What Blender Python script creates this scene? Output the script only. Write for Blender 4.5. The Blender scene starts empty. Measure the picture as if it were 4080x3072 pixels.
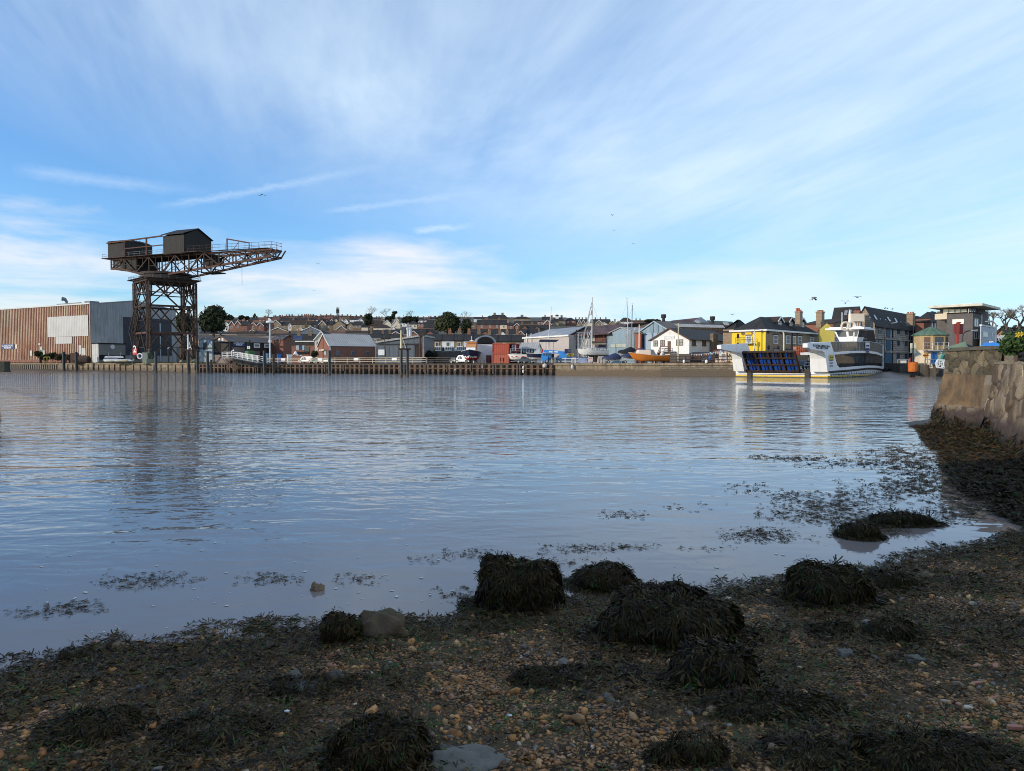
import bpy,math,random,numpy as np
from mathutils import Vector,Matrix,noise as mnoise
R=math.radians
random.seed(7);rng=np.random.default_rng(11)
SC=bpy.context.scene;COL=SC.collection
F=2829.0;CX,CY=2040.0,1536.0;EYE=2.5;PIT=math.atan(86/F)
SP,CP=math.sin(PIT),math.cos(PIT)
SUN=Vector((-0.86,-0.44,0.27)).normalized()
# ---------------------------------------------------------------- geometry of the view
def ray(px,py):
 u,v=(px-CX)/F,(CY-py)/F
 return u,v*SP+CP,v*CP-SP
def P(px,py,Y):
 a,b,c=ray(px,py);t=Y/b
 return Vector((a*t,Y,EYE+c*t))
def G(px,py,z=0.0):
 a,b,c=ray(px,py);t=(z-EYE)/c
 return Vector((a*t,b*t,z))
def PX(px,Y,py=1420):return P(px,py,Y).x
def PZ(py,Y):return P(CX,py,Y).z
def zoom(x0,y0,s):return lambda x,y:(x0+x/s,y0+y/s)
z1=zoom(0,880,2.603);z2=zoom(400,880,2.686);z3=zoom(780,1220,4.424);z4=zoom(1240,1220,4.424)
z5=zoom(1700,1220,4.424);z6=zoom(2160,1180,4.424);z7=zoom(2560,1200,4.424);z8=zoom(2880,1180,4.254)
r1=zoom(3200,1180,4.424);r2=zoom(3580,1180,4.424)
BT=Vector((0.893,-0.449,0));BN=Vector((-0.449,-0.893,0))
def bankY(px,off=0.0):
 k=(px-CX)/F;return(162.6-off*1.12)/(1+0.503*k)
LAND=2.65
# ---------------------------------------------------------------- objects
BASE={}
def tag(o,label=None,cat=None,group=None,kind=None):
 for k,v in(('label',label),('category',cat),('group',group),('kind',kind)):
  if v:o[k]=v
 return o
def thing(name,label,cat,loc,group=None):
 o=bpy.data.objects.new(name,None);COL.objects.link(o);o.empty_display_size=.1
 o.location=loc;BASE[o]=Vector(loc);return tag(o,label,cat,group)
class M:
 def __init__(s):s.v=[];s.f=[];s.mi=[];s.T=None;s.sm=False
 def add(s,vs,fs,mi=0):
  n=len(s.v)
  for p in vs:
   p=Vector(p);s.v.append(s.T@p if s.T else p)
  for f in fs:s.f.append([n+i for i in f]);s.mi.append(mi)
  return s
 def poly(s,pts,mi=0):return s.add(pts,[range(len(pts))],mi)
 def obox(s,o,a,b,c,mi=0):
  o,a,b,c=Vector(o),Vector(a),Vector(b),Vector(c)
  if a.cross(b).dot(c)<0:a,b=b,a
  vs=[o,o+a,o+a+b,o+b,o+c,o+a+c,o+a+b+c,o+b+c]
  return s.add(vs,[(3,2,1,0),(4,5,6,7),(0,1,5,4),(1,2,6,5),(2,3,7,6),(3,0,4,7)],mi)
 def box(s,x,y,z,w,d,h,mi=0,yaw=0.0):
  c,q=math.cos(yaw),math.sin(yaw);a=Vector((c*w,q*w,0));b=Vector((-q*d,c*d,0))
  return s.obox(Vector((x,y,z))-a/2-b/2,a,b,(0,0,h),mi)
 def prism(s,pts,e,mi=0):
  e=Vector(e);n=len(pts);p=[Vector(q)for q in pts]
  nn=sum(((p[i]-p[0]).cross(p[(i+1)%n]-p[0])for i in range(1,n-1)),Vector())
  if nn.dot(e)<0:p=p[::-1]
  return s.add(p+[q+e for q in p],[list(range(n))[::-1],list(range(n,2*n))]+[(i,(i+1)%n,n+(i+1)%n,n+i)for i in range(n)],mi)
 def bar(s,p,q,w,h=None,mi=0,up=(0,0,1)):
  p,q=Vector(p),Vector(q);d=q-p;h=h or w
  if d.length<1e-6:return s
  a=d.cross(Vector(up))
  if a.length<1e-4:a=d.cross(Vector((1,0,0)))
  a.normalize();b=a.cross(d).normalized()
  return s.obox(p-a*w/2-b*h/2,a*w,b*h,d,mi)
 def tube(s,pts,r,n=6,mi=0,cap=True):
  pts=[Vector(p)for p in pts];rs=r if isinstance(r,(list,tuple))else[r]*len(pts)
  vs,fs=[],[];a=None
  for i,p in enumerate(pts):
   d=(pts[min(i+1,len(pts)-1)]-pts[max(i-1,0)]).normalized()
   if a is None:
    a=d.cross(Vector((0,0,1)))
    if a.length<.05:a=d.cross(Vector((1,0,0)))
   else:a=a-d*a.dot(d)
   a.normalize();b=d.cross(a)
   for k in range(n):
    t=2*math.pi*k/n;vs.append(p+(a*math.cos(t)+b*math.sin(t))*rs[i])
  for i in range(len(pts)-1):
   for k in range(n):
    k2=(k+1)%n;fs.append((i*n+k,i*n+k2,i*n+n+k2,i*n+n+k))
  if cap:fs+=[list(range(n))[::-1],[len(vs)-n+k for k in range(n)]]
  return s.add(vs,fs,mi)
 def lathe(s,x,y,prof,n=12,mi=0):
  vs,fs=[],[]
  for r,z in prof:
   for k in range(n):
    t=2*math.pi*k/n;vs.append((x+r*math.cos(t),y+r*math.sin(t),z))
  for i in range(len(prof)-1):
   for k in range(n):fs.append((i*n+k,i*n+(k+1)%n,i*n+n+(k+1)%n,i*n+n+k))
  fs+=[list(range(n))[::-1],[len(vs)-n+k for k in range(n)]]
  return s.add(vs,fs,mi)
 def grid(s,fn,nu,nv,mi=0):
  vs=[fn(i/nu,j/nv)for j in range(nv+1)for i in range(nu+1)]
  return s.add(vs,[(j*(nu+1)+i,j*(nu+1)+i+1,(j+1)*(nu+1)+i+1,(j+1)*(nu+1)+i)for j in range(nv)for i in range(nu)],mi)
 def build(s,name,mats,parent=None,label=None,origin=None,smooth=False):
  if parent is not None:o0=BASE[parent]
  elif origin is not None:o0=Vector(origin)
  else:
   o0=sum(s.v,Vector())/len(s.v);o0.z=min(p.z for p in s.v)
  me=bpy.data.meshes.new(name)
  me.from_pydata([p-o0 for p in s.v],[],s.f)
  for m in(mats if isinstance(mats,(list,tuple))else[mats]):me.materials.append(m)
  uv=me.uv_layers.new(name='UVMap').data
  vv=me.vertices;zz=Vector((0,0,1))
  for pl in me.polygons:
   n=pl.normal
   if abs(n.z)>.97:h,w=Vector((1,0,0)),Vector((0,1,0))
   else:h=zz.cross(n).normalized();w=n.cross(h)
   for li in pl.loop_indices:
    c=vv[me.loops[li].vertex_index].co+o0;uv[li].uv=(c.dot(h),c.dot(w))
  me.polygons.foreach_set('material_index',s.mi)
  if smooth:me.polygons.foreach_set('use_smooth',[True]*len(s.f))
  o=bpy.data.objects.new(name,me);COL.objects.link(o);BASE[o]=o0
  if parent is not None:o.parent=parent
  else:o.location=o0
  if label:o['label']=label
  return o
def dup(root,loc,rotz=None,label=None):
 r=root.copy();COL.objects.link(r);r.location=loc;BASE[r]=Vector(loc)
 if rotz is not None:r.rotation_euler=(0,0,rotz)
 if label:r['label']=label
 for ch in root.children:
  c=ch.copy();COL.objects.link(c);c.parent=r
  for g in ch.children:
   d=g.copy();COL.objects.link(d);d.parent=c
 return r
def npmesh(name,V,Fc,mats,col=None,parent=None,origin=(0,0,0),smooth=False):
 """V (n,3), Fc (m,k) -> one mesh quickly; col (n,3) -> point colour attribute 'col'"""
 o0=BASE[parent]if parent is not None else Vector(origin)
 V=np.asarray(V,np.float32)-np.array(o0,np.float32);Fc=np.asarray(Fc,np.int32)
 me=bpy.data.meshes.new(name);k=Fc.shape[1]
 me.vertices.add(len(V));me.vertices.foreach_set('co',V.ravel())
 me.loops.add(Fc.size);me.loops.foreach_set('vertex_index',Fc.ravel())
 me.polygons.add(len(Fc));me.polygons.foreach_set('loop_start',np.arange(0,Fc.size,k,dtype=np.int32))
 me.polygons.foreach_set('loop_total',np.full(len(Fc),k,np.int32))
 if smooth:me.polygons.foreach_set('use_smooth',np.ones(len(Fc),bool))
 me.update(calc_edges=True)
 if col is not None:
  at=me.attributes.new('col','FLOAT_COLOR','POINT')
  at.data.foreach_set('color',np.hstack([col,np.ones((len(col),1))]).astype(np.float32).ravel())
 for m in(mats if isinstance(mats,(list,tuple))else[mats]):me.materials.append(m)
 o=bpy.data.objects.new(name,me);COL.objects.link(o);BASE[o]=o0
 if parent is not None:o.parent=parent
 else:o.location=o0
 return o
def inst(tv,tf,pos,rot,scl):
 """numpy instancer: template verts (n,3), faces (m,k), pos (N,3), rot (N,3,3), scl (N,3)"""
 N=len(pos);V=np.einsum('nij,nkj->nki',rot,tv[None]*scl[:,None,:])+pos[:,None,:]
 Fc=tf[None]+(np.arange(N)*len(tv))[:,None,None]
 return V.reshape(-1,3),Fc.reshape(-1,tf.shape[1])
def frames(n,spin):
 """rotation matrices whose z column is n (N,3), spun by angle"""
 n=n/np.linalg.norm(n,axis=1,keepdims=True);ref=np.where(np.abs(n[:,2:3])>.9,[[1.,0,0]],[[0,0,1.]])
 a=np.cross(ref,n);a/=np.linalg.norm(a,axis=1,keepdims=True);b=np.cross(n,a)
 c,s=np.cos(spin)[:,None],np.sin(spin)[:,None]
 return np.stack([a*c+b*s,-a*s+b*c,n],axis=2)
# ---------------------------------------------------------------- materials
def nodes(name):
 m=bpy.data.materials.new(name);m.use_nodes=True;nt=m.node_tree
 return m,nt,nt.nodes['Principled BSDF']
def N(nt,t,**kw):
 n=nt.nodes.new('ShaderNode'+t)
 for k,v in kw.items():
  if k.startswith('i_'):n.inputs[k[2:].replace('_',' ')].default_value=v
  elif k.startswith('n_'):n.inputs[int(k[2:])].default_value=v
  else:setattr(n,k,v)
 return n
def mixc(nt,fac,a,b,mode='MIX'):
 n=nt.nodes.new('ShaderNodeMix');n.data_type='RGBA';n.blend_type=mode
 for s,x in((0,fac),(6,a),(7,b)):
  if isinstance(x,bpy.types.NodeSocket):nt.links.new(x,n.inputs[s])
  else:n.inputs[s].default_value=x if s==0 else(*x[:3],1)
 return n.outputs[2]
def math_(nt,op,a,b=0.0,c=0.0):
 n=nt.nodes.new('ShaderNodeMath');n.operation=op
 for s,x in enumerate((a,b,c)):
  if isinstance(x,bpy.types.NodeSocket):nt.links.new(x,n.inputs[s])
  else:n.inputs[s].default_value=x
 return n.outputs[0]
def ramp(nt,fac,lo,hi):
 n=N(nt,'MapRange',n_1=lo,n_2=hi);nt.links.new(fac,n.inputs[0]);return n.outputs[0]
def MAT(name,c,c2=None,ns=.8,rough=.8,bump=0.0,bs=8.0,brick=None,stripe=None,streak=None,rust=None,metal=0.0,spec=.4,tide=None):
 m,nt,bs_=nodes(name);tc=N(nt,'TexCoord');L=nt.links.new
 c2=c2 or tuple(x*.72 for x in c)
 nz=N(nt,'TexNoise',i_Scale=ns,i_Detail=6.0,i_Roughness=.65);L(tc.outputs['Object'],nz.inputs['Vector'])
 col=mixc(nt,ramp(nt,nz.outputs[0],.35,.68),c,c2);height=None
 if brick:
  w,h,mo=brick[:3]
  b=N(nt,'TexBrick',n_4=1.0,n_5=.012 if len(brick)<4 else brick[3],n_6=.2,n_8=w,n_9=h);b.inputs['Mortar'].default_value=(*mo,1)
  L(tc.outputs['UV'],b.inputs['Vector']);L(col,b.inputs['Color1']);L(mixc(nt,.4,col,tuple(x*.55 for x in c2)),b.inputs['Color2'])
  col=b.outputs[0];height=b.outputs[1]
 if stripe:
  ax,per,dk=stripe
  sx=N(nt,'SeparateXYZ');L(tc.outputs['UV'],sx.inputs[0])
  w=math_(nt,'SINE',math_(nt,'MULTIPLY',sx.outputs[0 if ax=='u' else 1],2*math.pi/per))
  w=math_(nt,'MULTIPLY_ADD',w,.5,.5)if ax=='u' else math_(nt,'FRACT',math_(nt,'DIVIDE',sx.outputs[1],per))
  if ax=='v':col=mixc(nt,ramp(nt,w,.12,.0),col,tuple(x*dk for x in c2))
  else:col=mixc(nt,math_(nt,'MULTIPLY',w,1-dk),col,(0,0,0),'MIX')
  height=w
 for st,sc in((streak,(1.3,.09,1)),(rust,(.9,.35,1))):
  if st:
   mp=N(nt,'Mapping');L(tc.outputs['UV'],mp.inputs[0]);mp.inputs['Scale'].default_value=sc
   n2=N(nt,'TexNoise',i_Scale=1.0,i_Detail=7.0,i_Roughness=.7);L(mp.outputs[0],n2.inputs[0])
   col=mixc(nt,math_(nt,'MULTIPLY',ramp(nt,n2.outputs[0],.62-.25*st[1],.72),min(1,st[1]*1.3)),col,st[0])
 if tide:
  sz=N(nt,'SeparateXYZ');L(tc.outputs['Object'],sz.inputs[0]);zt=math_(nt,'MULTIPLY_ADD',nz.outputs[0],2.6,-1.3)
  col=mixc(nt,ramp(nt,math_(nt,'ADD',sz.outputs[2],zt),tide[1]+.22,tide[1]-.15),col,tide[0])
 L(col,bs_.inputs['Base Color']);bs_.inputs['Roughness'].default_value=rough;bs_.inputs['Metallic'].default_value=metal
 bs_.inputs['Specular IOR Level'].default_value=spec
 if bump or height is not None:
  n3=N(nt,'TexNoise',i_Scale=bs,i_Detail=5.0);L(tc.outputs['Object'],n3.inputs['Vector'])
  hh=n3.outputs[0]if height is None else math_(nt,'ADD',math_(nt,'MULTIPLY',height,.6 if stripe else-.6),math_(nt,'MULTIPLY',n3.outputs[0],.5))
  bp=N(nt,'Bump',i_Strength=.6,i_Distance=bump or.03);L(hh,bp.inputs['Height']);L(bp.outputs[0],bs_.inputs['Normal'])
 return m
def glassmat(name,c=(.02,.03,.04),rough=.08,spec=.6):
 m,nt,b=nodes(name);tc=N(nt,'TexCoord');nz=N(nt,'TexNoise',i_Scale=.6,i_Detail=3.0)
 nt.links.new(tc.outputs['Object'],nz.inputs['Vector'])
 nt.links.new(mixc(nt,nz.outputs[0],c,tuple(x*2.4+.02 for x in c)),b.inputs['Base Color'])
 b.inputs['Roughness'].default_value=rough;b.inputs['Specular IOR Level'].default_value=spec;return m
def attrmat(name,rough=.6,spec=.4,tint=None,bump=0.0,trans=0.0):
 m,nt,b=nodes(name);a=N(nt,'Attribute',attribute_name='col')
 tc=N(nt,'TexCoord');nz=N(nt,'TexNoise',i_Scale=30.0,i_Detail=4.0);nt.links.new(tc.outputs['Object'],nz.inputs['Vector'])
 nt.links.new(mixc(nt,ramp(nt,nz.outputs[0],.3,.75),a.outputs[0],mixc(nt,.5,a.outputs[0],(0,0,0))),b.inputs['Base Color'])
 b.inputs['Roughness'].default_value=rough;b.inputs['Specular IOR Level'].default_value=spec
 if bump:bp=N(nt,'Bump',i_Strength=.9,i_Distance=bump);nt.links.new(nz.outputs[0],bp.inputs['Height']);nt.links.new(bp.outputs[0],b.inputs['Normal'])
 return m
# ---------------------------------------------------------------- faces, windows, buildings
class Face:
 def __init__(s,O,D):
  s.O=Vector((O[0],O[1],0));s.D=Vector((D[0],D[1],0)).normalized();s.N=Vector((s.D.y,-s.D.x,0))
 def u(s,px,py=1420):
  a,b,c=ray(px,py);d=Vector((a,b,c));t=s.O.dot(s.N)/d.dot(s.N);return(d*t-s.O).dot(s.D)
 def hit(s,px,py):
  a,b,c=ray(px,py);d=Vector((a,b,c));t=s.O.dot(s.N)/d.dot(s.N);q=d*t
  return(q-s.O).dot(s.D),EYE+q.z
 def pt(s,u,z,off=0.0):
  q=s.O+s.D*u+s.N*off;q.z=z;return q
 def rect(s,a,b):
  (x0,y0),(x1,y1)=a,b
  u0,u1=s.hit(x0,(y0+y1)/2)[0],s.hit(x1,(y0+y1)/2)[0]
  zt,zb=s.hit((x0+x1)/2,y0)[1],s.hit((x0+x1)/2,y1)[1]
  return min(u0,u1),max(u0,u1),zb,zt
 def panel(s,m,r,off=0.02,th=.06,mi=0):
  u0,u1,a,b=r
  return m.obox(s.pt(u0,a,off),s.D*(u1-u0),s.N*th,(0,0,b-a),mi)
 def poly(s,m,pts,off,th,mi=0):
  return m.prism([s.pt(*s.hit(*p),off)for p in pts],s.N*th,mi)
def window(fc,r,parent,fm,gm,nx=2,nz=2,fw=.09,name='window',sill=None,arch=None):
 u0,u1,a,b=r;w,h=u1-u0,b-a;m=M()
 fc.panel(m,(u0,u0+fw,a,b),.02,.07);fc.panel(m,(u1-fw,u1,a,b),.02,.07)
 fc.panel(m,(u0+fw,u1-fw,a,a+fw),.02,.07);fc.panel(m,(u0+fw,u1-fw,b-fw,b),.02,.07)
 for i in range(1,nx):fc.panel(m,(u0+w*i/nx-.03,u0+w*i/nx+.03,a+fw,b-fw),.03,.05)
 for i in range(1,nz):fc.panel(m,(u0+fw,u1-fw,a+h*i/nz-.03,a+h*i/nz+.03),.032,.045)
 o=m.build(name,fm,parent)
 fc.panel(M(),(u0+fw*.5,u1-fw*.5,a+fw*.5,b-fw*.5),.012,.02).build('pane',gm,o)
 if sill:fc.panel(M(),(u0-.1,u1+.1,a-.14,a-.005),.01,.18).build('sill',sill,o)
 return o
def bldg(name,label,cat,C,Y,l,r,al,eave,ridge,mats,rd='A',zb=LAND,ov=.3,hip=0.0,group=None,barge=None,th=.14,eave2=None):
 """block whose near corner stands at pixel column C and depth Y; left face runs to column l, right face to column r"""
 A=Vector((math.cos(al),math.sin(al),0));B=Vector((-A.y,A.x,0));O=Vector((PX(C,Y),Y,0))
 fr=Face(O,A);la=fr.u(r);fl0=Face(O,-B);lb=-fl0.u(l);fl=Face(O+B*lb,-B)
 ze=PZ(eave,Y);za=ze
 mid=O+(B*lb/2 if rd=='A' else A*la/2);zr=PZ(ridge,mid.y)if ridge else ze
 root=thing(name,label,cat,(O.x,O.y,zb),group)
 def q(a,b,z):v=O+A*a+B*b;v.z=z;return v
 z0=zb-1.5;w=M();wl,wr,rf=mats
 g=rd=='A' and not hip;g2=rd=='B' and not hip
 w.poly([q(0,lb,z0),q(0,0,z0),q(0,0,ze)]+([q(0,lb/2,zr)]if g else[])+[q(0,lb,ze)],0)
 w.poly([q(0,0,z0),q(la,0,z0),q(la,0,ze)]+([q(la/2,0,zr)]if g2 else[])+[q(0,0,ze)],1)
 w.poly([q(la,0,z0),q(la,lb,z0),q(la,lb,ze)]+([q(la,lb/2,zr)]if g else[])+[q(la,0,ze)],1)
 w.poly([q(la,lb,z0),q(0,lb,z0),q(0,lb,ze)]+([q(la/2,lb,zr)]if g2 else[])+[q(la,lb,ze)],0)
 w.build('wall',[wl,wr],root)
 k=M();sl=(zr-ze)/((lb if rd=='A' else la)/2)
 def slab(p):k.prism(p,(0,0,-th))
 e=ze+.03-sl*ov;t=zr+.03
 if hip:
  x0,x1,y0,y1=-ov,la+ov,-ov,lb+ov
  if rd=='A':R1,R2=q(hip,lb/2,t),q(la-hip,lb/2,t)
  else:R1,R2=q(la/2,hip,t),q(la/2,lb-hip,t)
  c=[q(x0,y0,e),q(x1,y0,e),q(x1,y1,e),q(x0,y1,e)]
  if rd=='A':fs=[[c[0],c[1],R2,R1],[c[1],c[2],R2],[c[2],c[3],R1,R2],[c[3],c[0],R1]]
  else:fs=[[c[0],c[1],R1],[c[1],c[2],R2,R1],[c[2],c[3],R2],[c[3],c[0],R1,R2]]
  for f in fs:slab(f)
 elif ridge is None:
  k.obox(q(-ov,-ov,ze+.01),A*(la+2*ov),B*(lb+2*ov),(0,0,.3))
 elif rd=='A':
  slab([q(-ov,-ov,e),q(la+ov,-ov,e),q(la+ov,lb/2,t),q(-ov,lb/2,t)]);slab([q(-ov,lb+ov,e),q(la+ov,lb+ov,e),q(la+ov,lb/2,t),q(-ov,lb/2,t)])
 else:
  slab([q(-ov,-ov,e),q(-ov,lb+ov,e),q(la/2,lb+ov,t),q(la/2,-ov,t)]);slab([q(la+ov,-ov,e),q(la+ov,lb+ov,e),q(la/2,lb+ov,t),q(la/2,-ov,t)])
 rfo=k.build('roof',rf,root)
 if barge and rd=='A' and not hip:
  b=M()
  for y in(-ov,lb+ov):b.bar(q(-ov-.04,y,e-.1),q(-ov-.04,lb/2,t-.1),.07,.26)
  b.build('bargeboard',barge,root)
 if barge and rd=='B' and not hip:
  b=M()
  for x in(-ov,la+ov):b.bar(q(x,-ov-.04,e-.1),q(la/2,-ov-.04,t-.1),.07,.26)
  b.build('bargeboard',barge,root)
 return dict(root=root,fl=fl,fr=fr,roof=rfo,q=q,la=la,lb=lb,ze=ze,zr=zr,A=A,B=B,O=O)
def text(s,size,org,D,parent,mat,U=(0,0,1),name='lettering',bold=0.0,depth=.012,sp=1.0,align='CENTER',fit=None):
 cu=bpy.data.curves.new(name,'FONT');cu.body=s;cu.size=size;cu.align_x=align;cu.align_y='CENTER';cu.extrude=depth;cu.offset=bold;cu.space_line=.85;cu.space_character=sp;cu.resolution_u=3
 t=bpy.data.objects.new('tmp',cu);COL.objects.link(t);bpy.context.view_layer.update()
 me=bpy.data.meshes.new_from_object(t.evaluated_get(bpy.context.evaluated_depsgraph_get()));bpy.data.objects.remove(t)
 if fit:
  xs=[v.co.x for v in me.vertices];ys=[v.co.y for v in me.vertices];cx,cy=(min(xs)+max(xs))/2,(min(ys)+max(ys))/2
  kx,ky=fit[0]/(max(xs)-min(xs)),fit[1]/(max(ys)-min(ys))
  for v in me.vertices:v.co.x=(v.co.x-cx)*kx;v.co.y=(v.co.y-cy)*ky
 D=Vector(D).normalized();U=Vector(U).normalized();n=D.cross(U)
 me.transform(Matrix(((D.x,U.x,n.x,0),(D.y,U.y,n.y,0),(D.z,U.z,n.z,0),(0,0,0,1))));me.transform(Matrix.Translation(Vector(org)-BASE[parent]))
 me.materials.clear();me.materials.append(mat)
 o=bpy.data.objects.new(name,me);COL.objects.link(o);o.parent=parent;BASE[o]=BASE[parent];return o
def hullpts(L,Bm,D,sheer=.35,fl=.55,bow=.9,full=.55,n=14,k=8,rake=.12,transom=.75):
 """half-breadth table of a boat hull: x from stern (0) to bow (L), both sides"""
 rows=[]
 for i in range(n+1):
  t=i/n;hb=Bm/2*(transom+(1-transom)*math.sin(min(t/.55,1)*math.pi/2))if t<.55 else Bm/2*(1-((t-.55)/.45)**2.2)
  top=D+sheer*(1.6*(t-.35))**2;low=D*.06+D*.45*max(0,(t-.72)/.28)**2.5
  row=[]
  for j in range(-k,k+1):
   a=j/k;y=hb*math.copysign(abs(a)**full,a);z=low+(top-low)*abs(a)**(1/fl)
   row.append(Vector((t*L+rake*L*.5*(z/D)*max(0,(t-.5)*2)**2,y,z)))
  rows.append(row)
 return rows
def hull(T,L,Bm,D,mats,root,wl=.4,band=None,name='hull',deck=None,**kw):
 rows=hullpts(L,Bm,D,**kw);m=M();m.T=T;n,k=len(rows),len(rows[0])
 m.add([p for r in rows for p in r],[])
 for i in range(n-1):
  for j in range(k-1):
   z=sum(rows[a][b].z for a in(i,i+1)for b in(j,j+1))/4
   m.f.append([i*k+j,i*k+j+1,(i+1)*k+j+1,(i+1)*k+j]);m.mi.append(1 if z<wl*D else(2 if band and z<band*D else 0))
 m.f.append(list(range(k)));m.mi.append(0)
 o=m.build(name,mats,root,smooth=False)
 d=M();d.T=T
 for i in range(n-1):
  a,b,c,e=rows[i][0],rows[i][-1],rows[i+1][-1],rows[i+1][0];dz=Vector((0,0,-.06))
  d.poly([a+dz,b+dz,c+dz,e+dz][::-1])
 d.build('deck',deck or mats[0],root)
 g=M();g.T=T
 for j in(0,-1):g.tube([r[j]for r in rows],.05,5)
 g.build('gunwale',deck or mats[0],root)
 return rows
def TR(x,y,z,yaw,pitch=0.0):return Matrix.Translation((x,y,z))@Matrix.Rotation(yaw,4,'Z')@Matrix.Rotation(pitch,4,'Y')
def wheel(root,T,x,y,r,w,tm,hm,name='wheel'):
 m=M();m.T=T@Matrix.Translation((x,y,r))@Matrix.Rotation(R(90),4,'X')
 m.lathe(0,0,[(r*.8,-w/2),(r,-w*.3),(r,w*.3),(r*.8,w/2)],14);o=m.build(name,tm,root)
 h=M();h.T=m.T;h.lathe(0,0,[(r*.55,-w/2-.02),(r*.55,w/2+.02)],12);h.build('rim',hm,o)
# ---------------------------------------------------------------- camera, sun, sky
cam=bpy.data.cameras.new('camera');co=bpy.data.objects.new('camera',cam);COL.objects.link(co);SC.camera=co
cam.sensor_width=36;cam.lens=36*F/4080;cam.clip_start=.05;cam.clip_end=6000
co.location=(0,0,EYE);co.rotation_euler=(R(90)-PIT,0,0)
SC.view_settings.view_transform='Standard';SC.view_settings.look='None';SC.view_settings.exposure=0.18;SC.view_settings.gamma=1
SC.render.engine='CYCLES';SC.cycles.max_bounces=6;SC.cycles.diffuse_bounces=3;SC.cycles.glossy_bounces=4;SC.cycles.transparent_max_bounces=6;SC.cycles.use_denoising=True;SC.cycles.pixel_filter_type='BLACKMAN_HARRIS';SC.cycles.filter_width=1.0
SC.cycles.caustics_reflective=False;SC.cycles.caustics_refractive=False
sl=bpy.data.lights.new('sun','SUN');so=bpy.data.objects.new('sun',sl);COL.objects.link(so)
sl.energy=2.8;sl.angle=R(.6);sl.color=(1,.84,.64);so.rotation_euler=SUN.to_track_quat('Z','Y').to_euler();so.location=(-40,-20,30)
W=bpy.data.worlds.new('World');SC.world=W;W.use_nodes=True;nt=W.node_tree;bg=nt.nodes['Background'];L=nt.links.new
sky=N(nt,'TexSky',sky_type='NISHITA',sun_disc=False,sun_elevation=math.asin(SUN.z),sun_rotation=math.atan2(SUN.x,SUN.y),air_density=1.0,dust_density=.6,ozone_density=2.5)
tc=N(nt,'TexCoord');sx=N(nt,'SeparateXYZ');L(tc.outputs['Generated'],sx.inputs[0]);X,Yy,Z=sx.outputs
zc=math_(nt,'MAXIMUM',Z,.035);pu=math_(nt,'DIVIDE',X,zc);pv=math_(nt,'DIVIDE',Yy,zc)
ca,sa=math.cos(R(12.5)),math.sin(R(12.5))
ac=math_(nt,'ADD',math_(nt,'MULTIPLY',pu,ca),math_(nt,'MULTIPLY',pv,sa));al=math_(nt,'SUBTRACT',math_(nt,'MULTIPLY',pv,ca),math_(nt,'MULTIPLY',pu,sa))
def vec(a,b,c=0.0):
 n=N(nt,'CombineXYZ')
 for i,x in enumerate((a,b,c)):
  if isinstance(x,bpy.types.NodeSocket):L(x,n.inputs[i])
  else:n.inputs[i].default_value=x
 return n.outputs[0]
def nz_(v,sc,det=6.0,ro=.6,dist=0.0):
 n=N(nt,'TexNoise',i_Scale=sc,i_Detail=det,i_Roughness=ro,i_Distortion=dist);L(v,n.inputs['Vector']);return n.outputs[0]
mul=lambda a,b:math_(nt,'MULTIPLY',a,b)
add=lambda a,b:math_(nt,'ADD',a,b)
# cirrus combed along one wind direction
s1=nz_(vec(mul(ac,1.0),mul(al,.22)),1.1,8.0,.62,1.3)
s2=nz_(vec(mul(ac,1.0),mul(al,.40),7.0),.45,6.0,.6,.9)
s3=nz_(vec(mul(ac,3.4),mul(al,.42),3.0),1.4,7.0,.65,.6)
az=math_(nt,'ARCTAN2',X,Yy)
el=math_(nt,'ARCSINE',Z)
cir=add(add(mul(s1,.40),mul(s2,1.10)),mul(s3,.22))
cir=add(cir,mul(ramp(nt,az,-.75,.55),.16))
cir=math_(nt,'MULTIPLY',ramp(nt,cir,.70,1.16),.80)
cir=mul(cir,ramp(nt,add(el,mul(az,.22)),.12,.29))
# low bank of cloud, lumpy along its upper edge
b1=nz_(vec(mul(az,1.6),mul(el,5.0),2.0),1.6,7.0,.55,.4)
b2=nz_(vec(mul(az,2.6),mul(el,16.0),5.0),1.3,7.0,.6,.2)
edge=add(mul(b1,.30),mul(ramp(nt,az,-.75,.05),-.06));edge=add(edge,.035)
bank=ramp(nt,math_(nt,'SUBTRACT',edge,el),-.012,.05)
bank=mul(bank,ramp(nt,b2,.34,.60));bank=mul(bank,ramp(nt,el,-.05,.03));bank=mul(bank,ramp(nt,az,.60,.1))
veil=mul(ramp(nt,az,-.35,.5),ramp(nt,el,.75,.02))
lp=N(nt,'Mix',data_type='RGBA')
skyc=mixc(nt,1.0,sky.outputs[0],(.85,1.19,1.54),'MULTIPLY')
skyc=mixc(nt,mul(veil,.55),skyc,(3.7,4.8,5.9))
def contrail(az0,el0,az1,el1,wd,st):
 ux,uy=az1-az0,el1-el0;ln=math.hypot(ux,uy);ux,uy=ux/ln,uy/ln
 a=math_(nt,'SUBTRACT',az,az0);b=math_(nt,'SUBTRACT',el,el0);t=add(mul(a,ux),mul(b,uy));dd=math_(nt,'ABSOLUTE',add(math_(nt,'SUBTRACT',mul(a,-uy),mul(b,-ux)),mul(math_(nt,'SUBTRACT',nz_(vec(mul(az,45.0),mul(el,70.0)),1.0,5.0,.7),.5),.013)))
 return mul(mul(ramp(nt,dd,wd,0.0),mul(ramp(nt,t,0.0,ln*.15),ramp(nt,t,ln,ln*.5))),st)
AE=lambda x,y:(math.atan((x-1106)/1534),math.atan((786-y)/1534*math.cos(math.atan((x-1106)/1534))))
skyc=mixc(nt,cir,skyc,(4.9,6.0,7.0))
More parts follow.
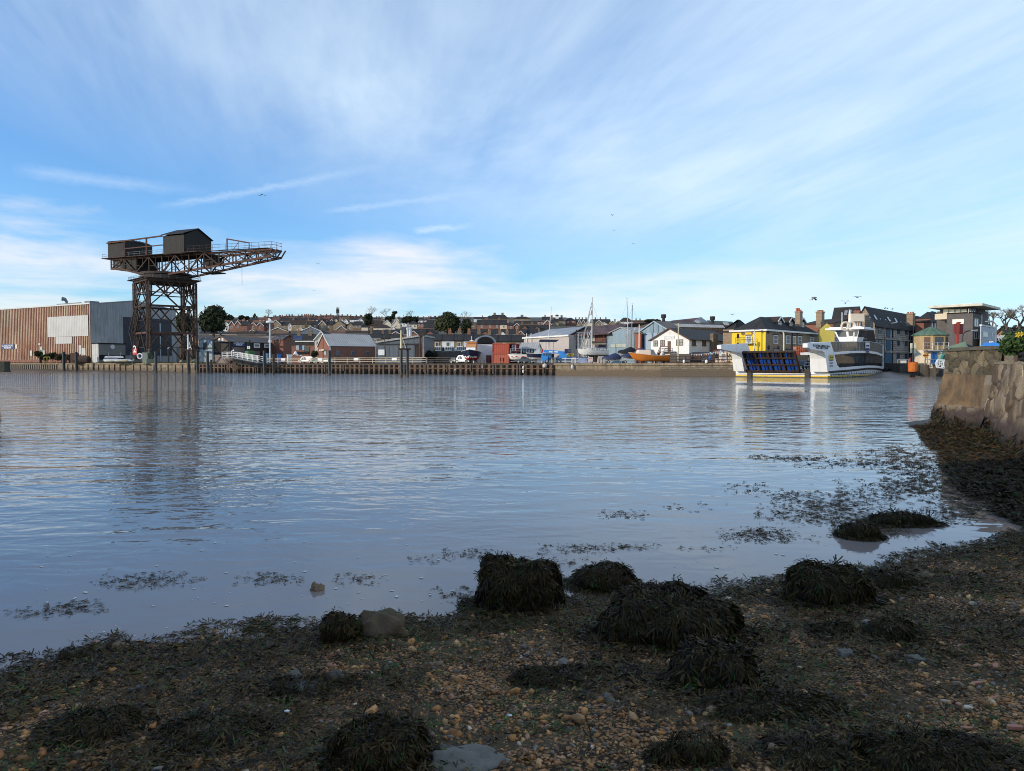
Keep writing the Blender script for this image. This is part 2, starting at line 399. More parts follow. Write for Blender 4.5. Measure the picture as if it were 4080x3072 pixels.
for q_ in((330,452,850,355,.006,.24),(690,460,1050,415,.005,.2),(30,368,480,420,.010,.22),(890,500,1030,488,.006,.4)):skyc=mixc(nt,contrail(*AE(*q_[:2]),*AE(*q_[2:4]),*q_[4:]),skyc,(5.6,6.4,7.4))
skyc=mixc(nt,mul(bank,.72),skyc,(6.7,6.4,6.3))
nt.nodes.remove(lp)
L(skyc,bg.inputs[0]);bg.inputs[1].default_value=.14
# ---------------------------------------------------------------- water
def watermat():
 m,nt,b=nodes('river_water');L=nt.links.new;g=N(nt,'NewGeometry');sx=N(nt,'SeparateXYZ');L(g.outputs['Position'],sx.inputs[0])
 def nz(sc,z,sx_=1.0,sy=1.0,det=4.0,dist=0.0,rot=0.0):
  mp=N(nt,'Mapping');L(g.outputs['Position'],mp.inputs[0]);mp.inputs['Scale'].default_value=(sx_,sy,1);mp.inputs['Location'].default_value=(z,z*1.7,0);mp.inputs['Rotation'].default_value=(0,0,rot)
  n=N(nt,'TexNoise',i_Scale=sc,i_Detail=det,i_Roughness=.5,i_Distortion=dist);L(mp.outputs[0],n.inputs[0]);return n.outputs[0]
 d=sx.outputs[1]
 calm=ramp(nt,math_(nt,'SUBTRACT',d,math_(nt,'MULTIPLY',sx.outputs[0],.55)),6.0,24.0)
 gust=ramp(nt,nz(.05,3,1,2.2),.32,.66)
 big=math_(nt,'MULTIPLY',nz(.60,1,.60,1.3,.8,1.0,R(10)),.066)
 mid=math_(nt,'MULTIPLY',nz(2.0,9,.60,1.15,.9,.9,R(-8)),.034)
 fine=math_(nt,'MULTIPLY',math_(nt,'MULTIPLY',nz(6.5,4,.8,1.1,1.5,.4),gust),.014)
 far=math_(nt,'MULTIPLY',math_(nt,'MULTIPLY',nz(2.6,11,1.2,1.0,1.0),ramp(nt,d,50.0,130.0)),.036)
 h=math_(nt,'ADD',math_(nt,'ADD',big,mid),math_(nt,'ADD',fine,far))
 amp=math_(nt,'MULTIPLY',math_(nt,'MULTIPLY_ADD',calm,.93,.07),math_(nt,'MULTIPLY',math_(nt,'MULTIPLY_ADD',gust,.5,.6),math_(nt,'MULTIPLY_ADD',ramp(nt,d,40.0,130.0),1.5,1.0)))
 bp=N(nt,'Bump',i_Strength=1.0,i_Distance=1.0);L(math_(nt,'MULTIPLY',h,amp),bp.inputs['Height']);L(bp.outputs[0],b.inputs['Normal'])
 mud=nz(.25,6,1,2)
 L(mixc(nt,ramp(nt,d,26.0,9.0),mixc(nt,mud,(.18,.155,.135),(.135,.13,.125)),(.25,.205,.185)),b.inputs['Base Color'])
 b.inputs['Roughness'].default_value=.01;b.inputs['IOR'].default_value=1.333;b.inputs['Specular IOR Level'].default_value=.5
 return m
w=M();w.poly([(-1500,-60,0),(1500,-60,0),(1500,420,0),(-1500,420,0)]);tag(w.build('water',watermat(),origin=(0,0,0)),'calm tidal river with fine ripples',None,None,'structure')
# ---------------------------------------------------------------- material library
m_brick=MAT('red_brick',(.30,.105,.06),(.2,.075,.05),brick=(.45,.15,(.26,.2,.16)),streak=((.12,.08,.06),.35))
m_brownbrick=MAT('brown_brick',(.23,.155,.10),(.15,.1,.07),brick=(.45,.15,(.24,.2,.16)))
m_stonebrick=MAT('tan_stone',(.36,.26,.15),(.24,.17,.10),brick=(.6,.28,(.3,.25,.18)))
m_cream=MAT('cream_render',(.72,.62,.47),(.64,.54,.40))
m_white=MAT('white_paint',(.82,.81,.79),(.72,.71,.68),ns=.5)
m_trim=MAT('white_trim',(.74,.73,.70),(.66,.65,.62))
m_palebl=MAT('pale_blue_render',(.62,.67,.70),(.55,.60,.64))
m_greyren=MAT('grey_render',(.16,.19,.22),(.13,.15,.18))
m_slate=MAT('slate',(.050,.048,.049),(.030,.029,.031),ns=.4,brick=(.4,.28,(.02,.02,.022)),rough=.8,spec=.2,streak=((.075,.07,.05),.45))
m_slateb=MAT('brown_tile',(.075,.053,.043),(.045,.034,.03),ns=.4,brick=(.35,.3,(.03,.025,.022)),rough=.85,spec=.2,streak=((.09,.085,.05),.4))
m_redtile=MAT('red_tile',(.19,.085,.055),(.11,.055,.04),ns=.4,brick=(.35,.3,(.05,.03,.025)),rough=.8)
m_corr=MAT('weathered_corrugated_sheet',(.24,.205,.18),(.15,.128,.115),ns=.25,stripe=('u',.5,.55),streak=((.17,.10,.07),.7))
m_corrl=MAT('pale_corrugated_sheet',(.48,.46,.44),(.38,.36,.34),ns=.3,stripe=('u',.6,.7),streak=((.25,.22,.19),.4))
m_rusty=MAT('rusty_sheet',(.17,.058,.042),(.10,.036,.030),ns=.25,stripe=('u',.8,.6),streak=((.26,.17,.12),.45))
m_grsheet=MAT('grey_metal_sheet',(.40,.41,.42),(.33,.34,.355),ns=.2,stripe=('u',1.1,.9),streak=((.10,.115,.085),.6),rough=.6)
m_blsheet=MAT('faded_blue_sheet',(.24,.36,.45),(.28,.36,.40),ns=.5,stripe=('u',.35,.62),streak=((.36,.38,.36),.6))
m_ltblue=MAT('pale_blue_boards',(.30,.45,.60),(.42,.50,.53),ns=.6,stripe=('u',.3,.75),streak=((.45,.46,.42),.6))
m_black=MAT('black_paint',(.022,.022,.024),(.014,.014,.015),rough=.6)
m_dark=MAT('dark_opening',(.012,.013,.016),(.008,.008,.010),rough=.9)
m_door=MAT('dark_slatted_door',(.045,.048,.06),(.03,.033,.042),stripe=('v',1.05,.4),rough=.6)
m_conc=MAT('stained_concrete',(.34,.265,.175),(.19,.145,.095),ns=.5,bump=.05,bs=2.0,streak=((.08,.06,.04),.7),tide=((.135,.10,.066),1.25))
m_timber=MAT('wet_timber',(.105,.080,.058),(.06,.047,.036),ns=1.5,bump=.03,streak=((.03,.026,.022),.6))
m_rail=MAT('weathered_rail_timber',(.52,.44,.33),(.40,.33,.24),ns=1.5)
m_pile=MAT('black_pile_sleeve',(.020,.026,.034),(.013,.017,.022),rough=.45,ns=.6,streak=((.06,.06,.06),.3))
m_rpile=MAT('rusty_steel_pile',(.21,.125,.075),(.095,.058,.04),ns=.9,bump=.04,streak=((.05,.04,.035),.8),tide=((.05,.037,.028),.7))
m_rust=MAT('rusted_steel',(.085,.052,.036),(.036,.026,.023),ns=.7,rough=.85,streak=((.022,.018,.018),.55))
m_rustl=MAT('red_rusted_steel',(.125,.058,.042),(.06,.034,.028),ns=.8,rough=.85)
m_hut=MAT('tarred_cladding',(.012,.012,.012),(.018,.016,.015),ns=.5,stripe=('u',.8,.7),streak=((.06,.055,.045),.35),rough=.75)
m_galv=MAT('galvanised_steel',(.46,.48,.49),(.38,.40,.41),rough=.45,metal=.3)
m_red=MAT('red_paint',(.45,.035,.035),(.36,.03,.03),rough=.5)
m_yellow=MAT('yellow_paint',(.72,.50,.04),(.62,.42,.03),rough=.5)
m_green=MAT('green_paint',(.045,.16,.05),(.035,.12,.04),rough=.5)
m_blue=MAT('blue_paint',(.04,.19,.52),(.03,.14,.42),rough=.45)
m_navy=MAT('navy_paint',(.018,.024,.055),(.013,.018,.04),rough=.35)
m_tarp=MAT('navy_tarpaulin',(.022,.035,.10),(.016,.025,.07),rough=.6,bump=.1,bs=1.2)
m_btarp=MAT('bright_blue_tarpaulin',(.03,.22,.62),(.025,.17,.5),rough=.55,bump=.1,bs=1.5)
m_grp=MAT('white_gelcoat',(.80,.77,.72),(.72,.69,.64),rough=.3,ns=.4)
m_orange=MAT('orange_paint',(.62,.20,.03),(.5,.15,.025),rough=.45)
m_tyre=MAT('tyre_rubber',(.02,.02,.02),(.014,.014,.014),rough=.9)
m_grey=MAT('mid_grey_paint',(.22,.23,.24),(.18,.19,.2))
m_pot=MAT('terracotta_pot',(.42,.20,.09),(.34,.15,.07))
m_letter=MAT('white_lettering',(.78,.78,.76),(.74,.74,.72))
m_blk=MAT('black_lettering',(.03,.03,.035),(.025,.025,.03))
m_glass=glassmat('window_glass');m_glassl=glassmat('pale_window_glass',(.12,.13,.14))
m_signblue=MAT('sign_blue',(.022,.05,.20),(.018,.04,.16),rough=.5)
m_land=MAT('quay_yard_surface',(.13,.105,.08),(.08,.07,.05),ns=.15,bump=.05)
m_grass=MAT('rough_grass',(.085,.10,.04),(.12,.10,.05),ns=.4,bump=.1)
m_hill=MAT('hillside_ground',(.06,.062,.04),(.10,.075,.055),ns=.05)
m_stone=MAT('rubble_stone',(.24,.195,.14),(.14,.115,.085),ns=1.2,bump=.08,brick=(.7,.34,(.30,.26,.2),.03))
# ---------------------------------------------------------------- land behind the far bank and the hill
def hillz(Y):return LAND if Y<214 else 4.3+max(0,Y-232)*.09 if Y>226 else LAND+(Y-214)*.138
def hillY(py):
 k=(1450-py)/F;d=.09-k
 return max(226.0,min(18.7/d,900.0))if d>.005 else 900.0
def bk(px,off=0.0):
 Y=bankY(px,off);return Vector(((px-CX)/F*Y,Y,0))
w=M();xs=[-1400,-900,-500,0,400,800,1200,1600,2000,2400,2800,3020]
fl=[bk(x)+Vector((0,0,LAND))for x in xs]
bl=[Vector((p.x*1.6,330 if i<10 else 300,LAND))for i,p in enumerate(fl)]
for i in range(len(xs)-1):w.poly([fl[i],fl[i+1],bl[i+1],bl[i]])
e1=fl[-1];sd=[e1,Vector((63,168,LAND)),Vector((84,168,LAND)),Vector((82.5,147,LAND)),Vector((88,141,LAND)),Vector((160,132,LAND)),Vector((420,120,LAND)),Vector((420,330,LAND)),bl[-1]]
w.poly(sd)
tag(w.build('quay_ground',m_land,origin=(0,0,LAND)),'flat yard ground along the far bank',None,None,'structure')
w=M();ys=[205,216,228,232,245,260,280,300,330,360,430,520,620,720,800,900,1400];hx=list(range(-900,901,60))
def gz(x,y):
 z=hillz(y)-.5-(0 if y<810 else(y-800)*.1)
 t=min(1,max(0,(y-(162.6-.503*x)-42)/45));z=(LAND-.4)*(1-t)+z*t
 if y-(162.6-.503*x)<10 or(x>40 and y<235):return-8.0
 if x>60:z=max(LAND-.3,z*max(.25,1-(x-60)/260))
 return z+1.2*mnoise.noise((x*.01,y*.01,0))*(y>300)
w.add([(x,y,gz(x,y))for y in ys for x in hx],[(j*len(hx)+i,j*len(hx)+i+1,(j+1)*len(hx)+i+1,(j+1)*len(hx)+i)for j in range(len(ys)-1)for i in range(len(hx)-1)])
tag(w.build('hill',m_hill,origin=(0,232,4)),'built-up hillside rising behind the waterfront',None,None,'structure')
# ---------------------------------------------------------------- quay walls, left to right
def quay_block(x0,x1,name,label,mats,top=2.75,fn=None):
 a,b=bk(x0),bk(x1);root=thing(name,label,'quay wall',a);m=M();d=b-a
 m.obox(a+Vector((0,0,-2))-BN*1.6,d,BN*1.6,(0,0,2+top-.004));m.build('wall',mats,root)
 if fn:fn(root,a,d.length,d.normalized())
 return root
def caps(root,a,Lh,d,t=2.75,mat=None,w=.7):
 m=M();m.obox(a+BN*.02+Vector((0,0,t-.42))-BN*w,d*Lh,BN*(w+.22),(0,0,.42));m.build('coping',mat or m_conc,root)
def ribs(step,w,h,mat,dep=.5,name='fender_post'):
 def f(root,a,Lh,d):
  caps(root,a,Lh,d);n=int(Lh/step)
  for i in range(n):
   m=M();m.obox(a+d*(i+.5)*step+BN*.01+Vector((0,0,-1)),d*w,BN*dep,(0,0,h+1+random.uniform(-.08,.1)));m.build(name,mat,root)
 return f
m_fpost=MAT('grey_fender_timber',(.26,.22,.165),(.15,.125,.095),ns=1.2,streak=((.05,.045,.04),.6),tide=((.07,.055,.04),.6))
quay_block(-150,232,'timber_faced_quay','dark quay wall faced with close grey timber posts, below the rusty shed',m_timber,2.7,ribs(1.25,.5,2.25,m_fpost,.2))
quay_block(232,515,'concrete_quay','tan concrete quay wall with square fender piers below the upturned boats',m_conc,2.7,ribs(2.7,1.5,2.3,m_conc,.3,'pier'))
quay_block(515,780,'cracked_concrete_quay','grass-topped cracked concrete quay wall under the tall crane',m_conc,2.7,ribs(3.2,.6,2.3,m_fpost,.25))
def sheetpile(root,a,Lh,d):
 caps(root,a,Lh,d,2.6,m_timber,.5);s=1.55;n=int(Lh/s)+1;m=M()
 for i in range(n):
  o=a+d*i*s;q=[o,o+d*.35+BN*.62,o+d*.92+BN*.62,o+d*1.2,o+d*s]
  for j in range(4):m.poly([q[j]+Vector((0,0,-1.5)),q[j+1]+Vector((0,0,-1.5)),q[j+1]+Vector((0,0,2.28)),q[j]+Vector((0,0,2.28))])
 m.build('sheet_piling',m_rpile,root)
 for i in range(0,n,4):
  m=M();o=a+d*(i*s+.3+random.uniform(-.4,.4))+BN*.64;h=random.uniform(1.6,3.4);zt=2.35+random.uniform(-.15,.1)
  m.obox(o+Vector((0,0,zt-h)),d*random.uniform(.3,.5),BN*.28,(0,0,h));m.build('fender_post',m_timber,root)
 w=M();w.obox(a+BN*.63+Vector((0,0,1.35)),d*Lh,BN*.12,(0,0,.22));w.build('waling',m_rpile,root)
quay_block(780,1700,'sheet_pile_wall','rusty ribbed steel sheet-pile wall running below the pale timber railing',m_rpile,2.6,sheetpile)
quay_block(1700,2208,'sheet_pile_wall','rusty ribbed steel sheet-pile wall under the navy and red boat and containers',m_rpile,2.6,sheetpile)
quay_block(2208,2632,'concrete_quay','stained brown concrete quay wall below the white yacht and orange boat',m_conc,2.62,lambda r,a,l,d:caps(r,a,l,d,2.64))
m_block=MAT('dressed_stone_blocks',(.30,.24,.165),(.16,.125,.09),ns=.9,bump=.08,brick=(1.1,.45,(.10,.085,.065),.035),streak=((.07,.055,.04),.5),tide=((.115,.088,.062),1.35))
quay_block(2632,3020,'stone_block_quay','squared stone block quay wall below the fenced terrace, beside the ferry',m_block,2.62,lambda r,a,l,d:caps(r,a,l,d,2.66))
# ---------------------------------------------------------------- piles standing in the river
m=M();m_mud=MAT('river_mud',(.14,.105,.08),(.10,.078,.06),ns=.3,bump=.05,rough=.5);mx=[-200,0,150,300,450,620,760];hh_=[.75,.75,.72,.6,.45,.3,.02]
for i in range(6):
 a,b=bk(mx[i]),bk(mx[i+1]);m.poly([a+BN*7+Vector((0,0,-.15)),b+BN*6+Vector((0,0,-.15)),b+BN*3+Vector((0,0,hh_[i+1]*.5)),a+BN*3+Vector((0,0,hh_[i]*.5))]);m.poly([a+BN*3+Vector((0,0,hh_[i]*.5)),b+BN*3+Vector((0,0,hh_[i+1]*.5)),b+Vector((0,0,hh_[i+1])),a+Vector((0,0,hh_[i]))])
tag(m.build('mudbank',m_mud),'strip of brown mud at the foot of the left quay wall',None,None,'structure')
def pile(px,top,base,wpx,label,mat=m_pile,sq=False,grp='dark mooring piles in the river'):
 Y=EYE*F/(base-1450.0)*.985;p=P(px,base,Y);p.z=0;r=wpx/F*Y/2;zt=PZ(top,Y)
 m=M();
 if sq:m.box(p.x,p.y,-1,r*2,r*2,zt+1,yaw=.5)
 else:m.lathe(p.x,p.y,[(r,-1.5),(r,zt-.05),(r*.9,zt)],14)
 root=thing('timber_pile' if sq else 'mooring_pile',label,'mooring pile',(p.x,p.y,0),grp);m.build('post',mat,root)
 t=M();t.lathe(p.x,p.y,[(r*1.06,-.5),(r*1.06,.75),(r,.8)],14);t.build('weed_band',m_timber,root)
 return root,p,zt,r
pile(162,1403,1478,10,'dark round pile beside the dark bush, leftmost of the river piles')
pile(255,1401,1480,11,'dark round pile before the low shrubs, second from the left')
pile(305,1402,1480.5,10,'dark round pile before the stained doorway patch of the rusty shed')
pile(622,1400,1485,10,'dark round pile between the green cabinet and near crane leg')
pa=pile(751,1397,1488,11,'dark round pile carrying the slim white mast, left leg of the red crossbar')
pb=pile(787,1397,1487.5,11,'dark round pile under the red crossbar beside the blue shed')
pile(828,1400,1486.5,10,'dark round pile before the pale blue shed')
pile(1054,1397,1490,12,'dark round pile at the foot of the sloping gangway')
pile(1313,1396,1494,11,'lone dark round pile before the left end of the brick boathouse')
pc=pile(1599,1394,1501,11.5,'dark round pile below the cream mast, left of the paired piles')
pd=pile(1624,1394,1500.5,10.5,'dark round pile before the grey steel shed, right of the paired piles')
pile(672,1386,1482,6,'slim brown timber pile topped by a white gull by the crane',m_timber,True,'brown timber posts in the river')
pile(842,1433,1487,7,'short rusty brown timber pile left of the gangway trestle',m_timber,True,'brown timber posts in the river')
pile(1091,1411,1490.5,8,'weathered timber pile just right of the tall lamp post',m_timber,True,'brown timber posts in the river')
def beacon(a,b,top,label,mm):
 (_,p,z,r),(_,q,_,_)=a,b
 root=thing('beacon_mast',label,'beacon',(p.x,p.y,z));m=M();m.bar(Vector((p.x-.6,p.y,z+.18)),Vector((q.x+.6,q.y,z+.18)),.5,.3);m.build('crossbar',m_rustl,root)
 zt=PZ(top,p.y);t=M();t.tube([(p.x,p.y,z+.3),(p.x,p.y,zt)],[.22,.13],8);t.build('mast',mm,root)
 s=M();s.bar((p.x+.9,p.y,z+.3),(p.x+.12,p.y,z+2.6),.09);s.build('stay',mm,root)
beacon(pa,pb,1333,'slim white mast on a red crossbar joining two dark piles near the crane',m_white)
m_creamp=MAT('cream_paint',(.66,.60,.40),(.58,.52,.34))
beacon(pc,pd,1316,'cream mast on a rusty crossbar joining two dark piles before the grey shed',m_creamp)
# ---------------------------------------------------------------- rusty boat shed on the left
m_rwall=MAT('rust_stained_cladding',(.085,.026,.022),(.24,.085,.05),ns=.10,rough=.9,streak=((.36,.20,.11),.4))
m_rsheet=MAT('tan_rust_sheet',(.40,.26,.15),(.26,.12,.07),ns=.5,streak=((.12,.04,.03),.6))
m_rrib=MAT('cladding_ribs',(.64,.53,.38),(.34,.17,.09),ns=.12,streak=((.25,.09,.05),.6))
m_wpanel=MAT('white_cladding_panel',(.60,.59,.56),(.52,.50,.47),ns=.3,stripe=('u',.95,.78),streak=((.40,.34,.26),.35))
S=bldg('corrugated_boat_shed','huge rust-streaked corrugated boat shed with a grey end wall behind the crane','shed',363,238,-420,703,R(62),1208.5,1196.5,(m_rwall,m_grsheet,m_grsheet),'B',LAND+.2,.1,th=.3)
root,fl_,fr_=S['root'],S['fl'],S['fr']
m=M();n=int(S['lb']/1.02)
random.seed(3)
for i in range(n):
 u=S['lb']-.25-i*1.02
 if random.random()<.97:fl_.panel(m,(u-.13-random.random()*.08,u+.12+random.random()*.07,LAND-.4,S['ze']-random.uniform(.15,.5)),.03,.07)
m.build('cladding_rib',m_rrib,root)
for i in range(26):
 u=random.uniform(0,S['lb']*.62);w_=random.choice((2,3,4,6))*1.02;z0=LAND+random.uniform(1,S['ze']-6);m=M();fl_.panel(m,(u,min(u+w_,S['lb']-.3),z0,min(z0+random.uniform(2,6),S['ze']-.4)),.008,.012);m.build('weathered_sheet',(m_rust,m_rustl,m_rsheet,m_rwall)[i%4],root)
m=M();fl_.panel(m,fl_.rect(z1(496,988),z1(920,1200)),.14,.05);m.build('white_patch',m_wpanel,root)
m=M();fl_.panel(m,fl_.rect(z1(582,1204),z1(752,1274)),.142,.05);m.build('white_patch',m_wpanel,root)
for a,b in(((316,1345),(338,1400)),((420,1305),(444,1360)),((446,1345),(470,1400)),((822,1290),(850,1385)),((854,1320),(892,1390)),((404,1268),(424,1288))):
 m=M();fl_.panel(m,fl_.rect(z1(*a),z1(*b)),.15,.05);m.build('repair_sheet',m_wpanel,root)
m=M();fl_.panel(m,(0,S['lb'],LAND-.5,LAND+1.4),.15,.12);m.build('plinth',m_brick,root)
m=M();fl_.panel(m,(0,S['lb']+.1,S['ze']-.25,S['ze']+.2),.14,.14);m.build('gutter',m_galv,root)
m=M();fr_.panel(m,fr_.rect(z1(1280,1010),z2(760,1440)),.05,.1);dd=m.build('hangar_door',m_door,root)
m=M()
for q in(z1(1545,1000),z2(640,1060)):
 u=fr_.u(q[0]);fr_.panel(m,(u-.2,u+.2,LAND,PZ(q[1],240)),.16,.1)
m.build('door_rail',m_galv,root)
for a,b in((950,1055),(1340,1420)):
 u0,u1=fr_.u(a/2.603),fr_.u(b/2.603);u0=max(u0,.4)
 m=M();m.obox(S['q'](u0,.8,S['ze']+.15),S['A']*(u1-u0),S['B']*3,(0,0,.75));m.build('roof_vent',m_grey,root)
u=fl_.u(640/2.603);m=M();p=fl_.pt(u,S['ze'],-2);m.tube([p,p+Vector((0,0,1.4)),p+Vector((-.4,-.3,2.2)),p+Vector((-1.2,-.6,2.3))],[.45,.45,.6,.75],10);m.build('exhaust_cowl',m_grey,root)
m=M();m.bar(fl_.pt(u-4.5,S['ze']+.45,-1.5),fl_.pt(u+9,S['ze']+.5,-1.5),.7,.5);m.build('roof_duct',m_grey,root)
# sign on the shed
def sign(face,a,b,name,label,mat,lines=(),lm=None,size=.5,off=.2,cat='sign',group=None,dy=0,frame=None,bold=.0,th=.06):
 r=face.rect(a,b);c=face.pt((r[0]+r[1])/2,(r[2]+r[3])/2,off);s=thing(name,label,cat,face.pt((r[0]+r[1])/2,r[2],off),group)
 m=M();face.panel(m,r,off,th);m.build('board',mat,s)
 if lines:text('\n'.join(lines),size,c+face.N*(th+.012)+Vector((0,0,dy)),face.D,s,lm or m_letter,bold=bold,fit=None if dy else((r[1]-r[0])*.9,(r[3]-r[2])*.8))
 if frame:
  m=M();face.panel(m,(r[0]-.06,r[1]+.06,r[2]-.06,r[2]),off+.01,th+.02);face.panel(m,(r[0]-.06,r[1]+.06,r[3],r[3]+.06),off+.01,th+.02);m.build('frame',frame,s)
 return s
sign(fl_,z1(20,1280),z1(152,1330),'museum_sign','blue sign reading CLASSIC BOAT MUSEUM on the rusty corrugated wall',m_signblue,['CLASSIC BOAT','MUSEUM'],None,1.75,bold=.04)
sign(fl_,z1(164,1281),z1(187,1326),'notice_board','small cream notice board right of the museum sign on the rusty wall',m_cream)
# lean-to with a round plate
Ln=bldg('lean_to_store','low grey rendered lean-to with a round white plate against the big shed','outbuilding',z1(1022,0)[0],231,z1(955,0)[0],z1(1302,0)[0],R(62),880+1274/2.603,None,(m_wpanel,MAT('grey_block_render',(.26,.255,.24),(.2,.2,.19),ns=.4,streak=((.12,.13,.08),.4)),m_dark))
m=M();c=Ln['fr'].hit(*z1(1166,1306));p=Ln['fr'].pt(c[0],c[1],.05);m.T=Matrix.Translation(p)@Ln['fr'].N.to_track_quat('Z','Y').to_matrix().to_4x4();m.lathe(0,0,[(.75,0),(.75,.12)],18);m.build('round_plate',m_white,Ln['root'])
m=M();Ln['fr'].panel(m,Ln['fr'].rect(z1(1030,1392),z1(1300,1440)),.02,.05);m.build('opening',m_dark,Ln['root'])
# upturned boats on racks
def dinghy(px,py,Y,Ln_,label,mat,yaw,up=False):
 T=TR(*P(px,py,Y),yaw)@(Matrix.Rotation(R(180),4,'X')if up else Matrix.Identity(4));root=thing('upturned_dinghy',label,'dinghy',T.translation,'racked boats beside the big shed')
 hull(T,Ln_,1.5,.55,[mat,mat],root,wl=0,sheer=.1,deck=mat)
m_gtarp=MAT('grey_boat_cover',(.36,.38,.42),(.28,.30,.34),rough=.6,bump=.05,bs=1.5)
for i,(a,y,l,t,mt,up,yy)in enumerate(((1100,1400,8,'long grey covered boat, topmost of the stack beside the lean-to',m_gtarp,True,226),(1085,1428,7.5,'grey covered boat second down in the stack beside the lean-to',m_gtarp,True,224.5),(1180,1432,8,'grey covered boat at the right end of the stack by the crane foot',m_gtarp,True,223.6),(1090,1462,4,'white dinghy lying lowest at the left end of the boat stack',m_white,False,222.8),(1165,1462,4,'white dinghy lying lowest in the middle of the boat stack',m_white,False,222.3),(1238,1462,3.6,'cream dinghy lying lowest at the right end of the boat stack',m_creamp,False,221.7))):
 dinghy(*z1(a,y),yy,l,t,mt,R(-26),up)
m=M()
for u in(1130,1250,1360):
 p=P(z1(u,0)[0],1440,223.4);m.bar((p.x,p.y,LAND),(p.x,p.y,LAND+3.6),.12);m.bar((p.x-.8,p.y-1.4,LAND+1.75),(p.x+.8,p.y+1.6,LAND+1.75),.1)
root=thing('boat_rack','grey steel rack holding the covered boats beside the lean-to','rack',(P(480,1440,223).x,223,LAND));m.build('frame',m_grey,root)
# ---------------------------------------------------------------- hammerhead crane
S_=1.106;CR=Vector((-100.5*S_,229.0,0));JD=Vector((.93,-.37,0)).normalized();JE=Vector((.37,.93,0)).normalized()
def zs(z):return EYE+(z-EYE)*S_
crane=thing('hammerhead_crane','tall rusty hammerhead crane with two black huts on its jib','crane',(CR.x,CR.y,LAND+.3))
ra=8.7*S_;ang=[R(185),R(264.7),R(-5),R(84.7)]
def leg(i,z,f=1.0):return CR+Vector((math.cos(ang[i])*ra*f,math.sin(ang[i])*ra*f,z))
H=[LAND+.9,zs(11.3),zs(18.9),zs(22.7),zs(25.7),zs(26.7)]
m_foot=MAT('mossy_concrete',(.24,.21,.15),(.13,.14,.08),bump=.05)
for i in range(4):
 m=M()
 for dx,dy in((-.42,-.42),(.42,-.42),(.42,.42),(-.42,.42)):
  p=leg(i,H[0])+Vector((dx,dy,0));q=leg(i,H[4])+Vector((dx,dy,0));m.bar(p,q,.27)
 n=20
 for k in range(n):
  z=H[0]+(H[4]-H[0])*(k+.5)/n;c=leg(i,z);m.box(c.x,c.y,z-.06,.95,.95,.12)
 m.build('leg',m_rust,crane)
 f=M();p=leg(i,0);f.lathe(p.x,p.y,[(2.0,LAND-.3),(1.7,LAND+.5),(.9,LAND+1.5)],4);f.build('foot',m_foot,crane)
for i in range(4):
 j=(i+1)%4
 def q(t,z):return leg(i,z).lerp(leg(j,z),t)
 br=M()
 def db(a,b,w=.46):
  a,b=Vector(a),Vector(b);o=(leg(j,0)-leg(i,0)).normalized().cross(Vector((0,0,1)))*.3
  br.bar(a+o,b+o,w*.6);br.bar(a-o,b-o,w*.6)
  n=max(2,int((b-a).length/1.5))
  for k in range(n):br.bar(a.lerp(b,k/n)+o*(1 if k%2 else-1),a.lerp(b,(k+1)/n)-o*(1 if k%2 else-1),.09)
 for z0,z1_ in((H[0],H[1]),(H[1],H[2])):
  db(q(.03,z0),q(.5,z1_));db(q(.97,z0),q(.5,z1_))
  zm=z0+(z1_-z0)*.48;zq=z0+(z1_-z0)*.5
  br.bar(q(.03,z1_-.3),q(.27,zm),.3);br.bar(q(.97,z1_-.3),q(.73,zm),.3);br.bar(q(.27,zm),q(.73,zm),.16)
 db(q(.03,H[2]),q(.34,H[3]));db(q(.97,H[2]),q(.66,H[3]))
 for t in(.34,.66):
  br.bar(q(t,H[3]),q(t-.26,H[4]),.4);br.bar(q(t,H[3]),q(t+.2,H[4]),.4);br.bar(q(t,H[3]),q(t,H[4]),.3)
 br.build('bracing',m_rust,crane)
 for k,z in enumerate((H[1],H[2],H[3])):
  g=M();g.bar(q(0,z),q(1,z),.42 if k<2 else.3,.6 if k<2 else.3);g.build('girder',m_rustl if k!=1 else m_rust,crane)
pl=M();c4=[leg(i,H[4],1.07)for i in range(4)];pl.prism(c4,(0,0,H[5]-H[4]));pl.build('platform',m_rust,crane)
def handrail(m,pts,h=1.1,step=2.2,r=.045):
 for a,b in zip(pts[:-1],pts[1:]):
  a,b=Vector(a),Vector(b);n=max(1,int((b-a).length/step))
  for k in range(n+1):p=a.lerp(b,k/n);m.tube([p,p+Vector((0,0,h))],r,4)
  for hh in(h,h*.55):m.tube([a+Vector((0,0,hh)),b+Vector((0,0,hh))],r,4)
hr=M();c5=[leg(i,H[5]-.2,1.2)for i in range(4)]
wk=M()
for i in range(4):wk.bar(c5[i],c5[(i+1)%4],1.0,.16)
wk.build('walkway',m_rust,crane)
handrail(hr,c5+c5[:1]);hr.build('handrail',m_grey,crane)
sr=M();sr.lathe(CR.x,CR.y,[(6.9*S_,H[5]),(6.9*S_,H[5]+.9),(6.3*S_,H[5]+1),(6.3*S_,zs(28.0)),(7.0*S_,zs(28.05)),(7.0*S_,zs(28.6))],28);sr.build('slewing_ring',m_rust,crane)
def J(s,e,z):
 if s>13:e*=1-.55*(s-13)/27
 return CR+JD*(s*S_)+JE*(e*S_)+Vector((0,0,zs(z)))
def zbot(s):
 if s<-3:return 27.9+(-3-s)*.23 if s>-13 else 30.2+(-13-s)*.05
 return 27.9 if s<6 else 27.9+(s-6)*(3.4/34)
TOP=33.1
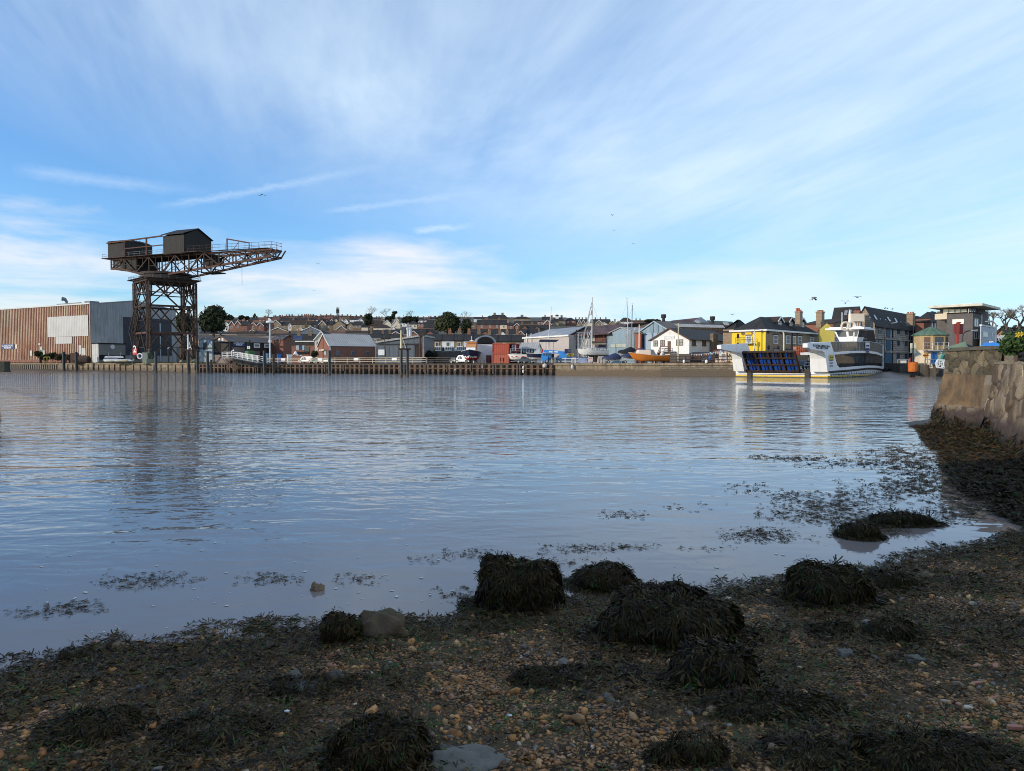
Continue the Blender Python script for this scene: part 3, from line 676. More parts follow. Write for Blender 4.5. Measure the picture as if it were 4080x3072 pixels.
for e in(-4,4):
 c=M();c.bar(J(-17,e,TOP),J(40,e,TOP),.55,.6);c.build('top_chord',m_rustl,crane)
 c=M();st=[-17,-13,-3,6,40]
 for a,b in zip(st[:-1],st[1:]):c.bar(J(a,e,zbot(a)),J(b,e,zbot(b)),.5,.6)
 c.bar(J(40,e,31.3),J(41.5,e,TOP),.3);c.build('bottom_chord',m_rustl,crane)
 wb=M();bays=[-17,-12,-7,-2,3,8,13,18,23,27.5,31.5,35,38,40]
 for k in range(len(bays)-1):
  a,b=bays[k],bays[k+1];wb.bar(J(a,e,zbot(a)),J(a,e,TOP),.34,.3)
  if k%2:wb.bar(J(a,e,TOP),J(b,e,zbot(b)),.34,.3)
  else:wb.bar(J(a,e,zbot(a)),J(b,e,TOP),.34,.3)
  if b<=23:wb.bar(J(a,e,(TOP+zbot(a))/2),J((a+b)/2,e,(TOP+zbot(b))/2),.14);wb.bar(J((a+b)/2,e,TOP),J((a+b)/2,e,(TOP+zbot(b))/2),.14)
 wb.build('web_bracing',m_rust,crane)
cb=M()
for s in(-17,-12,-7,-2,3,8,13,18,23,27.5,31.5,35,38,40):
 cb.bar(J(s,-4,TOP),J(s,4,TOP),.25);cb.bar(J(s,-4,zbot(s)),J(s,4,zbot(s)),.25);cb.bar(J(s,-4,zbot(s)),J(s,4,TOP),.14)
for a,b in zip((-2,3,8,13,18,23,31.5),(3,8,13,18,23,31.5,40)):cb.bar(J(a,-4,TOP),J(b,4,TOP),.14);cb.bar(J(a,4,zbot(a)),J(b,-4,zbot(b)),.14)
cb.build('cross_bracing',m_rust,crane)
dk=M();dk.obox(J(-19.5,-5.2,33.35),JD*36.5*S_,JE*10.4*S_,(0,0,.2));dk.build('deck',m_rust,crane)
dk=M();dk.bar(J(17,-4.2,33.5),J(39,-4.2,33.5),1.0,.12);dk.bar(J(17,4.2,33.5),J(39,4.2,33.5),1.0,.12);dk.build('walkway',m_rust,crane)
for e in(-4.5,4.5):
 h=M();handrail(h,[J(13,e,33.45),J(40,e,33.45)]+([J(40,-e,33.45)]if e<0 else[]),1.9);h.build('handrail',m_rustl,crane)
h=M();handrail(h,[J(-11,-5,33.5),J(4.4,-5,33.5)],1.3);handrail(h,[J(-19.3,5,33.5),J(-19.3,-5,33.5)],1.3);h.build('handrail',m_grey,crane)
h=M();h.bar(J(-17,-5.3,37.7),J(4.6,-5.3,38.4),.45,.4);h.bar(J(-10,-5.3,33.4),J(-10,-5.3,37.9),.4);h.bar(J(-1.5,-5.2,33.4),J(-1.5,-5.2,38.1),.4);h.bar(J(-10,-5.2,35.7),J(4.6,-5.2,35.9),.3);h.build('gantry_beam',m_rustl,crane)
mh=M();a0=J(4.6,-5,33.2);L1=JD*7.7*S_;W1=JE*10*S_;eh=Vector((0,0,5.1*S_));rz=Vector((0,0,7.5*S_))
for o in(Vector(),L1):mh.poly([a0+o,a0+o+W1,a0+o+W1+eh,a0+o+W1/2+rz,a0+o+eh]if o.length else[a0+o+W1,a0+o,a0+o+eh,a0+o+W1/2+rz,a0+o+W1+eh])
mh.poly([a0,a0+L1,a0+L1+eh,a0+eh]);mh.poly([a0+W1+L1,a0+W1,a0+W1+eh,a0+W1+L1+eh]);mh.poly([a0+W1,a0+W1+L1,a0+L1,a0])
hut=mh.build('winch_hut',m_hut,crane)
m=M();t=Vector((0,0,.25));ex=JD*.4;ey=JE*.5+Vector((0,0,-.25))
m.prism([a0-ex-ey+eh+t,a0+L1+ex-ey+eh+t,a0+L1+ex+W1/2+rz+t,a0-ex+W1/2+rz+t],(0,0,-.2));ey2=JE*.5+Vector((0,0,-.25))
m.prism([a0+W1-ex+ey2+eh+t,a0+W1+L1+ex+ey2+eh+t,a0+L1+ex+W1/2+rz+t,a0-ex+W1/2+rz+t],(0,0,-.2));m.build('roof',m_hut,hut)
m=M();pdoor=a0+L1+JD*.05;m.obox(pdoor+JE*.5,JE*8,JD*.05,(0,0,1.7));m.build('opening',m_rust,hut)
th_=M();b0=J(-17,-5,33.4);th_.obox(b0,JD*6.2*S_,JE*10*S_,(0,0,4.8*S_));tl=th_.build('counterweight_hut',m_hut,crane)
m=M();b1_=b0+Vector((0,0,4.8*S_+.004));m.prism([b1_-JE*.3,b1_+JE*3*S_+Vector((0,0,.55)),b1_+JE*7.5*S_+Vector((0,0,.55)),b1_+JE*10.2*S_],JD*6.3*S_);m.build('roof',m_hut,tl)
cw=M();cw.obox(J(-17.2,-3.4,30.4),JD*3.4*S_,JE*7*S_,(0,0,3.0*S_));cw.build('counterweight',MAT('stained_grey_ballast',(.20,.20,.18),(.10,.10,.09),streak=((.04,.04,.035),.8)),crane)
cw=M();cw.obox(J(-13.6,-3.6,29.9),JD*6.5*S_,JE*7.2*S_,(0,0,3.2*S_));cw.build('ballast_box',m_hut,crane)
hc=M();q0=J(13.5,0,28.2);hc.obox(q0,JD*5*S_,JE*4*S_,(0,0,.3));hc.obox(q0+JD*.6+Vector((0,0,2.2*S_)),JD*3.6*S_,JE*3.6*S_,(0,0,2.3*S_));hc.bar(q0,q0+Vector((0,0,4.9*S_)),.25);hc.bar(q0+JD*5*S_,q0+JD*5*S_+Vector((0,0,4.9*S_)),.25);hc.build('hoist_cabin',m_hut,crane)
jb=M();jb.bar(J(26,-4.5,33.4),J(26,-4.5,36.6),.3);jb.bar(J(26,-4.5,36.5),J(33,-4.5,35.1),.35);jb.bar(J(33,-4.5,35.1),J(33,-4.5,33.5),.2);jb.bar(J(28,-4.5,33.6),J(30,-4.5,35.8),.12);jb.build('davit',m_rustl,crane)
hk=M();hk.tube([J(28,0,zbot(28)),J(28,0,24.3)],.045,4);hk.build('hoist_rope',m_black,crane)
# stairs up the left face of the tower
stt=M()
def flight(a,b):
 o=(leg(1,0)-leg(0,0)).normalized().cross(Vector((0,0,1)))*.9
 stt.bar(a+o,b+o,.16,.3);stt.bar(a+o*1.9,b+o*1.9,.16,.3)
 for k in range(14):c=a.lerp(b,(k+.5)/14);stt.bar(c+o,c+o*1.9,.3,.06)
L0=lambda t,z:leg(0,z).lerp(leg(1,z),t)
flight(L0(-.08,zs(11.6)),L0(.45,H[2]+.3));flight(L0(.42,H[0]+.3),L0(-.02,zs(11.4)));stt.build('stair',m_rust,crane)
h=M();handrail(h,[L0(.25,H[2]+.4),L0(1,H[2]+.4)],1.4);h.build('handrail',m_grey,crane)
# things at the crane's foot
def cabinet(px,py0,py1,w,Y,name,label,cat,mat,mat2=None):
 p=P(px,py1,Y);p.z=LAND;h=max(PZ(py0,Y)-LAND,.3);root=thing(name,label,cat,p);wm=w/F*Y
 m=M();m.box(p.x,p.y,p.z,wm,wm*.7,h,yaw=R(30));m.build('body',mat,root)
 m=M();m.box(p.x,p.y,p.z+h+.002,wm*1.1,wm*.8,.1,yaw=R(30));m.build('lid',mat2 or mat,root)
 m=M();m.box(p.x-.5*wm*.7*.5*0+math.sin(R(30))*wm*.36,p.y-math.cos(R(30))*wm*.36,p.z+h*.12,wm*.8,.04,h*.76,yaw=R(30));m.build('door',mat2 or mat,root)
 return root
cabinet(579,1406,1435,18,219,'electrical_cabinet','pale cream electrical cabinet standing under the crane','cabinet',m_creamp,m_cream)
cabinet(597,1409,1435,15,219.4,'green_cabinet','olive green metal cabinet under the crane','cabinet',MAT('olive_paint',(.09,.12,.04),(.07,.09,.03)))
cabinet(593,1392,1408,9,219.9,'white_vent_unit','small white vent unit on top of the green cabinet','vent',m_white)
fz=Face((P(546,1400,219).x,219),(.893,-.449))
sg=sign(fz,z2(350,1368),z2(396,1432),'numbered_sign','red sign with a white figure 2 on the left crane leg',m_red,['2'],None,3.0,off=.1,dy=.7,bold=.05)
def ring_buoy(px,py,Y,r,label):
 root=thing('life_ring',label,'life ring',P(px,py,Y));p=P(px,py,Y);m=M()
 m.tube([p+Vector((math.cos(t)*r,0,math.sin(t)*r))for t in[i*math.pi/8 for i in range(17)]],r*.28,6);m.build('ring',m_white,root)
ring_buoy(*z2(424,1447),217.5,.75,'white life ring hanging at the foot of the left crane leg')
# ---------------------------------------------------------------- museum sheds and the brick buildings, left of centre
def fwins(B,face,zc,rects,fm=m_trim,gm=m_glass,nx=2,nz=2,fw=.11,sill=None):
 for x0,y0,x1,y1 in rects:window(B[face],B[face].rect(zc(x0,y0),zc(x1,y1)),B['root'],fm,gm,nx,nz,fw,sill=sill)
def panel(B,face,zc,x0,y0,x1,y1,name,mat,off=.03,th=.06):
 m=M();B[face].panel(m,B[face].rect(zc(x0,y0),zc(x1,y1)),off,th);return m.build(name,mat,B['root'])
zp=lambda z,x:z(x,0)[0];yp=lambda z,y:z(0,y)[1]
m_dkshed=MAT('dark_stained_boards',(.055,.036,.030),(.032,.022,.02),ns=.5,stripe=('u',.45,.6),streak=((.10,.055,.04),.4))
m_rgable=MAT('rusty_white_boards',(.24,.12,.085),(.42,.37,.33),ns=.9,stripe=('u',.5,.6))
Yb=bankY(930,-22)
mus=bldg('museum_shed','long dark boarded shed with open doorway and a blue museum sign','shed',zp(z3,605),Yb,zp(z3,292),zp(z3,1662),R(68),yp(z3,612),yp(z3,520),(m_rgable,m_dkshed,m_corr),'A',ov=.35,barge=m_corr)
panel(mus,'fl',z3,312,628,588,850,'doorway',m_dark)
panel(mus,'fl',z3,455,655,590,850,'sliding_door',MAT('drab_door',(.05,.045,.036)),.1)
for x in(400,458):panel(mus,'fl',z3,x,562,x+34,622,'window',m_white)
fwins(mus,'fr',z3,[(1022,652,1130,735),(1205,658,1300,735),(1376,664,1474,738),(1526,668,1578,735)],m_trim,m_glassl,1,1,.45)
for r in((640,725,858,838),(1028,795,1130,860)):panel(mus,'fr',z3,*r,'patched_sheet',m_corr)
sign(mus['fr'],z3(652,622),z3(864,702),'museum_sign','blue sign reading CLASSIC BOAT MUSEUM on the dark boarded shed',m_signblue,['CLASSIC BOAT','MUSEUM'],None,1.75,off=.08,bold=.04)
bsh=bldg('blue_shed','small faded blue boarded gable shed beside the open museum doorway','shed',zp(z3,290),Yb+2,zp(z3,68),zp(z3,420),R(66),yp(z3,600),yp(z3,542),(m_ltblue,m_ltblue,m_corr),'A',ov=.2)
panel(bsh,'fl',z3,132,640,204,770,'loft_door',MAT('loft_door_grey',(.09,.09,.10)));panel(bsh,'fl',z3,70,730,290,745,'rail',m_dark,.05,.2)
bk1=bldg('long_grey_shed','long low shed roof of weathered grey sheeting behind the blue shed','shed',zp(z3,60),Yb+16,zp(z3,-240),zp(z3,430),R(66),yp(z3,590),yp(z3,505),(m_rgable,m_dkshed,m_corr),'A')
dk2=bldg('timber_shed','dark timber gable shed behind the right crane legs','shed',z2(1035,0)[0],Yb+6,z2(850,0)[0],z2(1060,0)[0],R(62),880+1345/2.686,880+1280/2.686,(MAT('dark_brown_boards',(.06,.045,.038)),m_dkshed,m_corr),'A')
panel(dk2,'fl',z2,890,1350,1000,1362,'lintel',m_white,.05,.15);panel(dk2,'fl',z2,880,1395,940,1440,'opening',m_dark)
brg=bldg('brick_gable_workshop','red brick gable workshop with a long dark corrugated roof behind the museum shed','workshop',zp(z3,1545),Yb+12,zp(z3,1000),zp(z3,1757),R(45),yp(z3,575),yp(z3,508),(m_brick,m_brick,m_corr),'B',barge=m_black)
bw=bldg('brick_workshop','red brick workshop with solar panels and pale blue upstairs doors','workshop',zp(z3,2090),Yb-2,zp(z3,1690),zp(z3,2130),R(80),yp(z3,628),yp(z3,490),(m_brick,m_brick,m_slate),'B',ov=.3)
for a,b,mt in((1772,1818,m_ltblue),(1818,1880,m_navy),(1880,1918,m_ltblue)):panel(bw,'fl',z3,a,678,b,770,'loft_door',mt)
fwins(bw,'fl',z3,[(1692,640,1730,705),(1915,715,2005,800)],m_black,m_glass,2,2,.1)
panel(bw,'fl',z3,1760,612,2090,628,'fascia',m_trim,.2,.2);panel(bw,'fl',z3,1770,800,2010,850,'opening',m_dark)
q=bw['q'];m=M();a,lb,ze,zr,la=0,bw['lb'],bw['ze'],bw['zr'],bw['la']
def onroof(u,t,o=.12):
 v=q(la/2*t,u,ze+(zr-ze)*t);return v+Vector((0,0,o))
ua,ub=bw['lb']-bw['fl'].u(zp(z3,1712)),bw['lb']-bw['fl'].u(zp(z3,1875))
m.prism([onroof(ua,.2),onroof(ub,.2),onroof(ub,.82),onroof(ua,.82)],(0,0,.12));m.build('solar_panel',glassmat('solar_cells',(.015,.02,.05)),bw['root'])
def chimney(root,p,z0,z1,w=.9,d=.6,pots=2,mat=m_brownbrick,ph=.75,potm=None,yaw=0.0,parent=None):
 m=M();m.box(p[0],p[1],z0,w,d,z1-z0,yaw=yaw);m.box(p[0],p[1],z1+.002,w+.2,d+.2,.16,yaw=yaw);o=m.build('chimney',mat,parent or root)
 if pots:
  for i in range(pots):
   m=M();x=(i-(pots-1)/2)*w/pots;px_,py_=p[0]+x*math.cos(yaw),p[1]+x*math.sin(yaw)
   m.lathe(px_,py_,[(.15,z1+.16),(.13,z1+.16+ph),(.17,z1+.18+ph)],8)
   if parent:m.build('pot',potm or m_pot,parent)
   else:m.build('pot',potm or m_pot,o)
for x in(1805,2005):c=bw['O'].lerp(bw['q'](la/2,0,0),1);v=bw['q'](la/2,bw['lb']-bw['fl'].u(zp(z3,x)),0);chimney(bw['root'],(v.x,v.y),zr-.6,zr+1.0,1.1,.8,2)
# big brick boathouse with pale roof
bh=bldg('brick_boathouse','red brick boathouse with pale grey corrugated roof and three windows','boathouse',zp(z4,325),bankY(1400,-12),zp(z4,118),zp(z4,1138),R(30),yp(z4,688),yp(z4,488),(m_brick,m_brick,m_corrl),'A',ov=.25,barge=m_trim)
fwins(bh,'fr',z4,[(435,790,508,865),(704,792,772,865),(965,795,1035,865)],m_grey,m_glass,2,2,.12,m_brownbrick)
m=M()
for x in(333,1131):u=bh['fr'].u(zp(z4,x));bh['fr'].panel(m,(u-.09,u+.09,LAND,bh['ze']),.03,.16)
m.build('downpipe',m_trim,bh['root'])
m=M();bh['fr'].panel(m,(-.2,bh['la']+.2,bh['ze']-.2,bh['ze']-.02),.1,.16);m.build('gutter',m_trim,bh['root'])
panel(bh,'fl',z4,232,785,268,860,'door',m_ltblue);panel(bh,'fl',z4,190,762,272,784,'canopy',m_cream,.05,.8)
# grey steel shed with mono-pitch roof
Yg=bankY(1590,-13);fg=Face((PX(zp(z4,1945),Yg),Yg),(-.995,.10));fg=Face(fg.pt(fg.u(zp(z4,1175)),0),(.995,-.10))
gs=thing('grey_steel_shed','dark grey steel shed with single-slope roof and folding doors','shed',fg.pt(0,LAND));wd=fg.u(zp(z4,1945));zl,zr_=PZ(yp(z4,650),Yg),PZ(yp(z4,530),Yg)
m=M();m.prism([fg.pt(0,LAND-1),fg.pt(wd,LAND-1),fg.pt(wd,zr_),fg.pt(0,zl)],fg.N*-16);m_gst=MAT('blue_grey_steel',(.135,.15,.17),(.10,.115,.135),ns=.3,stripe=('u',1.4,.88),streak=((.16,.17,.17),.3),rough=.5);m.build('wall',m_gst,gs)
m=M();m.prism([fg.pt(-.6,zl+.005,.5),fg.pt(wd+.3,zr_+.005,.5),fg.pt(wd+.3,zr_+.45,.5),fg.pt(-.6,zl+.45,.5)],fg.N*-16.8);m.build('roof',m_corrl,gs)
m=M();a=fg.rect(z4(1190,660),z4(1940,684));fg.panel(m,a,.02,.3);m.build('door_track',m_black,gs)
for x0,x1 in((1195,1375),(1380,1530),(1540,1680),(1688,1825)):
 m=M();fg.panel(m,fg.rect(z4(x0,688),z4(x1,895)),.05,.1);m.build('door',m_gst,gs)
m=M();fg.panel(m,fg.rect(z4(1830,688),z4(1942,895)),.03,.06);m.build('sliding_door',m_dkshed,gs)
m=M();fg.panel(m,fg.rect(z4(1190,765),z4(1298,865)),.3,.12);m.build('white_panel',m_white,gs)
for x in(1680,1718):
 p=fg.pt(fg.u(zp(z4,x)),zl+1.6,-2);m=M();m.lathe(p.x,p.y,[(.42,p.z),(.42,p.z+2.0),(.55,p.z+2.1),(.55,p.z+2.6),(.1,p.z+2.9)],10);m.build('flue',m_galv,gs)
def tubepost(px,py0,py1,Y,r,name,label,cat,mat,group=None):
 p=P(px,py1,Y);root=thing(name,label,cat,p,group);m=M();m.tube([p,Vector((p.x,p.y,PZ(py0,Y)))],[r*1.15,r*.8],8);m.build('pole',mat,root);return root,p,PZ(py0,Y)
root,p,zt=tubepost(zp(z4,1980),yp(z4,520),yp(z4,905),Yg-1,.22,'rusty_derrick_post','pair of pale rusty posts at the right end of the grey steel shed','post',MAT('rusty_cream',(.50,.38,.28),(.25,.12,.08)))
m=M();m.tube([p+Vector((-.9,0,0)),Vector((p.x-.9,p.y,zt))],.2,8);m.build('pole',m_rustl,root);m=M();m.box(p.x-.45,p.y,zt,1.6,.6,.7);m.build('cap',m_rust,root)
tubepost(zp(z4,1300),yp(z4,525),yp(z4,905),Yg-2.5,.14,'dark_pole','thin black pole in front of the left end of the grey steel shed','pole',m_black)
# tall white lamp post
root,p,zt=tubepost(zp(z3,1313),yp(z3,285),yp(z3,1000),bankY(1077,-.8),.26,'lamp_post','tall white lamp post on the quay beside the gangway','lamp post',MAT('pale_post',(.60,.60,.58)))
m=M();m.lathe(p.x,p.y,[(.2,zt-.3),(1.05,zt-.1),(1.05,zt+.25),(.35,zt+.55)],14);m.build('lamp_head',m_white,root);m=M();m.lathe(p.x,p.y,[(.42,zt-5.6),(.42,zt-4.9)],8);m.build('collar',m_white,root)
# white mast-like antenna poles near grey shed handled by beacon
# gangway and trestle
g0=P(*z3(550,900),bankY(900,.8));g1=P(*z3(735,900),bankY(945,.9));g2=P(*z3(1185,985),bankY(1048,5))
gw=thing('gangway','sloping gangway with white railings leading down to the river','gangway',g0);m=M();out=BN*1.7
m.obox(g0-Vector((0,0,.35)),g1-g0,out,(0,0,.3));m.obox(g1-Vector((0,0,.35)),g2-g1,out,(0,0,.3));m.build('deck',m_grey,gw)
m=M()
for o in(Vector(),out):
 m.bar(g1+o+Vector((0,0,-.3)),g2+o+Vector((0,0,-.3)),.14,.16);m.bar(g1+o+Vector((0,0,-1.35)),g2+o+Vector((0,0,-1.35)),.14,.16)
 for k in range(15):
  a=(g1+o).lerp(g2+o,k/15);b=(g1+o).lerp(g2+o,(k+1)/15);m.bar(a+Vector((0,0,-.3)),b+Vector((0,0,-1.35)),.1);m.bar(a+Vector((0,0,-1.35)),b+Vector((0,0,-.3)),.1);m.bar(a+Vector((0,0,-.3)),a+Vector((0,0,-1.35)),.1)
m.build('truss',m_black,gw)
for o in(Vector(),out):
 m=M()
 for a,b in((g0,g1),(g1,g2)):
  n=max(1,round((b-a).length/2.9))
  for k in range(n+1):p=(a+o).lerp(b+o,k/n);m.bar(p,p+Vector((0,0,1.5)),.13)
  for h in(.45,.95,1.45):m.bar(a+o+Vector((0,0,h)),b+o+Vector((0,0,h)),.1)
 m.build('railing',m_white,gw)
b_=thing('gangway_notice','white pointed notice board with a round dark emblem at the head of the gangway','sign',P(*z3(655,890),g0.y-.3));fgw=Face((g0.x,g0.y-1.2),(.98,-.2))
m=M();fgw.poly(m,[z3(628,885),z3(678,885),z3(676,760),z3(630,785)],0,.08);m.build('board',m_white,b_)
c=fgw.hit(*z3(657,800));m=M();m.T=Matrix.Translation(fgw.pt(*c,.09))@fgw.N.to_track_quat('Z','Y').to_matrix().to_4x4();m.lathe(0,0,[(.30,0),(.30,.03)],14);m.build('emblem',m_signblue,b_)
m=M()
for y in(832,850,866):fgw.panel(m,fgw.rect(z3(638,y),z3(670,y+8)),.09,.02)
m.build('lettering',m_signblue,b_)
ta,tb=bk(zp(z3,562),2.2),bk(zp(z3,700),2.2);tr=thing('timber_trestle','brown timber trestle with cross bracing under the gangway head','trestle',ta)
zt=PZ(yp(z3,945),ta.y)
for p in(ta,tb):m=M();m.bar(p+Vector((0,0,-1)),p+Vector((0,0,zt)),.42);m.build('leg',m_rpile,tr)
m=M();m.bar(ta+Vector((-.4,0,zt)),tb+Vector((.4,0,zt)),.45,.4);m.bar(ta+Vector((0,0,.5)),tb+Vector((0,0,zt-.2)),.2);m.bar(tb+Vector((0,0,.5)),ta+Vector((0,0,zt-.2)),.2);m.build('brace',m_rpile,tr)
# timber railing along the quay
def railing(px0,px1,off,name,label,mat,h=1.5,step=4.2,rails=(.5,.95,1.4),wpost=.2,z=LAND,cat='railing',boards=()):
 a,b=bk(px0,off),bk(px1,off);root=thing(name,label,cat,a+Vector((0,0,z)));n=max(1,round((b-a).length/step))
 for k in range(n+1):
  m=M();p=a.lerp(b,k/n)+Vector((0,0,z));m.bar(p,p+Vector((0,0,h)),wpost);m.build('post',mat,root)
 for r_ in rails:m=M();m.bar(a+Vector((0,0,z+r_))+BN*.12,b+Vector((0,0,z+r_))+BN*.12,.1,.14);m.build('rail',mat,root)
 for x in boards:
  p=bk(x,off)+BN*.2;m=M();m.obox(p-BT*.7+Vector((0,0,z+.75)),BT*1.5,BN*.05,(0,0,.62));m.build('notice',m_white,root)
railing(1066,1240,-.6,'timber_railing','brown timber railing right of the tall lamp post',m_rail,boards=(1131,))
railing(1240,1700,-.6,'timber_railing','long pale timber railing on the quay before the brick boathouse',m_rail,boards=(1277,1421,1573))
railing(1702,1816,-.6,'timber_railing','short weathered timber railing left of the navy and red boat',m_timber,step=6)
mf=MAT('mesh_fence_grey',(.16,.15,.14));railing(795,905,-3,'metal_fence','thin grey metal fence in front of the blue shed',mf,2.0,2.8,(.2,1.0,1.95),.07)
# yard clutter left of centre
bu=P(*z3(950,840),bankY(995,-6));by=thing('green_buoy','dark green channel buoy with lattice top standing ashore behind the gangway','buoy',(bu.x,bu.y,LAND));m=M();m.lathe(bu.x,bu.y,[(1.0,LAND),(1.35,LAND+.5),(1.35,PZ(yp(z3,795),bu.y)),(.9,PZ(yp(z3,785),bu.y))],16);m.build('float',m_green,by)
za,zb_=PZ(yp(z3,785),bu.y),PZ(yp(z3,640),bu.y);m=M();m_dg=MAT('dark_green_paint',(.012,.06,.04))
for i in range(4):t=i*math.pi/2+.6;m.bar((bu.x+.55*math.cos(t),bu.y+.55*math.sin(t),za),(bu.x+.45*math.cos(t),bu.y+.45*math.sin(t),zb_),.14)
for k in range(6):z=za+(zb_-za)*(k+.5)/6;m.box(bu.x,bu.y,z,.95,.95,.1,yaw=.6)
m.build('lattice',m_dg,by);m=M();m.box(bu.x-.02,bu.y-.75,za+.5,.85,.06,.85);pt=m.build('number_plate',m_white,by);text('1',.8,(bu.x,bu.y-.8,za+.93),(1,0,0),by,m_blk)
m=M();m.lathe(bu.x,bu.y,[(.2,zb_),(.3,zb_+.5),(.1,zb_+.9)],8);m.build('lantern',m_black,by)
for x0,x1,y0,y1,l,mt in((1238,1278,835,930,'pale blue tall bin left of the lamp post',m_ltblue),(1436,1500,845,925,'bright blue tall bin right of the timber pile',m_blue)):
 cabinet((z3(x0,0)[0]+z3(x1,0)[0])/2,yp(z3,y0),yp(z3,y1),(x1-x0)/4.424,bankY(1090,-4),'tall_bin',l,'bin',mt)
cabinet(zp(z3,1650),yp(z3,858),yp(z3,915),17,bankY(1150,-4),'chest_freezer','white boxy crate beside the draped white sheet','crate',m_white)
# white tarpaulin tent shape
tp=P(*z3(1790,895),bankY(1190,-5));tn=thing('white_sheet','crumpled white sheet draped over gear before the brick workshop','sheet',tp)
m=M();random.seed(5)
def shf(u,v):x=(u-.5)*2.6;y=(v-.5)*1.6;h=1.7*math.exp(-((x+.5)/.75)**2)*(1-abs(v-.5))+.5*math.exp(-((x-.8)/.5)**2);return tp+Vector((x,y,max(0,h+.25*mnoise.noise((x*2,y*2,1))-.1)))
m.grid(shf,14,8);m.build('cloth',m_white,tn)
# ---------------------------------------------------------------- vehicles
def car(name,label,p,yaw,Ln_,W_,Ht,mat,cat='car',kind='hatch',plate=None,group=None):
 T=TR(p.x,p.y,p.z,yaw);root=thing(name,label,cat,p,group);h1=Ht*.52
 prof={'hatch':[(0,.35),(0,h1),(.12,h1+.05),(.2,Ht*.94),(.33,Ht),(.62,Ht*.98),(.77,h1+.06),(.98,h1*.82),(1,.35)],'van':[(0,.35),(0,Ht*.93),(.03,Ht),(.74,Ht),(.86,h1*1.15),(.98,h1*.95),(1,.35)],'pickup':[(0,.4),(0,h1),(.36,h1),(.40,Ht*.97),(.44,Ht),(.62,Ht*.98),(.74,h1+.05),(.98,h1*.92),(1,.4)]}[kind]
 m=M();m.T=T;n=len(prof)
 def yy(z):return W_/2*(1 if z<=h1+.06 else 1-.22*(z-h1)/(Ht-h1))
 vs=[((x-.5)*Ln_,-yy(z),z)for x,z in prof]+[((x-.5)*Ln_,yy(z),z)for x,z in prof]
 m.add(vs,[list(range(n)),list(range(n,2*n))[::-1]]+[(i,n+i,n+(i+1)%n,(i+1)%n)for i in range(n)][:]);m.build('body',mat,root)
 for sgn in(-1,1):
  g=M();g.T=T;xs_=[(x-.5)*Ln_ for x,z in prof if z>h1+.03]
  a,b=xs_[0]+.12*(kind!='van')+(2.0 if kind=='van' else 0),xs_[-1]-(.1 if kind!='van' else.3);t0,t1=a+.25,b-.45
  z0,z1_=h1+.08,Ht*.92;y0,y1=sgn*(yy(z0)+.012),sgn*(yy(z1_)+.012);mid=(a+b)/2
  g.poly([(a,y0,z0),(mid-.05,y0,z0),(mid-.05,y1,z1_),(t0,y1,z1_)]);g.poly([(mid+.05,y0,z0),(b,y0,z0),(t1,y1,z1_),(mid+.05,y1,z1_)]);g.build('side_window',m_glass,root)
 for(x0,q0),(x1,q1),nm in((prof[-4],prof[-3],'windscreen'),(prof[1],prof[2],'rear_window')):
  pass
 i=next(k for k in range(n-1,0,-1)if prof[k][1]>h1+.3);(x0,q0),(x1,q1)=prof[i],prof[i+1]
 g=M();g.T=T;f=Vector(((q0-q1),0,(x1-x0)*Ln_)).normalized()*.015
 A_=Vector(((x0-.5)*Ln_,0,q0));B_=Vector(((x1-.5)*Ln_,0,q1));A2,B2=A_.lerp(B_,.1),A_.lerp(B_,.92)
 g.poly([A2+f+Vector((0,-yy(q0)*.88,0)),A2+f+Vector((0,yy(q0)*.88,0)),B2+f+Vector((0,yy(q1)*.85,0)),B2+f+Vector((0,-yy(q1)*.85,0))]);g.build('windscreen',m_glass,root)
 for sx in(-.31,.31):
  for sy in(-1,1):wheel(root,T,sx*Ln_,sy*(W_/2-.1),.34*Ht/1.5,.24,m_tyre,m_galv)
 for sy in(-1,1):
  g=M();g.T=T;g.obox((Ln_/2-.06,sy*W_*.36-.16,h1*.74),(.08,0,0),(0,.32,0),(0,0,.16));g.build('headlight',m_galv,root)
  g=M();g.T=T;g.obox((-Ln_/2-.02,sy*W_*.4-.1,h1*.7),(.06,0,0),(0,.2,0),(0,0,.28));g.build('tail_light',m_red,root)
 if plate:g=M();g.T=T;g.obox((Ln_/2+.01,-.3,h1*.42),(.03,0,0),(0,.6,0),(0,0,.16));g.build('number_plate',plate,root)
 return root
m_teal=MAT('teal_car_paint',(.02,.12,.13),rough=.3);m_whc=MAT('white_car_paint',(.7,.7,.7),rough=.3);m_slc=MAT('silver_car_paint',(.42,.44,.47),rough=.3,metal=.3);m_gyc=MAT('grey_car_paint',(.085,.10,.115),rough=.3);m_dkc=MAT('dark_car_paint',(.03,.035,.045),rough=.25)
def at(px,Y,z=LAND):return Vector((PX(px,Y),Y,z))
car('parked_van','white van parked behind the timber railing before the brick workshop',at(zp(z3,1960),bankY(1220,-6)),R(160),4.6,1.8,1.9,m_whc,'van','van')
car('parked_car','teal hatchback parked at the left corner of the brick boathouse',at(zp(z4,150),bankY(1275,-6)),R(-20),3.9,1.7,1.55,m_teal)
car('parked_car','white car parked by the blue door of the brick boathouse',at(zp(z4,285),bankY(1300,-5)),R(-25),3.8,1.7,1.45,m_whc)
car('parked_van','silver van parked left of the navy and red boat',at(zp(z5,645),bankY(1850,-11)),R(155),4.3,1.8,2.0,m_slc,'van','van')
car('parked_car','dark hatchback parked left of the silver van',at(zp(z5,535),bankY(1825,-13)),R(-30),4,1.7,1.6,m_dkc)
car('pickup_truck','dark grey pickup truck parked between the white speedboat and the cruiser',at(zp(z5,1745),bankY(2096,-10)),R(170),5.2,1.9,1.85,m_gyc,'pickup','pickup')
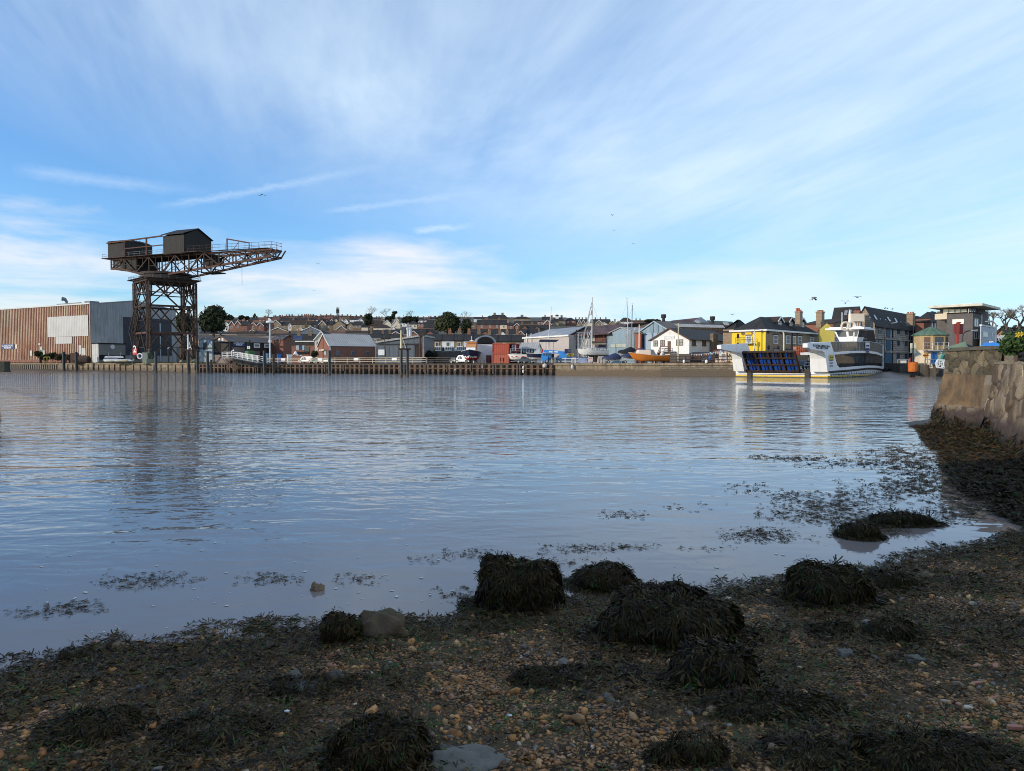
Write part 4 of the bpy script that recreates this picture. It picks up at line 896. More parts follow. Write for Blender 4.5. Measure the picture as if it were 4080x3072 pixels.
# ---------------------------------------------------------------- boatyard
def trailer(T,L_,root,wz=.32,mat=m_galv):
 m=M();m.T=T
 for y in(-.6,.6):m.bar((.2,y,.5),(L_,y*.2,.5),.12)
 for x in(.6,L_*.5):m.bar((x,-.7,.5),(x,.7,.5),.12)
 m.build('frame',mat,root)
 for y in(-.85,.85):wheel(root,T,L_*.35,y,wz,.2,m_tyre,m_galv)
# pilot boat, navy over red
Yp=bankY(1895,-5);p=at(1872,Yp,LAND+.55);T=TR(p.x+.4,p.y+7.5,p.z,R(-93));pb_=thing('pilot_boat','navy and red workboat with an orange wheelhouse propped up ashore','boat',p)
m_hred=MAT('red_antifouling',(.50,.03,.03),(.4,.025,.025));m_tan=MAT('orange_tan_paint',(.55,.27,.12),(.48,.23,.1))
hull(T,8.6,4.7,2.25,[m_navy,m_hred,m_white],pb_,wl=.42,band=.5,sheer=.5,deck=m_white,transom=.9)
m=M();m.T=T;m.prism([(1.9,-1.25,2.2),(5.4,-1.25,2.2),(4.9,-1.1,4.5),(2.3,-1.1,4.5)],(0,2.4,0));m.build('wheelhouse',m_tan,pb_)
m=M();m.T=T;m.prism([(1.7,-1.4,4.5),(5.3,-1.4,4.5),(5.0,-1.2,4.75),(2.0,-1.2,4.75)],(0,2.7,0));m.build('wheelhouse_roof',m_orange,pb_)
m=M();m.T=T;m.prism([(5.2,-1.2,2.25),(7.2,-.9,2.3),(6.6,-.8,3.1),(5.05,-1.1,3.4)],(0,2.1,0));m.build('fore_cabin',m_white,pb_)
for x0,x1 in((2.3,3.4),(3.55,4.85)):m=M();m.T=T;m.obox((x0,-1.27,3.3),(x1-x0,0,0),(0,.06,0),(0,.09,.95));m.build('window',m_glass,pb_)
m=M();m.T=T;m.tube([(3.4,0,4.7),(3.4,0,6.2)],.06,6);m.bar((2.8,-.5,5.1),(4,.5,5.1),.12);m.build('mast',m_white,pb_)
m=M();m.T=T
for x in(2,5,7.5):
 for y in(-1.2,1.2):m.bar((x,y*1.2,-.55),(x,y*.5,.5),.14)
m.build('cradle',m_timber,pb_)
# arched store
p=at(zp(z5,1080),bankY(1943,-14));ar=thing('arched_store','grey curved-roof store on a white block wall left of the red containers','store',p);m=M();yw=R(8)
m.T=TR(p.x,p.y,LAND,yw);m.obox((-3.4,-2,-.2),(6.2,0,0),(0,7,0),(0,0,5.0));m.build('wall',m_white,ar)
m=M();m.T=TR(p.x,p.y,LAND,yw);pr=[(-3.3+2.6*(1-math.cos(t)),-2.2,5.0+2.1*math.sin(t))for t in[i*math.pi/12 for i in range(13)]]
m.prism(pr,(0,6.8,0));m.build('roof',MAT('bluegrey_arch_sheet',(.25,.27,.32)),ar);m=M();m.T=TR(p.x,p.y,LAND,yw);m.prism([(x*.84-.3+.0,-2.28,5.0+(z-5)*.82)for x,y,z in pr],(0,.06,0));m.build('opening',m_dark,ar)
p=at(zp(z5,1095),bankY(1947,-8));db_=thing('oil_drum','dark red drum bin standing before the white block wall','drum',p);m=M();m.lathe(p.x,p.y,[(.62,LAND),(.66,LAND+.9),(.62,LAND+1.9)],12);m.build('body',MAT('oxide_red',(.10,.022,.022)),db_);m=M();m.lathe(p.x,p.y,[(.68,LAND+1.85),(.68,LAND+1.98)],12);m.build('rim',m_rust,db_)
# shipping containers
m_ctr=MAT('orange_red_container',(.50,.088,.048),(.40,.07,.042),ns=.3,stripe=('u',.5,.8),streak=((.30,.10,.065),.5));m_ctd=MAT('dark_red_container',(.19,.022,.026),(.15,.018,.02),stripe=('u',.5,.8),streak=((.1,.03,.02),.4));m_ctl=MAT('salmon_red_container',(.50,.125,.075),(.42,.1,.06),ns=.3,stripe=('u',.5,.85),streak=((.32,.12,.08),.45))
Yc=bankY(1970,-8);fc_=Face((PX(zp(z5,1165),Yc),Yc),(.97,-.24));wl_=fc_.u(zp(z5,1450))
def container(label,z,h,mat,wd,dp,fc,end,group='stacked red containers'):
 root=thing('shipping_container',label,'container',fc.pt(0,z),group);m=M();m.obox(fc.pt(0,z),fc.D*wd,-fc.N*dp,(0,0,h));m.build('body',mat,root)
 m=M()
 for u in(0,wd):m.bar(fc.pt(u,z,.03),fc.pt(u,z+h,.03),.2,.2)
 for zz_ in(z+.1,z+h-.1):m.bar(fc.pt(0,zz_,.03),fc.pt(wd,zz_,.03),.18,.18)
 m.build('frame',mat,root);n=Face(fc.pt(wd,0),-fc.N)
 for k in range(2):
  m=M();n.panel(m,(.1+k*dp/2,dp/2-.1+k*dp/2,z+.2,z+h-.2),.03,.05)
  for j in(.3,.7):u=(k+j)*dp/2;n.panel(m,(u-.04,u+.04,z+.15,z+h-.15),.09,.05)
  m.build('door',end,root)
hc_=(PZ(yp(z5,655),Yc)-LAND)/2
container('salmon red shipping container, lower of the wide pair in the boatyard',LAND,hc_-.03,m_ctl,wl_,2.7,fc_,m_ctd);container('orange red shipping container, upper of the wide pair in the boatyard',LAND+hc_,hc_,m_ctr,wl_,2.7,fc_,m_ctd)
fd_=Face(fc_.pt(wl_+.35,0,-1.0),(.99,-.12));wd_=fd_.u(zp(z5,1580));container('dark red shipping container, lower of the narrow end-on pair',LAND,hc_-.03,m_ctd,wd_,6,fd_,m_ctd);container('dark red shipping container with white lettering, upper of the narrow end-on pair',LAND+hc_,hc_,m_ctd,wd_,6,fd_,m_ctd)
m=M();a=fd_.pt(0,LAND+hc_-.1,.05);m.obox(a,fd_.D*(wd_+1.4),fd_.N*1.1,(0,0,.1));sc_=thing('container_landing','grey steel landing with handrails across the dark red containers','landing',a);m.build('deck',m_galv,sc_)
m=M();handrail(m,[a+fd_.N*1.1,a+fd_.N*1.1+fd_.D*(wd_+1.4)],1.2,1.4,.05);m.build('handrail',m_galv,sc_)
for k in range(3):
 m=M();p0=fd_.pt(wd_*(.25+.25*k),LAND+hc_*1.25,.16);m.obox(p0,fd_.D*.12,fd_.N*.02,(0,0,hc_*.6));m.build('locking_bar',m_white,sc_)
# speedboat
p=at(zp(z5,1500),bankY(2040,-9));T=TR(p.x+5.1,p.y-1.0,LAND+.75,R(180-14));sb=thing('speedboat','white speedboat with red flashes on a trailer beside the pickup','boat',p)
hull(T,6.4,2.2,1.35,[m_grp,m_grp,m_hred],sb,wl=.05,sheer=.1,deck=m_grp,transom=.9);trailer(TR(T.translation.x,T.translation.y,LAND,R(166)),5.6,sb)
m=M();m.T=T
for x,w_,h_ in((1.2,1.5,.22),(3.2,1.0,.26),(4.6,.6,.2)):
 m.prism([(x,1.04-.02*x,.70),(x+w_,1.02-.03*x,.8),(x+w_*.7,1.04-.03*x,.8+h_)],(0,.1,0))
m.build('red_flash',m_hred,sb);m=M();m.T=T;m.prism([(3.2,-.8,1.3),(5.2,-.5,1.3),(3.6,-.6,1.65),(3.2,-.7,1.65)],(0,1.4,0));m.build('windscreen',m_glass,sb)
# half-timbered look store behind with lean-to roof
lt=bldg('lean_to_roof','grey lean-to roof over a dark framed open store beside the pink-grey shed','store',zp(z5,1930),bankY(2120,-17),zp(z5,1640),zp(z5,2015),R(75),yp(z5,742),yp(z5,640),(m_white,m_white,m_corrl),'B',ov=.3)
m=M()
for i in range(7):u=lt['lb']*i/6;lt['fl'].panel(m,(u-.1,u+.1,LAND,lt['ze']),.04,.1)
for z in(LAND+1.2,LAND+2.6,LAND+3.6):lt['fl'].panel(m,(0,lt['lb'],z-.1,z+.12),.06,.12)
m.build('timber_frame',m_black,lt['root'])
# big pink-grey shed
m_pink=MAT('pinkish_grey_cladding',(.50,.44,.40),(.45,.40,.37),ns=.15,stripe=('u',.9,.93),streak=((.40,.36,.33),.3));m_proof=MAT('pale_grey_roofing',(.32,.33,.35),(.28,.29,.31),ns=.1,stripe=('u',4.2,.82),rough=.55)
pk=bldg('pink_grey_shed','large pinkish grey shed with a pale standing-seam roof behind the mobile crane','shed',zp(z6,470),bankY(2200,-24),zp(z5,1715),zp(z6,800),R(32),yp(z6,684),None,(m_pink,m_pink,m_proof),'B',ov=.2)
ob=pk['root'].children
for o in list(ob):
 if o.name.startswith('roof'):bpy.data.objects.remove(o)
m=M();zr2=PZ(yp(z6,535),bankY(2330,-38));e0=pk['q'](-.4,-.3,pk['ze']);e1_=pk['q'](-.4,pk['lb']+.3,pk['ze'])
r0=P(*z6(750,530),bankY(2330,-40));r1_=P(*z5(2140,412),bankY(2190,-38));m.prism([e0,e1_,r1_,r0],(0,0,-.25));m.prism([r0,r1_,r1_+Vector((6,14,-3)),r0+Vector((6,14,-3))],(0,0,-.2));m.build('roof',m_proof,pk['root'])
m=M();pk['fl'].panel(m,(-.3,pk['lb']+.4,pk['ze']-.35,pk['ze']+.05),.35,.12);m.build('gutter',m_trim,pk['root'])
for x in(1778,1858):
 m=M();u=pk['fl'].u(zp(z5,x));c=pk['fl'].pt(u,LAND+3.5,.3);m.tube([c,Vector((c.x,c.y,PZ(yp(z5,480),c.y)))],.13,6);m.build('flue',m_galv,pk['root'])
# rusty saw-roofed building with scaffold, pale walls
m_rroof=MAT('rusty_roof_sheets',(.135,.06,.05),(.09,.045,.04),ns=.25,stripe=('u',5.0,.5),streak=((.30,.26,.24),.35))
rr=bldg('rusty_roofed_shed','wide shed with rust-red roof sheets and scaffolding behind the yacht','shed',zp(z6,1140),bankY(2390,-26),zp(z6,470),zp(z6,1640),R(45),yp(z6,668),yp(z6,655),(m_corrl,m_rusty,m_rroof),'B',ov=.1)
m=M();a=P(*z6(470,690),bankY(2270,-28));b=P(*z6(1180,655),bankY(2430,-24));c=P(*z6(1930,455),bankY(2590,-58));d=P(*z6(760,535),bankY(2330,-45));m.prism([a,b,c,d],(0,0,-.25));m.build('roof_slope',m_rroof,rr['root'])
m=M();m.prism([b,P(*z6(1560,480),bankY(2510,-36)),c],(0,0,-.25));m.build('roof_slope',m_rroof,rr['root'])
panel(rr,'fl',z6,930,672,1135,905,'rust_panel',m_rusty,.05);panel(rr,'fl',z6,500,745,600,900,'doorway',m_cream,.05)
m=M()
for x in(482,606):u=rr['fl'].u(zp(z6,x));rr['fl'].panel(m,(u-.25,u+.25,LAND,PZ(yp(z6,725),bankY(2270,-24))),.1,.3)
u0,u1=rr['fl'].u(zp(z6,478)),rr['fl'].u(zp(z6,620));rr['fl'].panel(m,(u0,u1,PZ(yp(z6,748),182),PZ(yp(z6,724),182)),.1,.35);m.build('door_frame',m_rust,rr['root'])
def scaffold(px0,px1,py0,py1,Y,label,n=5,lv=5):
 root=thing('scaffold',label,'scaffold',P(px0,py1,Y),'tube scaffolds round the rusty shed');m=M();z0,z1_=LAND,PZ(py0,Y)
 for i in range(n):
  for dy in(0,1.3):x=PX(px0+(px1-px0)*i/(n-1),Y);m.tube([(x,Y+dy,z0),(x,Y+dy,z1_-random.random()*1.2)],.07,5)
 for k in range(1,lv+1):
  z=z0+(z1_-z0)*k/(lv+.4)
  for dy in(0,1.3):m.tube([(PX(px0,Y)-.4,Y+dy,z),(PX(px1,Y)+.4,Y+dy,z)],.06,5)
 m.tube([(PX(px0,Y),Y,z0),(PX(px1,Y),Y,z1_)],.05,5);m.build('tubes',m_galv,root)
scaffold(zp(z6,640),zp(z6,860),yp(z6,600),1440,bankY(2330,-21),'tube scaffold with corner poles left of the tall yacht mast')
scaffold(zp(z6,1490),zp(z6,1640),yp(z6,545),1440,bankY(2510,-23),'tube scaffold rising between the two blue sheds')
# blue sheds
b1=bldg('faded_blue_shed','faded blue corrugated gable shed behind the white yacht stern','shed',zp(z6,1630),bankY(2480,-20),zp(z6,1140),zp(z6,1660),R(35),yp(z6,668),None,(m_blsheet,m_blsheet,m_corr),'A')
for o in list(b1['root'].children):
 if o.name.split('.')[0]in('roof','wall'):bpy.data.objects.remove(o)
fb=b1['fl'];pts=[z6(1140,1190),z6(1630,1190),z6(1630,650),z6(1395,565),z6(1140,685)];m=M();fb.poly(m,pts,-9,9.0);m.build('wall',m_blsheet,b1['root'])
m=M();a,b,c=[fb.pt(*fb.hit(*z6(*q)),.25)for q in((1128,680),(1395,556),(1650,648))]
for s_,e_ in((a,b),(b,c)):m.prism([s_,e_,e_+fb.N*-9.6,s_+fb.N*-9.6],(0,0,.2))
m.build('roof',m_corrl,b1['root']);panel(b1,'fl',z6,1212,845,1480,900,'pale_panel',MAT('pale_green_sheet',(.52,.55,.46),stripe=('u',.35,.75)),.05)
panel(b1,'fl',z6,1480,650,1632,935,'grey_sheeting',MAT('grey_blue_ribbed',(.30,.35,.38),(.25,.28,.3),stripe=('u',.5,.6)),.04)
b2=bldg('blue_grey_boatshed','tall blue grey ribbed gable boat shed with a pale roller door','boat shed',zp(z6,2235),bankY(2630,-17),zp(z6,1732),zp(z6,2500),R(40),yp(z6,590),yp(z6,440),(m_blsheet,m_blsheet,m_corr),'A',barge=m_ltblue)
panel(b2,'fl',z6,1800,665,2190,950,'roller_door',MAT('pale_blue_door',(.36,.44,.52),(.32,.40,.47),stripe=('v',.5,.85)),.05);panel(b2,'fl',z6,1778,660,1802,950,'door_jamb',MAT('maroon',(.10,.02,.03)),.08,.15);panel(b2,'fl',z6,1778,648,2200,664,'lintel',m_ltblue,.08,.15)
ro=bldg('rust_red_store','narrow rust red store wedged between the two blue sheds','store',zp(z6,1735),bankY(2540,-19),zp(z6,1636),zp(z6,1745),R(45),yp(z6,655),None,(MAT('oxide_orange',(.36,.11,.05),(.26,.07,.035)),m_rusty,m_corr))
# long roofs behind with mushroom vents
m_mossroof=MAT('mossy_asbestos_roof',(.085,.075,.055),(.045,.042,.032),ns=.35,stripe=('u',1.0,.7),streak=((.10,.10,.05),.5));m_greenroof=MAT('green_sheet_roof',(.06,.085,.065),(.05,.06,.05),stripe=('u',1,.8))
def roofslope(name,label,pts,mats,th=.3,base=None):
 root=thing(name,label,'shed',(pts[0].x,pts[0].y,LAND));m=M();m.prism(pts,(0,0,-th));m.build('roof',mats[0],root)
 m=M();a,b=pts[0],pts[1];n=(b-a).cross(Vector((0,0,1))).normalized()*.3
 m.poly([Vector((a.x,a.y,LAND-1)),Vector((b.x,b.y,LAND-1)),b-Vector((0,0,th)),a-Vector((0,0,th))]);m.build('wall',mats[1],root);return root
Yr=bankY(2720,-30)
w1=roofslope('mossy_roofed_workshop','long workshop with a mossy dark roof and two black mushroom vents',[P(*z7(430,470),Yr),P(*z7(1460,478),Yr-3),P(*z7(1350,385),Yr+11),P(*z7(230,345),Yr+14)],(m_mossroof,m_dkshed))
m=M();m.prism([P(*z7(480,462),Yr-.4)+Vector((0,0,.1)),P(*z7(1450,475),Yr-3.4)+Vector((0,0,.1)),P(*z7(1420,436),Yr+2.0)+Vector((0,0,.1)),P(*z7(375,402),Yr+3.2)+Vector((0,0,.1))],(0,0,.08));m.build('pale_sheeting',m_corrl,w1)
for x,y in((370,350),(1232,385)):
 b=P(*z7(x,y),Yr+10.5);u=Yr/F/4.424;m=M();m.lathe(b.x,b.y,[(50*u,b.z-.8),(28*u,b.z+22*u),(26*u,b.z+50*u),(46*u,b.z+58*u),(48*u,b.z+120*u),(40*u,b.z+124*u)],18);m.build('mushroom_vent',MAT('sooty_steel',(.035,.028,.026),(.022,.02,.02)),w1)
for x0,x1,y0,y1 in((925,1020,360,388),(1415,1528,388,425)):
 a=P(*z7(x0,y0),Yr+9.4);m=M();m.prism([P(*z7(x0,y0),Yr+9),P(*z7(x1-25,y0+3),Yr+9),P(*z7(x1,y1),Yr+5.5),P(*z7(x0+40,y1),Yr+5.5)],(0,0,.35));m.build('rooflight',m_corrl,w1)
Yq=Yr+30
w2=roofslope('rust_striped_shed','far shed with rust-striped roof and pale gable between the mushroom vents',[P(*z7(420,385),Yq),P(*z7(880,362),Yq-2),P(*z7(1045,283),Yq+10),P(*z7(520,340),Yq+16)],(MAT('striped_rust_roof',(.14,.055,.045),(.11,.045,.04),stripe=('u',5.5,.35),ns=.2),m_rusty))
m=M();m.prism([P(*z7(860,372),Yq-2.2),P(*z7(1175,376),Yq-2),P(*z7(1045,290),Yq+1)],(0,6,0));m.build('gable',m_greyren,w2)
roofslope('green_roofed_shed','long low green sheet roof behind the right mushroom vent',[P(*z7(1150,390),Yq),P(*z7(1600,395),Yq),P(*z7(1590,362),Yq+12),P(*z7(1140,336),Yq+12)],(m_greenroof,m_dkshed))
# ---------------------------------------------------------------- boats right of centre
# mobile crane lorry
m_lblue=MAT('lorry_blue',(.05,.27,.66),(.04,.23,.58),rough=.4)
Yk=bankY(2230,-5);p=at(2165,Yk);kx=lambda x:(x/8.848+2150-2157)/F*Yk
T=TR(p.x-.4,p.y,LAND,R(-4));ck=thing('mobile_crane','bright blue mobile crane lorry with a long boom and hazard-striped tail','mobile crane',p)
zz8=lambda y:PZ(1370+y/8.848,Yk)-LAND
def kb(name,pts,y0,dy,mat):m=M();m.T=T;m.prism([(kx(x),y0,zz8(y))for x,y in pts],(0,dy,0));return m.build(name,mat,ck)
kb('cab',[(55,605),(55,430),(100,320),(270,320),(290,600)],-1.1,2.2,m_lblue)
kb('rear_cab',[(275,510),(275,330),(405,330),(415,510)],-1.0,2.0,MAT('deep_blue_paint',(.03,.14,.36)))
kb('window',[(125,415),(130,340),(185,340),(185,415)],-1.13,.04,m_glass);kb('window',[(205,415),(205,340),(258,340),(262,415)],-1.13,.04,m_glass);kb('window',[(300,400),(300,345),(385,345),(385,400)],-1.03,.04,m_glass)
kb('boom',[(130,215),(480,225),(880,275),(900,440),(680,450),(720,360),(130,300)],-.5,1.0,m_lblue)
kb('operator_cab',[(860,340),(870,180),(1090,185),(1085,340)],-.9,1.4,m_tarp);kb('window',[(985,300),(985,205),(1080,205),(1078,300)],-.93,.04,m_glass)
kb('turntable',[(680,500),(680,400),(940,345),(940,500)],-.9,1.8,m_lblue);kb('chassis',[(280,560),(280,500),(1200,460),(1660,460),(1660,500),(1200,560)],-.8,1.6,MAT('chassis_blue',(.05,.11,.24)))
hz=M();hz.T=T;hz.prism([(kx(x),-1.0,zz8(y))for x,y in((940,440),(945,345),(1190,350),(1185,440))],(0,2.0,0));tailb=hz.build('counterweight',m_yellow,ck)
hz=M();hz.T=T;c_=1065
for k in range(4):
 for s in(-1,1):
  x0=c_+s*(25+k*34);x1=c_+s*(25+k*34-62);x2=max(942,min(1188,x1))if False else x1
  hz.prism([(kx(x0),-1.03,zz8(435)),(kx(x0-s*16),-1.03,zz8(435)),(kx(x0-s*70),-1.03,zz8(355)),(kx(x0-s*54),-1.03,zz8(355))],(0,.02,0))
hz.build('hazard_stripe',m_black,tailb)
text('BOOM HIRE',.5,T@Vector((kx(480),-.53,zz8(285))),(1,-.05,0),ck,m_letter,bold=.01)if False else None
for x in(392,585):kb('white_marking',[(x-75,300),(x-75,255),(x+55,262),(x+55,310)],-.53,.02,m_letter)
for x,r_ in((245,70),(670,62)):
 for y in(-.95,.95):wheel(ck,T,kx(x),y,zz8(630)+.0 if False else(zz8(700-2*r_+0)+0)/2+.05,.35,m_tyre,m_galv)
kb('outrigger',[(405,670),(405,520),(440,520),(440,670)],-1.25,.3,m_yellow);kb('outrigger',[(500,650),(500,510),(560,510),(560,650)],-1.25,.3,m_grey)
kb('boom_head',[(60,330),(40,340),(80,170),(125,190),(110,300)],-.3,.6,m_red)
# small cruiser left of the crane lorry
p=at(zp(z5,1830),bankY(2130,-7));cr=thing('motor_cruiser','white motor cruiser with a dark canvas canopy behind the blue crane cab','boat',p);T=TR(p.x+5.6,p.y+.5,LAND+.85,R(178))
hull(T,6.2,2.4,1.4,[m_navy,m_grp,m_grp],cr,wl=.35,sheer=.2,deck=m_grp,transom=.9);trailer(TR(p.x+5.6,p.y+.5,LAND,R(178)),5.4,cr)
m=M();m.T=T;m.prism([(2.6,-1,1.3),(5.0,-.6,1.4),(3.9,-.6,2.9),(3.2,-.8,2.9)],(0,1.8,0));m.build('cabin',m_grp,cr);m=M();m.T=T
for x in(.1,1.0,1.9,2.9,3.4):m.bar((x,-1.1,1.4),(x,-1.1,4.3),.09);m.bar((x,1.1,1.4),(x,1.1,4.3),.09)
m.build('canopy_frame',m_galv,cr);m=M();m.T=T;m.prism([(-.5,-1.2,4.2),(3.6,-1.2,4.2),(3.4,-1.2,4.75),(-1.2,-1.2,4.7)],(0,2.4,0));m.build('canopy',m_navy,cr)
# yacht on cradle
Yy_=bankY(2370,-5.5);p=at(2312,Yy_);yt=thing('yacht','white sailing yacht with a blue sail cover chocked up ashore','boat',p);u=Yy_/F/4.424
T=TR(PX(zp(z6,1175),Yy_),Yy_+1.2,PZ(yp(z6,1062),Yy_),R(180+9));Ly=520*u
hull(T,Ly,2.7,112*u,[m_grp,MAT('grey_green_antifouling',(.20,.21,.18),(.16,.17,.14)),m_grp],yt,wl=.22,sheer=.25,deck=m_grp,transom=.75)
m=M();m.T=T;m.prism([(Ly*.22,-.85,100*u),(Ly*.80,-.5,108*u),(Ly*.72,-.5,150*u),(Ly*.50,-.65,152*u),(Ly*.45,-.8,150*u),(Ly*.22,-.8,130*u)],(0,1.5,0));m.build('coachroof',m_grp,yt)
for a,b in((.46,.52),(.56,.63)):m=M();m.T=T;m.obox((Ly*a,-.84,122*u),(Ly*(b-a),0,0),(0,.3,0),(0,0,.22));m.T=T;m.build('window',m_glass,yt)
for a,b in((.46,.52),(.56,.63)):m=M();m.T=T;m.obox((Ly*a,.72,122*u),(Ly*(b-a),0,0),(0,.2,0),(0,0,.22));m.build('window',m_glass,yt)
m=M();m.T=T;m.prism([(Ly*.08,.95,108*u),(Ly*.46,.95,115*u),(Ly*.44,.95,160*u),(Ly*.08,.95,150*u)],(0,.1,0));dg=m.build('dodger',m_tarp,yt)
text('WINDFALL',.6,T@Vector((Ly*.27,1.08,128*u)),T.to_3x3()@Vector((-1,0,0)),yt,m_letter,bold=.012)
m=M();m.T=T;m.prism([(Ly*.10,-.7,150*u),(Ly*.40,-.7,152*u),(Ly*.36,-.6,205*u),(Ly*.18,-.6,200*u)],(0,1.4,0));m.build('sprayhood',m_navy,yt)
mt=T@Vector((Ly*.57,0,100*u));zt=PZ(yp(z6,15),Yy_);m=M();m.tube([mt,Vector((mt.x+.05,mt.y,zt))],[.15,.09],8);m.build('mast',MAT('mast_cream',(.62,.56,.46),(.5,.45,.38)),yt)
m=M();a=Vector((mt.x,mt.y,PZ(yp(z6,838),Yy_)));bm_=a+T.to_3x3()@Vector((-260*u,0,0));m.tube([a,bm_],.16,8);m.build('boom',m_creamp,yt);m=M();m.tube([a+Vector((0,0,.3)),bm_+Vector((0,0,.25))],[.3,.2],8);m.build('sail_cover',MAT('brown_sail_cover',(.12,.07,.05)),yt)
m=M();top=Vector((mt.x,mt.y,zt-1));bw_=T@Vector((Ly,0,112*u));st_=T@Vector((0,0,110*u));m.tube([top,bw_],.055,5)
for q in(st_,T@Vector((Ly*.5,1.2,1.8)),T@Vector((Ly*.5,-1.2,1.8))):m.tube([top,q],.018,4)
m.build('rigging',m_grey,yt);m=M();m.tube([top+Vector((-.1,0,-1)),bw_+Vector((.3,0,.4))],[.06,.14],6);m.build('furled_jib',MAT('furled_sail',(.40,.38,.36)),yt)
m=M();c=Vector((mt.x-.3,mt.y,PZ(yp(z6,330),Yy_)));m.lathe(c.x,c.y,[(.1,c.z),(.24,c.z+.2),(.24,c.z+1.0),(.1,c.z+1.2)],8);m.build('radar_reflector',m_white,yt)
m=M();m.T=T
for x in(.25,.5,.75):
 for y in(-.9,.9):m.bar((Ly*x,y*1.3,-1.6),(Ly*x,y*.7,.6),.12)
m.prism([(Ly*.40,-.15,-1.3),(Ly*.62,-.15,-1.3),(Ly*.66,-.15,.1),(Ly*.36,-.15,.1)],(0,.3,0));m.build('cradle',m_timber,yt)
m=M();m.T=T;handrail(m,[(Ly*.02,1.1,110*u),(Ly*.5,1.25,112*u)],.6,1.2,.025);handrail(m,[(Ly*.88,.6,118*u),(Ly*1.0,0,122*u),(Ly*.88,-.6,118*u)],.6,1,.025);m.build('guardrail',m_galv,yt)
# two further masts of boats laid up behind
def mast(px0,py0,px1,py1,Y,label,mat,r=.11,stays=()):
 a,b=P(px1,py1,Y),P(px0,py0,Y);root=thing('boat_mast',label,'mast',(a.x,a.y,a.z),'bare masts of laid-up boats');m=M();m.tube([a,b],[r,r*.7],7);m.build('spar',mat,root)
 m=M();m.bar(b,b+Vector((0,0,.5)),.03);m.bar(b+Vector((-.25,0,.3)),b+Vector((.25,0,.3)),.04);m.build('wind_vane',m_grey,root)
 for sx,sy in stays:m=M();m.tube([b-Vector((0,0,.5)),P(sx,sy,Y)],.015,3);m.build('stay',m_grey,root)
m_alu=MAT('alloy_spar',(.52,.52,.52),(.45,.45,.46),rough=.4,metal=.2)
mast(*z6(160,218),*z6(98,935),bankY(2185,-13),'leaning thin alloy mast before the pink-grey shed roof',m_alu)
mast(*z6(1495,62),*z6(1520,920),bankY(2500,-12),'tall alloy mast in front of the faded blue shed',m_alu,.12,(z6(1395,410),z6(1560,600)))
mast(*z6(1590,160),*z6(1572,905),bankY(2515,-11),'dark shorter mast beside the tall alloy mast',m_grey,.13,(z6(1530,380),z6(1680,400)))
tubepost(zp(z6,1711),yp(z6,500),yp(z6,915),bankY(2546,-14),.13,'flag_pole','plain white pole standing between the blue sheds','pole',m_white)
tubepost(zp(z6,603),yp(z6,590),yp(z6,930),bankY(2296,-15),.16,'dark_pole','stout black pole before the rusty roofed shed','pole',m_black)
tubepost(zp(z7,628),yp(z7,388),yp(z7,1060),bankY(2702,-2),.11,'flag_pole','white flagpole in front of the white clubhouse','flagpole',m_creamp)
# covered boats
def covered(px0,px1,py0,py1,Y,label,mat,yaw=-10,hump=.6,w=2.2):
 a=PX(px0,Y);b=PX(px1,Y);L_=b-a;z0,z1_=PZ(py1,Y),PZ(py0,Y);root=thing('covered_boat',label,'boat',((a+b)/2,Y,LAND),'tarpaulined boats in the yard');T=TR(a,Y,0,R(yaw));m=M();m.T=T;H_=z1_-z0
 def f(s,t):
  x=s*L_;e=math.sin(min(1,max(0,s*1.02))*math.pi)**.35;rid=.55+.45*math.exp(-((s-hump)/.28)**2);th_=math.pi*t
  return Vector((x,-math.cos(th_)*w/2*e,z0+H_*rid*(math.sin(th_)**.7)*(.5+.5*e)+.05*mnoise.noise((x*1.5,t*5,3))))
 m.grid(f,24,12);m.build('cover',mat,root,smooth=True);T2=TR(a,Y,0,R(yaw));m=M();m.T=T2;m.prism([(L_*.03,-w*.4,z0+.1),(L_*.97,-w*.25,z0+.15),(L_*.9,-w*.15,z0-.35),(L_*.1,-w*.25,z0-.35)],(0,w*.6,0));m.build('hull',m_grp,root)
 trailer(TR(a,Y,LAND,R(yaw)),L_*.9,root)
covered(zp(z6,1060),zp(z6,1395),yp(z6,1000),yp(z6,1115),bankY(2440,-3.5),'navy tarpaulined boat on a trailer just right of the yacht cradle',m_tarp,-6,.7)
covered(zp(z6,1392),zp(z6,1625),yp(z6,980),yp(z6,1080),bankY(2500,-4),'navy tarpaulined boat tucked behind the orange boat bow',m_tarp,-8,.8)
covered(zp(z6,1330),zp(z6,1660),yp(z6,890),yp(z6,1010),bankY(2500,-8),'black tarpaulined boat with peaked cover at the foot of the dark mast',MAT('black_tarpaulin',(.012,.014,.02)),-5,.72)
covered(zp(z6,1600),zp(z6,1880),yp(z6,915),yp(z6,990),bankY(2550,-9),'flat navy tarpaulined boat behind the orange boat cabin',m_tarp,-5,.5)
